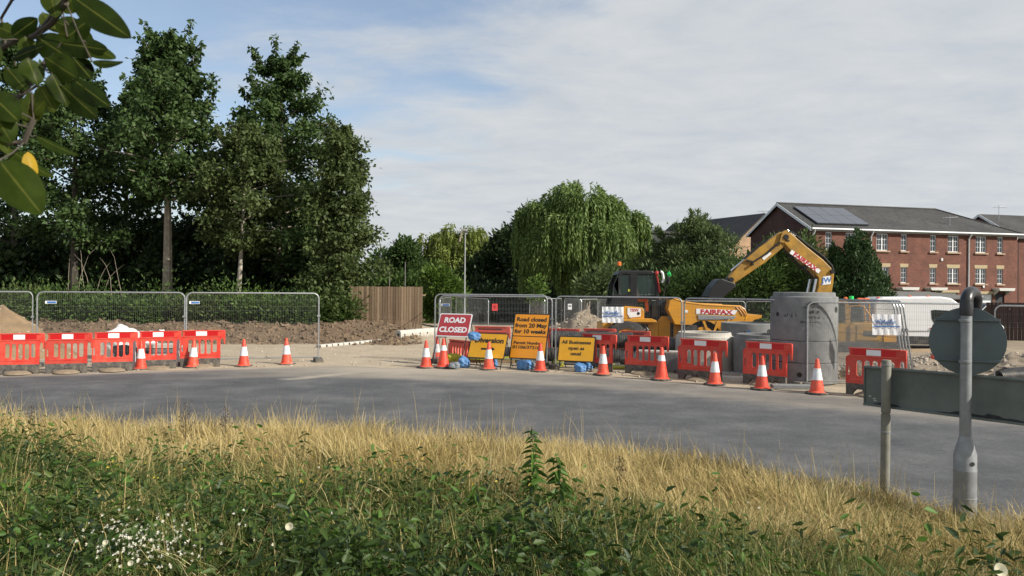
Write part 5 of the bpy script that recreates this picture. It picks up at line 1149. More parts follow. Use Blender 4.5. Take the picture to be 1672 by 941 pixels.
for k in range(5): a = p(1160, 488); MB().box((a[0]-0.05, YB-0.4+0.2*k, a[1]-0.02), (0.16, 0.07, 0.05)).build('bucket_tooth', M['black'], t)
# house, counterweight, cab, tracks
MB().prism(pp([(1384, 560), (1384, 532), (1392, 527), (1440, 527), (1458, 531), (1463, 540), (1463, 560)]), -0.1, 2.1).build('engine_house', M['ochre'], t, bevel=0.06)
MB().prism(pp([(1440, 534), (1460, 536), (1460, 558), (1440, 558)]), -0.13, -0.1).build('counterweight_panel', M['yellow'], t, bevel=0.01)
MB().prism(pp([(1396, 531), (1434, 532), (1434, 556), (1396, 556)]), -0.125, -0.1).build('access_door', M['ochre'], t, bevel=0.015)
MB().prism(pp([(1408, 540), (1430, 541), (1429, 550), (1407, 548)]), -0.14, -0.125).build('vent_grille', M['rubber'], t)
cabo = pp([(1326, 560), (1326, 500), (1332, 490), (1382, 490), (1386, 500), (1386, 560)]); cabh = pp([(1332, 528), (1332, 502), (1336, 496), (1378, 496), (1380, 528)])
for yy in (0.1, 1.2):
    if yy > 1: yy = 0.62
    me = sheet2d([cabo, cabh], 0.06, 0.006); me.transform(Matrix.Translation((0, yy-0.1, 0))); o = link('cab_side', me, M['ochre'], t); MB().prism(cabh, yy-0.105, yy-0.095).build('pane', M['glass'], o)
MB().prism(pp([(1390, 530), (1392, 503), (1414, 502), (1416, 530)]), 0.3, 0.34).build('guard_window', M['glass'], t)
for pts in (((1391, 530), (1393, 500), (1416, 500), (1418, 530)), ((1414, 500), (1432, 524), (1442, 528)), ((1407, 500), (1408, 492), (1424, 494), (1425, 528))):
    MB().tube([(p(*q)[0], 0.25, p(*q)[1]) for q in pts], 0.028, 7).build('guard_rail', M['yellow'], t, smooth=True)
a = p(1386, 491); MB().lathe([(0, 0), (0.07, 0), (0.065, 0.10), (0.03, 0.12), (0, 0.12)], 14, (a[0], 0.3, a[1])).build('beacon', M['beacon'], t, smooth=True)
a = p(1395.5, 491); MB().lathe([(0, 0), (0.085, 0), (0.08, 0.15), (0, 0.16)], 14, (a[0], 0.3, a[1])).build('green_beacon', M['green_lens'], t, smooth=True); MB().tube([(a[0]+0.05, 0.3, p(0, 530)[1]), (a[0], 0.3, a[1])], 0.02, 6).build('beacon_stalk', M['black'], t)
for a_ in ((1408, 489), (1418, 489)): q = p(*a_); MB().box((q[0], 0.2, q[1]), (0.2, 0.12, 0.09)).build('work_lamp', M['orange'], t, bevel=0.02)
for yy in (-0.2, 1.8):
    tr = pp([(1322, 570), (1328, 562), (1334, 558), (1456, 558), (1464, 563), (1464, 571), (1458, 576.5), (1328, 576.5)])
    MB().prism(tr, yy, yy+0.5).build('track', M['rubber'], t, bevel=0.03)

# ------------------------------------------------------------------ white van and dark car behind
p = Px(1428, 29.0); t = thing('white_van', 'white panel van parked behind the round sign facing right', 'van', p.b, -0.17); pp = p.poly; yv = 1.95; y0g = p.y0
B_ = 2.0
MB().prism(pp([(1428, 558), (1427, 500), (1431, 489), (1440, 485.5), (1528, 483.5), (1544, 486), (1557, 496), (1574, 511), (1606, 519), (1622, 530), (1624, 558), (1616, 563), (1432, 563)]), 0, yv).build('body', M['van_white'], t, bevel=0.07, seg=3)
MB().prism(pp([(1513, 506), (1518, 505), (1541, 506), (1560, 521), (1558, 526), (1519, 529), (1514, 520)]), -0.006, 0.006).build('side_window', M['van_glass'], t)
MB().prism(pp([(1547, 490), (1557, 498), (1572, 512), (1567, 512)]), 0.15, yv-0.15).build('windscreen', M['van_glass'], t)
MB().prism(pp([(1430, 548), (1622, 548), (1622, 561), (1430, 561)]), -0.015, 0.0).build('lower_trim_and_shade', M['blackpl'], t, bevel=0.005)  # black trim, drawn taller to take in the shade under the van
MB().prism(pp([(1430, 540), (1540, 538), (1540, 540), (1430, 542)]), -0.01, 0.0).build('side_moulding', M['steel'], t)
a = p(1515, 535); MB().box((a[0], -0.015, a[1]), (0.16, 0.03, 0.05)).build('door_handle', M['mirror_red'], t, bevel=0.01)
a = p(1572, 524); MB().box((a[0], -0.12, a[1]), (0.10, 0.2, 0.26)).build('mirror', M['black'], t, bevel=0.03)
for xx in (1436, 1484, 1512): a = p(xx, 484 if xx > 1440 else 487); MB().box((a[0], 0.25, a[1]+0.02), (0.10, 0.1, 0.05)).build('marker_lamp', M['orange'], t, bevel=0.01)
for xx in (1462, 1590):
    for yy in (0.1, yv-0.1): wheel(t, p(xx, 0)[0], yy, 0.34, 0.22, rim=M['steel'])
p = Px(1585, 44.0); t = thing('parked_car', 'dark car parked behind the van, its roof showing beside the round sign', 'car', p.b); pp = p.poly
MB().prism(pp([(1575, 528), (1575, 514), (1582, 508), (1600, 507), (1612, 496), (1636, 495), (1652, 508), (1680, 512), (1683, 528)]), 0, 1.75).build('body', M['car_dark'], t, bevel=0.08, seg=3)
MB().prism(pp([(1604, 507), (1613, 498.5), (1624, 498), (1624, 507)]), -0.01, 0.01).prism(pp([(1627, 507), (1627, 498), (1635, 498), (1646, 507)]), -0.01, 0.01).build('side_window', M['van_glass'], t)
a = [p(*q) for q in ((1602, 507), (1612, 497), (1636, 496), (1652, 508))]; MB().tube([(x, -0.02, z) for x, z in a], 0.03, 6).build('window_trim', M['white'], t, smooth=True)
for xx in (1594, 1662): wheel(t, p(xx, 0)[0], 0.1, 0.32, 0.2, rim=M['steel'])

# ------------------------------------------------------------------ brick terrace
P0 = Vector((24.2, 62.0, 0)); P1 = Vector((44.2, 67.0, 0)); dv = P1-P0; LEN = dv.length; ang = math.atan2(dv.y, dv.x); fu = dv/LEN; fn = Vector((fu.y, -fu.x, 0)); DEP = 9.0; EAV = 7.3; RID = 9.6
def fx(px, y=430):
    k, _ = ray(px, y); return (k*P0.y-P0.x)/(fu.x-k*fu.y)
def fz(px, y):
    x = fx(px, y); D = P0.y+fu.y*x; return CH+ray(px, y)[1]*D
t = thing('brick_terrace', 'three storey red brick terrace with grey tiled roof and solar panels', 'terrace', P0, ang); TER = t
wins = []
for px, wide in ((1353, 0), (1390, 1), (1440.5, 1), (1476, 0), (1523.5, 0), (1556.5, 1), (1601.5, 1), (1633, 0)):
    w = 1.12 if wide else 0.60
    wins.append((fx(px), 5.55, w, 1.42, wide, 0)); 
    if px > 1400: wins.append((fx(px+ (2 if px < 1450 else 0)), 2.88, w*1.0, 1.32, wide, 1))
holes = []
for x, z, w, h, wd, fl_ in wins: holes.append([(x-w/2, z), (x+w/2, z), (x+w/2, z+h), (x-w/2, z+h)])
GD = [(fx(1604), 2.2, 2.0), (fx(1455), 2.0, 2.0), (fx(1546), 2.2, 2.1)]
DR = [(fx(1633), 0.95, 2.05), (fx(1477), 0.95, 2.05), (fx(1523), 0.95, 2.05)]
for x, w, h in GD+DR: holes.append([(x-w/2, 0.02), (x+w/2, 0.02), (x+w/2, h), (x-w/2, h)])
me = sheet2d([[(0, 0), (LEN, 0), (LEN, EAV), (0, EAV)]]+holes, 0.26); me.transform(Matrix.Translation((0, 0.13, 0))); WALL = link('front_wall', me, M['brick'], t)
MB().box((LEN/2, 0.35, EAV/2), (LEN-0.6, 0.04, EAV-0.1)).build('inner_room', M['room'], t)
gab = [(0.265, 0), (DEP, 0), (DEP, EAV), (DEP/2, RID-0.05), (0.265, EAV+0.02)]
MB().prismO([(y, z) for y, z in gab], (0, 0, 0), (0, 1, 0), (0, 0, 1), (0.25, 0, 0)).build('gable_wall', M['brick_dark_shaded'], t)  # front brick in a darker copy: shade of the gable put into its colour
MB().prismO([(0.265, 0), (DEP, 0), (DEP, EAV), (0.265, EAV)], (LEN-0.25, 0, 0), (0, 1, 0), (0, 0, 1), (0.25, 0, 0)).build('end_wall', M['brick_dark_shaded'], t)
MB().box((LEN/2, DEP-0.13, EAV/2), (LEN-0.55, 0.25, EAV)).build('rear_wall', M['brick_dark_shaded'], t)
ov = 0.35; hipx = LEN-4.4; HY = DEP/2; sl = (RID-EAV)/HY
ez = EAV-ov*sl+0.12; rz_ = RID+0.12
V = [(-0.25, -ov, ez), (LEN+0.3, -ov, ez), (hipx, HY, rz_), (-0.25, HY, rz_), (-0.25, DEP+ov, ez), (LEN+0.3, DEP+ov, ez)]
Vd = [(x, y, z-0.14) for x, y, z in V]
MB().add(V+Vd, [(0, 1, 2, 3), (3, 2, 5, 4), (1, 5, 2), (6, 9, 8, 7), (9, 10, 11, 8), (7, 8, 11), (0, 6, 7, 1), (4, 5, 11, 10), (0, 3, 9, 6), (3, 4, 10, 9), (1, 7, 11, 5)]).build('roof', M['tile'], t)
MB().tube([(-0.25, HY, rz_+0.02), (hipx, HY, rz_+0.02)], 0.09, 8).tube([(hipx, HY, rz_+0.02), (LEN+0.3, -ov, ez+0.02)], 0.07, 8).build('ridge_tiles', M['tile'], t)
for s_ in (0, 1):
    y1 = -ov if s_ == 0 else DEP+ov
    MB().prismO([(y1, ez-0.22), (HY, rz_-0.22), (HY, rz_+0.02), (y1, ez+0.02)], (-0.29, 0, 0), (0, 1, 0), (0, 0, 1), (0.04, 0, 0)).build('bargeboard', M['gutter'], t)
MB().box((LEN/2, -0.06, EAV-0.16), (LEN+0.3, 0.12, 0.22)).build('fascia', M['gutter'], t)
MB().tube([(-0.2, -ov-0.03, ez-0.05), (LEN+0.3, -ov-0.03, ez-0.05)], 0.075, 8).build('gutter', M['gutter'], t)
for px in (1322, 1421, 1580.5):
    x = max(0.12, fx(px)); MB().tube([(x, -ov, ez-0.1), (x, -0.3, ez-0.25), (x, -0.08, ez-0.55), (x, -0.08, 0.1)], 0.062, 8).build('downpipe', M['gutter'], t, smooth=True)
for x, z, w, h, wide, fl_ in wins:
    fr = MB(); b_ = 0.07; y = 0.10; d_ = 0.07
    for cx_, cz_, a, c in ((x-w/2+b_/2, z+h/2, b_, h), (x+w/2-b_/2, z+h/2, b_, h)): fr.box((cx_, y, cz_), (a, d_, c))
    for cz_ in (z+b_/2, z+h-b_/2): fr.box((x, y, cz_), (w-2*b_, d_, b_))
    xs = [(x-w/2+b_, x+w/2-b_)]
    if wide: fr.box((x, y, z+h/2), (0.10, d_, h-2*b_)); xs = [(x-w/2+b_, x-0.05), (x+0.05, x+w/2-b_)]
    o = fr.build('window', M['upvc'], t)
    for a, c in xs:
        MB().box(((a+c)/2, y+0.005, z+h/2), (c-a, 0.012, h-2*b_)).build('pane', M['pane'], o)
        g = MB()
        if not (fl_ == 0 and not wide) or True:
            g.box(((a+c)/2, y-0.006, z+h/2), (0.022, 0.02, h-2*b_))
            for q in (1/3, 2/3): g.box(((a+c)/2, y-0.004, z+b_+(h-2*b_)*q), (c-a, 0.016, 0.022))
            g.build('glazing_bar', M['upvc'], o)
    if fl_ == 0:
        for a, c in (xs[-1:] if wide else xs): MB().box(((a+c)/2, 0.24, z+h/2), ((c-a)*1.0, 0.02, h-0.1)).build('curtain', M['curtain'], o)
    else: MB().prism([(x-w/2-0.08, z+h+0.005), (x+w/2+0.08, z+h+0.005), (x+w/2+0.13, z+h+0.3), (x-w/2-0.13, z+h+0.3)], -0.02, 0.05).build('lintel', M['lintel'], t)
    MB().box((x, -0.04, z-0.06), (w+0.28, 0.16, 0.13)).build('sill', M['sill'], t)
for x, w, h in GD:
    g = MB().box((x, 0.12, h/2), (w-0.02, 0.05, h-0.03)).build('garage_door', M['upvc'], t)
    for k in range(4): MB().box((x, 0.092, 0.3+k*0.5), (w-0.2, 0.012, 0.03)).build('groove', M['gutter'], g)
    MB().box((x, -0.02, h+0.12), (w+0.3, 0.1, 0.22)).build('lintel', M['lintel'], t)
for x, w, h in DR:
    MB().box((x, 0.12, h/2), (w-0.02, 0.05, h-0.03)).build('door', M['blackclad'], t)
    MB().prism([(x-0.75, 2.28), (x+0.75, 2.28), (x+0.85, 2.42), (x+0.85, 2.52), (x-0.85, 2.52), (x-0.85, 2.42)], -0.75, -0.002).build('door_canopy', M['canopy'], t, bevel=0.02)
    for q in (-0.62, 0.62): MB().prismO([(-0.002, 1.9), (-0.5, 2.27), (-0.002, 2.27)], (x+q-0.04, 0, 0), (0, 1, 0), (0, 0, 1), (0.08, 0, 0)).build('bracket', M['canopy'], t)
for px, y in ((1537, 424), (1448, 465), (1605, 468)):
    x = fx(px, y); MB().box((x, -0.05, fz(px, y)), (0.16, 0.1, 0.2)).build('wall_box', M['upvc'], t)
# gable window + solar panels + aerial
MB().box((-0.02, 3.2, 5.9), (0.05, 0.6, 1.3)).build('gable_window', M['upvc'], t); MB().box((-0.05, 3.2, 5.9), (0.02, 0.45, 1.12)).build('gable_pane', M['pane'], t)
MB().box((-0.02, 6.6, 5.7), (0.05, 0.6, 1.3)).build('gable_window', M['upvc'], t); MB().box((-0.05, 6.6, 5.7), (0.02, 0.45, 1.12)).build('gable_pane', M['pane'], t)
sv = Vector((0, HY+ov, rz_-ez)).normalized(); nv = Vector((0, -sv.z, sv.y)); O0 = Vector((0.75, -ov, ez))+sv*0.75+nv*0.12
for r in range(2):
    for c in range(4):
        MB().prismO([(0, 0), (1.2, 0), (1.2, 1.80), (0, 1.80)], O0+Vector((1.23*c, 0, 0))+sv*1.83*r, (1, 0, 0), sv, nv*0.05).build('solar_panel', M['solar'], t)
MB().prismO([(-0.03, -0.03), (4.92, -0.03), (4.92, 3.66), (-0.03, 3.66)], O0-nv*0.07, (1, 0, 0), sv, nv*0.05).build('panel_rails', M['alu'], t)
def aerial(lab, px, py, D, h):
    top = P(px, py, D); t = thing('aerial', lab, 'aerial', (top.x, top.y, top.z-h)); mb = MB().tube([(0, 0, 0), (0, 0, h)], 0.025, 5).tube([(-0.6, 0, h*0.86), (0.7, 0, h*0.9)], 0.02, 5)
    for k in range(6): mb.tube([(-0.5+0.22*k, -0.25, h*0.865), (-0.5+0.22*k, 0.25, h*0.865)], 0.012, 4)
    mb.build('mast', M['steel'], t)
aerial('thin television aerial rising from the terrace roof near the middle downpipe', 1551, 351, 66.5, 1.9)
aerial('television aerial on the gable end of the dark house at the right edge', 1631, 335, 72, 1.5)
aerial('television aerial above the buff gable of the black roofed house', 1246, 343, 84, 1.2)
# black roofed house with buff gable, behind; dark house at right; dark clad block behind the trees
Rg = P(1250, 348, 83); s = 83/F
t = thing('gable_house', 'house with long black roof and buff brick gable behind the trees', 'house', (Rg.x, Rg.y, 0), 0.0)
gz = Rg.z; half = 5.0; ez2 = gz-3.9
MB().prismO([(-half, 0), (half, 0), (half, ez2), (0, gz-0.15), (-half, ez2)], (0, 0, 0), (0.9, 0.44, 0), (0, 0, 1), (-0.13, 0.27, 0)).build('gable_wall', M['brick_tan'], t)
a3, b3 = Vector((0.9, 0.44, 0)), Vector((-0.44, 0.9, 0))
MB().add([Vector((0, 0, gz)), Vector((0, 0, gz))+b3*16, a3*(-half)*1.0+b3*16+Vector((0, 0, ez2)), a3*(-half)+Vector((0, 0, ez2))]+
         [Vector((0, 0, gz-0.2)), Vector((0, 0, gz-0.2))+b3*16, a3*(-half)*1.0+b3*16+Vector((0, 0, ez2-0.2)), a3*(-half)+Vector((0, 0, ez2-0.2))],
         [(0, 1, 2, 3), (4, 7, 6, 5), (0, 3, 7, 4), (1, 5, 6, 2), (0, 4, 5, 1), (3, 2, 6, 7)]).build('roof', M['tile_black'], t)
MB().add([a3*(-half)+Vector((0, 0, 0)), a3*(-half)+b3*16, a3*(-half)+b3*16+Vector((0, 0, ez2-0.3)), a3*(-half)+Vector((0, 0, ez2-0.3))], [(0, 1, 2, 3)]).build('side_wall', M['brick_dark_shaded'], t)
A = at(1052, 74); B = at(1190, 78); d = B-A; zt = P(1052, 380, 74).z
t = thing('clad_block', 'dark clad flat roofed block beside the weeping willow', 'building', A, math.atan2(d.y, d.x)); L = d.length
MB().box((L/2, 3, zt/2), (L, 6, zt)).build('wall', M['blackclad'], t)
MB().box((L/2, 3, zt+0.1), (L+0.4, 6.4, 0.18)).build('roof_edge', M['alu'], t)
for k in range(6):
    for zz in (zt-1.3, zt-3.9): f_ = MB().box((1.0+k*1.5, -0.03, zz), (0.9, 0.05, 1.3)).build('window', M['alu'], t); MB().box((1.0+k*1.5, -0.065, zz), (0.75, 0.02, 1.15)).build('pane', M['pane'], f_)
for k in range(4): MB().tube([(0.6+k*2.0, 1, zt+0.1), (0.6+k*2.0, 1, zt+0.45)], 0.09, 6).build('vent_pipe', M['alu'], t)
Q0 = P(1660, 400, 70); t = thing('dark_house', 'dark brick house at the right edge of the picture beyond the terrace', 'house', (Q0.x, Q0.y, 0), ang)
apex = P(1634, 352, 74).z
MB().prismO([(0, 0), (8, 0), (8, 7.3), (4, apex-0.1), (0, 7.3)], (0, 0, 0), (0, 1, 0), (0, 0, 1), (0.25, 0, 0)).build('gable_wall', M['brick_dark_shaded'], t)
MB().box((6.2, 0.15, 3.65), (11.8, 0.25, 7.3)).build('front_wall', M['brick'], t)
MB().add([(-0.2, -0.3, 7.2), (12, -0.3, 7.2), (12, 4, apex+0.1), (-0.2, 4, apex+0.1), (-0.2, 8.3, 7.2), (12, 8.3, 7.2), (-0.2, -0.3, 7.05), (12, -0.3, 7.05), (12, 4, apex-0.05), (-0.2, 4, apex-0.05), (-0.2, 8.3, 7.05), (12, 8.3, 7.05)],
         [(0, 1, 2, 3), (3, 2, 5, 4), (6, 9, 8, 7), (9, 10, 11, 8), (0, 6, 7, 1), (0, 3, 9, 6), (3, 4, 10, 9), (4, 5, 11, 10)]).build('roof', M['tile'], t)
MB().prismO([(-0.3, 6.98), (4, apex-0.14), (4, apex+0.1), (-0.3, 7.2)], (-0.24, 0, 0), (0, 1, 0), (0, 0, 1), (0.04, 0, 0)).prismO([(4, apex-0.14), (8.3, 6.98), (8.3, 7.2), (4, apex+0.1)], (-0.24, 0, 0), (0, 1, 0), (0, 0, 1), (0.04, 0, 0)).build('bargeboard', M['gutter'], t)
# low garages and dark boards before the terrace
A = at(1434, 52); B = at(1602, 54); d = B-A; t = thing('garage_block', 'low garage block with grey sloping roof behind the white van', 'garages', A, math.atan2(d.y, d.x)); L = d.length
MB().box((L/2, 2.5, 0.85), (L-0.2, 4.6, 1.7)).build('wall', M['brick_dark_shaded'], t)
MB().prismO([(-0.2, 1.66), (-0.2, 1.76), (5.2, 2.18), (5.2, 2.06)], (-0.15, 0, 0), (0, 1, 0), (0, 0, 1), (L+0.3, 0, 0)).build('roof', M['garage_roof'], t)
A = at(1610, 34.5); B = at(1760, 33.0); d = B-A; t = thing('board_fence', 'dark stained board fence at the right edge behind the mesh panel', 'fence', A, math.atan2(d.y, d.x))
for k in range(int(d.length/0.15)): MB().box((0.07+k*0.15, 0, 0.86), (0.142, 0.025, 1.72)).build('board', M['plank_dark'], t)
# ------------------------------------------------------------------ near road signs (seen from behind)
D1 = 7.1; b = P(1575, 853, D1); zb = verge_z(b.x, b.y); b.z = zb
t = thing('keep_sign_post', 'galvanised sign post with wide base and black hooped lamp', 'sign post', b); PST = t
ztop = P(1578, 512, D1).z-zb; zc0, zc1 = P(1575, 768, D1).z-zb, P(1576, 712, D1).z-zb; zc = P(1575, 742, D1).z-zb
MB().lathe([(0.098, -0.15), (0.098, zc-0.16), (0.100, zc-0.15), (0.100, zc-0.14), (0.097, zc-0.13), (0.097, zc), (0.050, zc1)], 28).build('base_column', M['postgrey'], t, smooth=True)
MB().lathe([(0.049, zc1-0.02), (0.0485, ztop)], 24).build('post', M['postgrey'], t, smooth=True)
MB().lathe([(0.02, -0.004), (0.02, 0.003), (0, 0.003)], 14, (0.01, -0.0975, zc-0.07), Matrix.Rotation(PI/2, 3, 'X')).build('lock_hole', M['hole'], t)
MB().lathe([(0.1, -0.006), (0.102, 0.0), (0.1, 0.006)], 28, (0, 0, zc*0.42)).build('band', M['postgrey'], t, smooth=True)
zt = P(1580, 470, D1).z-zb
arc = [(0, 0, ztop-0.02), (0, 0, ztop+0.06)]; rr = 0.13; c0 = ztop+0.10
for k in range(0, 11):
    a = PI*k/10; arc.append((0.125*(1-math.cos(a)), rr*(1-math.cos(a)), c0+(zt-c0-0.04)*math.sin(a)))
arc.append((0.25, 2*rr, c0-0.12))
MB().tube(arc, [0.054]*2+[0.055]*10+[0.052, 0.048], 18).build('lamp_hoop', M['lampblack'], t, smooth=True)
MB().lathe([(0.056, ztop-0.01), (0.056, ztop+0.10), (0.054, ztop+0.105)], 22).build('lamp_collar', M['lampblack'], t, smooth=True)
c = P(1579, 557, D1+0.085); t = thing('round_sign', 'dark grey back of a round traffic sign clamped to the hooped post', 'round sign', (c.x, c.y, 0), -0.60)
R = 55*(D1+0.1)/F; q = Matrix.Rotation(PI/2, 3, 'X')
MB().lathe([(0, -0.010), (R-0.006, -0.010), (R, -0.006), (R, 0.012), (R-0.01, 0.014), (0, 0.004)], 72, (0, 0, c.z), q).build('disc', M['signback'], t, smooth=True)
for y_, w in ((523, 0.84), (589, 0.84)):
    z = P(1579, y_, D1+0.1).z; MB().box((0, -0.022, z), (2*R*w, 0.024, 0.012)).box((0, -0.018, z+0.012), (2*R*w, 0.012, 0.012)).build('channel', M['signback'], t, bevel=0.002)
    MB().lathe([(0.053, -0.012), (0.055, -0.01), (0.055, 0.01), (0.053, 0.012)], 20, tuple(Matrix.Rotation(0.60, 3, 'Z') @ Vector((P(1576, y_, D1).x-c.x, D1-c.y, z)))).build('clip', M['postgrey'], t, smooth=True)
A = P(1411, 662, 8.15); Bt = P(1672, 690, 6.85); d = (Bt-A); d.z = 0; u = d.normalized(); v = Vector((0, 0, 1)); n = u.cross(v); L = 3.2; H = 0.425
t = thing('chevron_board', 'long weathered grey board seen from behind, mounted between posts', 'sign board', (A.x, A.y, 0), math.atan2(u.y, u.x)); A = A+Vector((0, 0, 0.0))
MB().prismO([(0, 0), (L, 0.045), (L, H+0.045), (0, H)], A, u, v, -n*0.012).build('panel', M['boardback'], t, True)
for f_ in (0.008, H-0.025): MB().prismO([(0, f_), (L, f_+0.045), (L, f_+0.062), (0, f_+0.017)], A+n*0.001, u, v, n*0.022).build('rail', M['boardback'], t, True)
MB().prismO([(0, 0.0), (0.012, 0), (0.012, H), (0, H)], A+n*0.001, u, v, n*0.012).build('end_rail', M['boardback'], t, True)
rs = random.Random(4)
for a0, a1 in ((0.75, 1.6), (1.75, 2.3), (0.1, 0.4)):
    n_ = 26; up_ = [(a0+(a1-a0)*k/n_, 0.045/L*(a0+(a1-a0)*k/n_)*1.0+0.028+0.045*math.sin(PI*k/n_)*rs.uniform(0.35, 1.0)) for k in range(n_+1)]
    poly = [(a1, 0.026+0.0141*a1), (a0, 0.026+0.0141*a0)]
    MB().prismO([(a0, 0.026+0.0141*a0), (a1, 0.026+0.0141*a1)]+[(x, z+0.001) for x, z in reversed(up_)], A+n*0.0005, u, v, n*0.001).build('mould_stain', M['stencil'], t, True)
for q in ((0.05, 0.10), (0.10, 0.08), (0.11, 0.06)): MB().prismO([(q[0], q[1]), (q[0]+0.03, q[1]), (q[0]+0.03, q[1]+0.012), (q[0], q[1]+0.012)], A+n*0.0005, u, v, n*0.001).build('sticker_mark', M['concrete_pale'], t, True)
D2 = 7.85; b = P(1444.5, 806, D2); zb = verge_z(b.x, b.y); b.z = zb; tp = P(1447.5, 588, D2)
t = thing('board_post', 'olive grey post holding the left end of the long board', 'post', b)
top = Vector((tp.x-b.x, 0, tp.z-zb)); m1 = top*0.62; m2 = top*0.635
MB().tube([(0, 0, -0.2), m1], 0.045, 20).build('post', M['postolive'], t, smooth=True)
MB().tube([m1, m2], 0.038, 20).tube([m2, top-Vector((0, 0, 0.012)), top], [0.0455, 0.0455, 0.040], 20).build('upper_post', M['postolive'], t, smooth=True)
for f_ in (0.50, 0.965): c = top*f_; MB().lathe([(0.046, -0.01), (0.049, -0.008), (0.049, 0.008), (0.046, 0.01)], 20, c).build('clip', M['postgrey'], t, smooth=True)

# ------------------------------------------------------------------ verge vegetation
rng = np.random.default_rng(5)
def scatter(n, dmin, dmax, xpow=1.0):
    D = np.sqrt(rng.uniform(dmin**2, dmax**2, n)); x = rng.uniform(-0.78, 0.80, n)*D
    return x, D
def dist_edge(x, y): return np.interp(x, EX, EY)-y
def nz(x, y, s=1.0, p=0.0): return (np.sin(x*1.9*s+p)*np.cos(y*2.3*s-p)+0.6*np.sin(4.1*x*s+2.7*y*s+p)+0.35*np.sin(9*x*s-7*y*s))/1.95
def grass(name, n, keep, hfun, wfun, lean, m, lab, cat, dmin=2.6, dmax=11.6):
    x, y = scatter(n, dmin, dmax); d = dist_edge(x, y); k = (d > 0.02) & (rng.random(n) < keep(x, y, d)); x, y, d = x[k], y[k], d[k]
    pos = np.stack([x, y, vz_np(x, y)-0.01], 1); h = hfun(x, y, d)*rng.uniform(0.55, 1.15, len(x)); w = wfun(y)*rng.uniform(0.7, 1.3, len(x))
    V, Fq = blades(pos, h, w, rng.uniform(*lean, len(x)), rng, 0.55); o = link(name, mesh_np(name, V, Fq), m); return tag(o, lab, cat, kind='stuff')
T = lambda x: np.interp(x, [-7, -6, -2.3, 0, 1.8, 3, 5], [0.7, 0.95, 2.2, 2.75, 3.8, 4.8, 6.0])
gfac = lambda x, y, d: np.clip((d-T(x))/1.6+0.5*nz(x, y)+0.3, 0, 1)
hvar = lambda x, y: 1+0.30*nz(x, y, 1.3, 2.0)+0.22*nz(x, y, 3.7, 0.5)
hdry = lambda x, y, d: (0.33+0.10*np.clip(d, 0, 1))*hvar(x, y)*np.interp(x, [-7, -1, 1.5, 3], [1.28, 1.25, 1.0, 0.80])
grass('dry_grass', 140000, lambda x, y, d: np.clip(1.0-0.84*gfac(x, y, d), 0.07, 1)*np.clip(0.55+d*1.5, 0, 1), hdry, lambda y: 0.0045+0.0006*y, (0.15, 1.5), M['grass_dry'], 'dry straw coloured grass along the verge', 'grass')
grass('green_grass', 150000, lambda x, y, d: np.clip(0.13+0.9*gfac(x, y, d)+0.45*np.clip(nz(x, y, 0.7, 4.0)-0.35, 0, 1)*(x > 0), 0, 1)*np.clip(d*1.2, 0, 1), lambda x, y, d: 0.38*hvar(x, y)*np.clip(0.8+0.08*d, 0.8, 1.2), lambda y: 0.006+0.0005*y, (0.15, 1.4), M['grass_green'], 'green grass mixed through the verge', 'grass')
# tall seeding stems at the verge edge
x, y = scatter(5200, 5.5, 11.4); d = dist_edge(x, y); k = (d > 0.05) & (d < 1.5); x, y = x[k], y[k]
pos = np.stack([x, y, vz_np(x, y)], 1); h = rng.uniform(0.45, 0.76, len(x))*hvar(x, y)*np.interp(x, [0, 2.5], [1.05, 0.85]); V, Fq = blades(pos, h, np.full(len(x), 0.005), rng.uniform(0.05, 0.45, len(x)), rng)
tag(link('seed_stems', mesh_np('seed_stems', V, Fq), M['grass_dry']), 'tall thin straw stems standing out above the verge edge', 'grass', kind='stuff')
# leafy undergrowth near the camera
def undergrowth(n, keep, hmax, L, seed, name, m, lab, dmin=2.6, dmax=10.5):
    r = np.random.default_rng(seed); D = np.sqrt(r.uniform(dmin**2, dmax**2, n)); x = r.uniform(-0.80, 0.80, n)*D; d = dist_edge(x, D)
    k = (d > 0.2) & (r.random(n) < keep(x, D, d)); x, D = x[k], D[k]; nl = 9; N_ = len(x)
    sx = np.repeat(x, nl); sy = np.repeat(D, nl); hh = np.repeat(hmax(x, D)*r.uniform(0.5, 1.1, N_), nl); f = np.tile((np.arange(nl)+0.6)/nl, N_); a = np.tile(np.arange(nl)*2.4, N_)+np.repeat(r.uniform(0, 6, N_), nl)+r.normal(0, 0.3, N_*nl)
    ln = np.repeat(r.uniform(0, 0.35, N_), nl); la = np.repeat(r.uniform(0, 6, N_), nl)
    p = np.stack([sx+np.cos(la)*ln*hh*f**1.5, sy+np.sin(la)*ln*hh*f**1.5, vz_np(sx, sy)+hh*f], 1)
    ax = np.stack([np.cos(a), np.sin(a), r.normal(0.15, 0.55, len(a))], 1); l_ = L*r.uniform(0.45, 1.3, len(a))*(1.15-0.5*f)
    V, Fq = leaves6(p, ax, l_, l_*r.uniform(0.20, 0.46, len(a)), r, up=0.7)
    st = np.stack([x, D, vz_np(x, D)], 1); V2, F2 = blades(st, hmax(x, D)*0.9, np.full(N_, 0.005), r.uniform(0, 0.3, N_), r)
    V, Fq = join([(V, Fq), (V2, F2)]); return tag(link(name, mesh_np(name, V, Fq), m), lab, 'weeds', kind='stuff')
wk = lambda x, y, d: np.clip((d-T(x)-0.4)/1.8+0.45*nz(x, y, 0.8, 1.0), 0, 1)*np.interp(x, [0.2, 1.4], [1.0, 0.28])
undergrowth(10500, wk, lambda x, y: 0.47+0.20*nz(x, y, 1.1), 0.095, 51, 'weed_undergrowth', M['weed'], 'tangled green weeds filling the near verge')
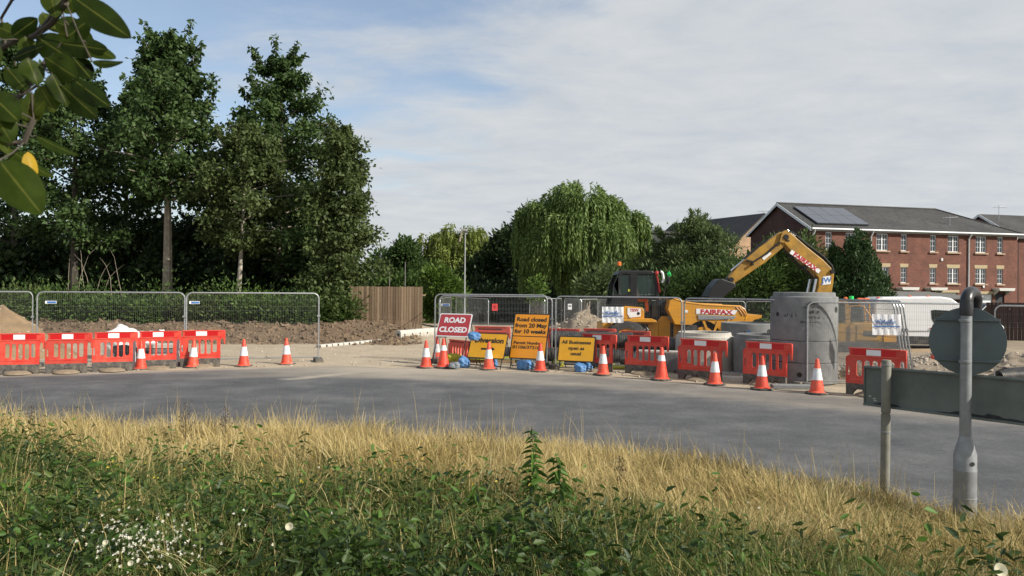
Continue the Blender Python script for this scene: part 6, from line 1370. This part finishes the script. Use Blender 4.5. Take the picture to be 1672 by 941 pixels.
undergrowth(3200, lambda x, y, d: np.clip((5.6-y)/1.2, 0, 1)*np.interp(x, [0.2, 1.4], [1.0, 0.22]), lambda x, y: 0.48+0.14*nz(x, y, 1.2), 0.12, 52, 'near_weeds', M['weed'], 'dark leafy weeds at the bottom of the view', 2.6, 6.0)
undergrowth(1500, lambda x, y, d: np.clip((d-T(x)+0.3)/1.2, 0, 1)*np.clip(nz(x, y, 1.6, 3.0)+0.35, 0, 1), lambda x, y: 0.62+0.12*nz(x, y, 2.0), 0.11, 53, 'tall_weeds', M['nettle'], 'taller bright green weeds standing above the undergrowth', 3.4, 9.0)
def weed_plant(lab, px, py, D, h, m, seed, L=0.10, n=16, name='nettle_plant', cat='plant', wf=0.42, group=None):
    r = np.random.default_rng(seed); b = P(px, py, D); b.z = float(vz_np(np.array([b.x]), np.array([b.y]))[0]); t = thing(name, lab, cat, b, 0, group)
    pts = [(0.06*math.sin(seed+2*k/6)*k/6, 0.05*math.cos(seed+k)*k/6, h*k/6) for k in range(7)]; MB().tube(pts, [0.007-0.0008*k for k in range(7)], 6).build('stem', M['green_stem'], t, smooth=True)
    P_, A_ = [], []
    for k in range(n):
        f = 0.12+0.88*k/n
        for s_ in (0, PI):
            a = k*PI/2+s_+r.normal(0, 0.25); i = min(5, int(f*6)); q = Vector(pts[i]).lerp(Vector(pts[i+1]), f*6-i); P_.append(q); A_.append((math.cos(a), math.sin(a), r.normal(0.1, 0.25)))
        
    P_ = np.array(P_); m_ = len(P_); l_ = L*r.uniform(0.7, 1.15, m_)*np.repeat(1.1-0.6*np.arange(n)/n, 2); V, Fq = leaves6(P_, np.array(A_), l_, l_*wf, r, up=1.5, droop=0.45)
    link('foliage', mesh_np('foliage', V, Fq), m, t); return t
GN = 'bright green nettles'
weed_plant('tall bright green nettle with pointed top, left of the nettle pair', 865, 860, 6.6, 0.80, M['nettle'], 1, 0.15, 34, group=GN)
weed_plant('bright green nettle with broad drooping top leaves, right of the pair', 915, 880, 6.2, 0.66, M['nettle'], 2, 0.17, 30, group=GN)
weed_plant('short bright green nettle at the foot of the tall nettle', 790, 900, 5.6, 0.50, M['nettle'], 3, 0.16, group=GN)
weed_plant('bright nettle low at the bottom right of the nettle pair', 960, 925, 5.2, 0.42, M['nettle'], 4, 0.16, group=GN)
weed_plant('nettle among the weeds at the left edge', 120, 900, 5.4, 0.48, M['nettle'], 5, 0.15, group=GN)
def dock(lab, px, D, h, seed):
    r = random.Random(seed); b = at(px, D); b.z = float(vz_np(np.array([b.x]), np.array([b.y]))[0]); t = thing('dock_stalk', lab, 'dead stalk', b, 0, 'dark seed stalks'); mb = MB()
    mb.tube([(0, 0, 0), (0.03, 0, h*0.5), (0.02, 0.02, h)], [0.006, 0.005, 0.002], 5)
    for k in range(7):
        f = 0.35+0.08*k; a = k*2.2; l = h*0.34*(1.2-f); e = (0.03+math.cos(a)*l*0.6, math.sin(a)*l*0.5, h*f+l*0.8); mb.tube([(0.03, 0, h*f), e], 0.0025, 4)
    mb.build('stalk', M['brown_stem'], t); hb = MB()
    for k in range(22):
        f = 0.45+0.025*k; a = k*2.2; l = h*0.30*(1.2-f)*r.uniform(0.5, 1.2); hb.lathe([(0, -0.012), (0.009, 0), (0, 0.012)], 6, (0.03+math.cos(a)*l*0.6, math.sin(a)*l*0.5, h*f+l*0.8))
    hb.build('seed_heads', M['brown_stem'], t)
dock('dark branching seed stalk rising into the road at the left', 300, 8.8, 0.78, 1); dock('second dark seed stalk, right of the first against the road', 365, 9.0, 0.74, 2); dock('dark leafless stalk left of the first near the left edge', 48, 9.6, 0.62, 3)
dock('dark seed stalk in the dry grass right of centre', 1010, 7.2, 0.5, 4)
weed_plant('dark leaved thistle standing in the dry grass left of centre', 490, 800, 8.2, 0.55, M['leaf_dark'], 7, 0.13, 14, 'thistle', 'thistle')
weed_plant('pale leaved young thistle in the dry grass right of centre', 1040, 850, 6.4, 0.34, M['grass_green'], 8, 0.10, 12, 'thistle', 'thistle')
# flowers
def bindweed(lab, px, py, D, r_, seed):
    g = 0.3
    for it in range(6): D = (g+0.52-CH)/ray(px, py)[1]; c = P(px, py, D); g = float(vz_np(np.array([c.x]), np.array([c.y]))[0])
    t = thing('bindweed_flower', lab, 'flower', (c.x, c.y, g), 0, 'white bindweed flowers'); h = c.z-g
    MB().tube([(0.05, 0.04, 0), (0.02, 0.05, h*0.6), (0, 0.03, h)], 0.003, 5).build('stem', M['green_stem'], t); q = Matrix.Rotation(1.15, 3, 'X') @ Matrix.Rotation(0.3*seed, 3, 'Z')
    prof = [(0.004, -r_*0.7), (r_*0.2, -r_*0.35), (r_*0.45, -r_*0.12), (r_, 0.0), (r_*0.97, 0.003), (r_*0.42, -r_*0.09), (r_*0.17, -r_*0.2), (0.002, -r_*0.24)]
    MB().lathe(prof, 20, (0, 0, h), q).build('bloom', M['petal'], t, smooth=True)
bindweed('white bindweed flower in the dark weeds left of centre', 472, 860, 5.2, 0.020, 1); bindweed('half closed white bindweed flower below the blossom patch', 213, 920, 4.6, 0.012, 2); bindweed('white bindweed flower in the bottom right corner', 1634, 931, 4.7, 0.032, 3)
bindweed('white bindweed flower at left among the blossom patch', 172, 886, 4.9, 0.013, 4)
def specks(name, n, x0, x1, y0, y1, D0, D1_, m, lab, size, seed):
    r = np.random.default_rng(seed); P_, A_ = [], []
    for k in range(n):
        px, py = ((x0+x1)/2+r.normal(0, 0.26)*(x1-x0), (y0+y1)/2+r.normal(0, 0.26)*(y1-y0)) if name == 'white_blossom' else (r.uniform(x0, x1), r.uniform(y0, y1)); D = D0+(D1_-D0)*(y1-py)/(y1-y0+1e-6); c = P(px, py, D); g = float(vz_np(np.array([c.x]), np.array([c.y]))[0])
        h_ = r.uniform(0.34, 0.54)
        for it in range(6):
            dz = ray(px, py)[1]; D = (g+h_-CH)/dz; c = P(px, py, D); g = float(vz_np(np.array([c.x]), np.array([c.y]))[0])
        for j in range(6):
            a = j*PI/3; P_.append(c); A_.append((math.cos(a), math.sin(a)*0.6-0.4, math.sin(a)*0.8+0.1))
    m_ = len(P_); l_ = size*r.uniform(0.7, 1.3, m_); V, Fq = leaves(np.array(P_), np.array(A_), l_, l_*0.6, r); tag(link(name, mesh_np(name, V, Fq), m), lab, 'flowers', kind='stuff')
specks('white_blossom', 230, 120, 350, 838, 925, 4.5, 5.8, M['petal'], 'small cream white blossoms scattered over the weeds at lower left', 0.010, 61)
specks('yellow_flowers', 60, 60, 900, 690, 800, 6.4, 9.6, M['yellow_petal'], 'tiny yellow flowers dotted through the grass', 0.012, 62)
specks('pale_seed_heads', 25, 250, 1250, 760, 900, 5.4, 7.6, M['petal'], 'tiny pale seed heads dotted through the grass', 0.009, 63)

# ------------------------------------------------------------------ overhanging near branch (top left)
mN, nt, bs = nodes('glossy near leaf'); LN = nt.links.new
g_ = N(nt, 'ShaderNodeNewGeometry'); uv = N(nt, 'ShaderNodeAttribute', attribute_name='across')
rp = ramp(nt, g_.outputs['Random Per Island'], [(0.0, (0.018, 0.034, 0.006)), (0.6, (0.046, 0.076, 0.010)), (1.0, (0.085, 0.115, 0.016))])
rv = ramp(nt, uv.outputs['Fac'], [(0.0, (1, 1, 1)), (0.03, (1, 1, 1)), (0.06, (0, 0, 0))]); mxv = N(nt, 'ShaderNodeMix', data_type='RGBA'); LN(rv.outputs['Color'], mxv.inputs[0]); LN(rp.outputs['Color'], mxv.inputs[6]); mxv.inputs[7].default_value = (0.13, 0.15, 0.03, 1)
nb_ = N(nt, 'ShaderNodeTexNoise', Scale=38.0, Detail=6.0); tcn = N(nt, 'ShaderNodeTexCoord'); LN(tcn.outputs['Object'], nb_.inputs['Vector'])
rb_ = ramp(nt, nb_.outputs['Fac'], [(0.30, (0.35, 0.22, 0.12)), (0.36, (0.8, 0.8, 0.8)), (0.7, (1.25, 1.2, 1.1))]); mb_ = N(nt, 'ShaderNodeMix', data_type='RGBA', blend_type='MULTIPLY'); mb_.inputs[0].default_value = 1
LN(mxv.outputs[2], mb_.inputs[6]); LN(rb_.outputs['Color'], mb_.inputs[7]); mxv = mb_
LN(mxv.outputs[2], bs.inputs['Base Color']); bs.inputs['Roughness'].default_value = 0.42; bs.inputs['Specular IOR Level'].default_value = 0.15
tr = N(nt, 'ShaderNodeBsdfTranslucent'); LN(mxv.outputs[2], tr.inputs['Color']); ms = N(nt, 'ShaderNodeMixShader'); ms.inputs[0].default_value = 0.6; LN(bs.outputs[0], ms.inputs[1]); LN(tr.outputs[0], ms.inputs[2]); LN(ms.outputs[0], nt.nodes['Material Output'].inputs['Surface'])
M['near_leaf'] = mN
M['yellow_leaf'] = leaf_mat('yellowed leaf', [(0.0, (0.42, 0.26, 0.012)), (1.0, (0.5, 0.33, 0.02))], 0.4)
t = thing('overhanging_tree', 'near broadleaf branch with large glossy leaves at the top left corner', 'tree', (-4.2, 0.6, float(vz_np(np.array([-4.2]), np.array([0.6]))[0])))
wb = MB(); w0 = -t.location
TW = []
def twig(pts, r):
    q = [P(*a) for a in pts]; wb.tube([a+w0 for a in q], r, 7)
    for a, c in zip(q, q[1:]): TW.extend(a.lerp(c, k/8) for k in range(9))
wb.tube([(0, 0, -0.1), (0.05, 0, 1.2), (0.1, -0.1, 2.4), (0.0, 0.05, 3.3)], [0.09, 0.075, 0.06, 0.04], 10)
wb.tube([(0.1, -0.1, 2.2), (0.9, 0.3, 2.35), P(-60, 110, 1.75)+w0], [0.02, 0.012, 0.007], 8)
for pts, r in (([(-60, 110, 1.75), (10, 75, 1.7), (70, 45, 1.6), (107, 0, 1.5), (125, -40, 1.45)], 0.005), ([(-60, 110, 1.75), (20, 68, 1.7), (55, 60, 1.6), (85, 38, 1.55), (108, 5, 1.5)], 0.006), ([(-60, 110, 1.75), (-10, 150, 1.6), (30, 160, 1.55), (80, 95, 1.6), (100, 70, 1.6)], 0.006), ([(-60, 110, 1.75), (-40, 190, 1.5), (0, 235, 1.35), (40, 232, 1.35), (55, 195, 1.35)], 0.005), ([(10, 75, 1.7), (2, 30, 1.7), (20, 0, 1.65), (60, -30, 1.6)], 0.003), ([(30, 160, 1.55), (60, 140, 1.55), (80, 95, 1.55)], 0.003)): twig(pts, r)
def big_leaf(x0, y0, x1, y1, D, wpx, fold=0.25, curl=0.1, tilt=0.0, dz=0.0):
    a, b_ = P(x0, y0, D), P(x1, y1, D+dz); ax = b_-a; L = ax.length; ax.normalize(); vd = (a-Vector((0, 0, CH))).normalized(); s = ax.cross(vd).normalized(); nn = s.cross(ax)
    s = (s*math.cos(tilt)+nn*math.sin(tilt)).normalized(); nn = s.cross(ax); W = 0.88*wpx*D/F; ns, nw = 12, 6; V, Fs, A_ = [], [], []
    for i in range(ns+1):
        f = i/ns; w = W*0.5*(math.sin(PI*min(1, f**0.85)))**0.72*(1.0-0.12*f)+0.0008
        if f < 0.04: w = W*0.02
        for j in range(-nw//2, nw//2+1):
            q = j/(nw/2); V.append(a+w0+ax*L*f+s*w*q+nn*(abs(q)*w*fold-curl*L*f*f*0.5+0.02*W*math.sin(f*9+q*2))); A_.append(abs(q)*(0.35+w/W))
    m = nw+1
    for i in range(ns):
        for j in range(nw): Fs.append((i*m+j, i*m+j+1, (i+1)*m+j+1, (i+1)*m+j))
    return V, Fs, A_
LV = [(-2, 262, 70, 352, 1.25, 78, 0.15, 0.05, 0), (10, 238, 86, 300, 1.35, 36, 0.3, 0.3, 0.6), (60, 222, 128, 262, 1.35, 26, 0.3, 0.25, 0.8), (120, 130, 182, 178, 1.5, 38, 0.3, 0.15, 0.3), (100, 140, 165, 195, 1.5, 52, 0.2, 0.2, -0.3), (118, -6, 217, 66, 1.4, 56, 0.2, 0.12, 0.2), (150, 100, 206, 112, 1.5, 20, 0.3, 0.5, 0.7), (60, 60, 120, 100, 1.55, 56, 0.2, 0.1, 0), (100, 70, 180, 85, 1.55, 44, 0.3, 0.2, 0.4), (75, 95, 130, 130, 1.5, 52, 0.2, 0.1, -0.2), (45, 95, 62, 140, 1.5, 44, 0.2, 0.1, 0.3), (110, 60, 150, 30, 1.5, 40, 0.3, 0.1, 0.5), (80, -20, 92, 30, 1.5, 40, 0.2, 0.1, 0), (40, 200, 74, 165, 1.35, 28, 0.3, 0.1, 0.3), (-20, 150, 32, 200, 1.3, 60, 0.2, 0.1, 0.2), (-10, 185, 20, 235, 1.3, 50, 0.2, 0.1, 0), (65, 140, 90, 185, 1.5, 44, 0.2, 0.1, 0), (85, 120, 110, 175, 1.5, 40, 0.2, 0.1, 0.4), (20, 60, 62, 30, 1.6, 36, 0.2, 0.1, 0.2), (-10, 40, 30, 60, 1.65, 34, 0.3, 0.1, 0.3), (10, 110, 45, 150, 1.55, 36, 0.2, 0.1, 0.1), (20, 95, 75, 75, 1.55, 30, 0.3, 0.1, 0.7), (90, 35, 140, 55, 1.6, 42, 0.2, 0.1, 0.2), (120, 95, 150, 130, 1.55, 40, 0.2, 0.1, 0.2), (140, 70, 190, 100, 1.55, 34, 0.3, 0.2, 0.6), (95, 55, 155, 65, 1.6, 50, 0.2, 0.1, 0), (52, 150, 40, 205, 1.35, 22, 0.2, 0.1, 0.2), (0, 225, 15, 255, 1.3, 18, 0.3, 0.2, 0.5), (20, 180, 55, 160, 1.4, 24, 0.3, 0.1, 0.5), (100, 20, 130, -15, 1.55, 36, 0.2, 0.1, 0.2), (-30, 60, -2, 110, 1.6, 40, 0.2, 0.1, 0), (70, 20, 95, 55, 1.62, 34, 0.2, 0.1, 0.5), (40, 60, 55, 95, 1.6, 34, 0.2, 0.1, 0.2), (85, 80, 110, 120, 1.6, 40, 0.2, 0.1, 0.5)]
V, Fs, A_ = [], [], []
for q in LV:
    a0 = P(q[0], q[1], q[4]); e0 = min(TW, key=lambda p: (p-a0).length)
    if (e0-a0).length > 0.004: wb.tube([e0+w0, (e0+a0)/2+Vector((0, 0, -0.004))+w0, a0+w0], 0.0014, 5)
    v_, f_, a_ = big_leaf(*q); n0 = len(V); V += v_; Fs += [tuple(n0+i for i in f) for f in f_]; A_ += a_
me = bpy.data.meshes.new('foliage'); me.from_pydata(V, [], Fs); at_ = me.attributes.new('across', 'FLOAT', 'POINT'); at_.data.foreach_set('value', np.array(A_, np.float32)); me.shade_smooth(); link('foliage', me, M['near_leaf'], t)
v_, f_, a_ = big_leaf(46, 248, 56, 302, 1.33, 26, .3, .1, .4); me = bpy.data.meshes.new('yellow_leaf'); me.from_pydata(v_, [], f_); me.shade_smooth(); o = link('yellow_leaf', me, M['yellow_leaf'], t); o['label'] = 'single yellowed leaf'
wb.build('trunk', M['bark_dark'], t, smooth=True)

# ------------------------------------------------------------------ sky, sun, camera
SUN_EL, SUN_AZ = 33.0, Vector((0.90, -0.43))
w = bpy.data.worlds.new('World'); S.world = w; w.use_nodes = True; nt = w.node_tree; L_ = nt.links.new; bg = nt.nodes['Background']
sky = N(nt, 'ShaderNodeTexSky'); sky.sky_type = 'NISHITA'; sky.sun_disc = False; sky.sun_elevation = math.radians(SUN_EL); sky.sun_rotation = math.atan2(SUN_AZ.x, SUN_AZ.y); sky.air_density = 1.0; sky.dust_density = 0.6; sky.ozone_density = 1.2
tc = N(nt, 'ShaderNodeTexCoord'); sx = N(nt, 'ShaderNodeSeparateXYZ'); L_(tc.outputs['Generated'], sx.inputs[0])
# project the view direction on a cloud layer plane: (x,y)/(z+0.12)
za = N(nt, 'ShaderNodeMath', operation='ADD'); L_(sx.outputs[2], za.inputs[0]); za.inputs[1].default_value = 0.14
dx_ = N(nt, 'ShaderNodeMath', operation='DIVIDE'); L_(sx.outputs[0], dx_.inputs[0]); L_(za.outputs[0], dx_.inputs[1])
dy_ = N(nt, 'ShaderNodeMath', operation='DIVIDE'); L_(sx.outputs[1], dy_.inputs[0]); L_(za.outputs[0], dy_.inputs[1])
cb = N(nt, 'ShaderNodeCombineXYZ'); L_(dx_.outputs[0], cb.inputs[0]); L_(dy_.outputs[0], cb.inputs[1])
mp = N(nt, 'ShaderNodeMapping'); mp.inputs['Rotation'].default_value = (0, 0, 0.35); mp.inputs['Scale'].default_value = (0.85, 1.2, 1); mp.inputs['Location'].default_value = (3.3, 1.7, 0); L_(cb.outputs[0], mp.inputs[0])
n1 = N(nt, 'ShaderNodeTexNoise', Scale=1.9, Detail=9.0, Roughness=0.60, Distortion=0.2); L_(mp.outputs[0], n1.inputs['Vector'])
n2 = N(nt, 'ShaderNodeTexNoise', Scale=3.6, Detail=9.0, Roughness=0.62, Distortion=0.3); L_(mp.outputs[0], n2.inputs['Vector'])
# cover thins towards upper left
cv = N(nt, 'ShaderNodeVectorMath', operation='DOT_PRODUCT'); L_(tc.outputs['Generated'], cv.inputs[0]); cv.inputs[1].default_value = Vector((-0.5, 0.5, 0.75)).normalized()
ad = N(nt, 'ShaderNodeMath', operation='MULTIPLY_ADD'); L_(cv.outputs['Value'], ad.inputs[0]); ad.inputs[1].default_value = -4.0; ad.inputs[2].default_value = 2.80
a2 = N(nt, 'ShaderNodeMath', operation='MULTIPLY_ADD'); L_(n1.outputs['Fac'], a2.inputs[0]); a2.inputs[1].default_value = 2.2; L_(ad.outputs[0], a2.inputs[2])
cov = ramp(nt, a2.outputs[0], [(0.0, (0, 0, 0)), (1.0, (1, 1, 1))])
ms_ = N(nt, 'ShaderNodeMapRange'); ms_.interpolation_type = 'SMOOTHSTEP'; L_(a2.outputs[0], ms_.inputs[0]); ms_.inputs[1].default_value = 0.62; ms_.inputs[2].default_value = 1.42; ms_.inputs[3].default_value = 0.2; ms_.inputs[4].default_value = 0.96
CLD = 5.3
cc = ramp(nt, n2.outputs['Fac'], [(0.30, (0.85, 0.905, 0.975)), (0.5, (0.94, 0.985, 1.03)), (0.72, (1.04, 1.07, 1.085))])
cm = N(nt, 'ShaderNodeVectorMath', operation='SCALE'); L_(cc.outputs['Color'], cm.inputs[0]); cm.inputs['Scale'].default_value = CLD
mx = N(nt, 'ShaderNodeMix', data_type='RGBA'); L_(ms_.outputs[0], mx.inputs[0]); sk_ = N(nt, 'ShaderNodeVectorMath', operation='SCALE'); L_(sky.outputs[0], sk_.inputs[0]); sk_.inputs['Scale'].default_value = 1.2; L_(sk_.outputs[0], mx.inputs[6]); L_(cm.outputs[0], mx.inputs[7])
L_(mx.outputs[2], bg.inputs['Color']); bg.inputs['Strength'].default_value = 0.10
sl_ = bpy.data.lights.new('sun', 'SUN'); sl_.energy = 5.0; sl_.angle = math.radians(1.2); sl_.color = (1.0, 0.93, 0.82); so = bpy.data.objects.new('sun', sl_); COL.objects.link(so)
e = math.radians(SUN_EL); sd = Vector((SUN_AZ.normalized().x*math.cos(e), SUN_AZ.normalized().y*math.cos(e), math.sin(e))); so.rotation_euler = (-sd).to_track_quat('-Z', 'Y').to_euler(); so.location = sd*60
cam = bpy.data.cameras.new('camera'); cam.sensor_width = 36; cam.lens = 36*F/1672; cam.clip_end = 3000; cam.clip_start = 0.05; cam.dof.use_dof = True; cam.dof.focus_distance = 20.0; cam.dof.aperture_fstop = 9.0
co = bpy.data.objects.new('camera', cam); COL.objects.link(co)
r_ = Vector((ca, 0, sa)); u_ = Vector((-sa, 0, ca)); b_ = Vector((0, -1, 0))
co.matrix_world = Matrix(((r_.x, u_.x, b_.x, 0), (r_.y, u_.y, b_.y, 0), (r_.z, u_.z, b_.z, CH), (0, 0, 0, 1)))
S.camera = co
S.view_settings.view_transform = 'Standard'; S.view_settings.look = 'None'; S.view_settings.gamma = 1; S.view_settings.use_curve_mapping = False; S.view_settings.exposure = 0.34
S.cycles.max_bounces = 6; S.cycles.diffuse_bounces = 3; S.cycles.transparent_max_bounces = 12; S.cycles.use_denoising = True
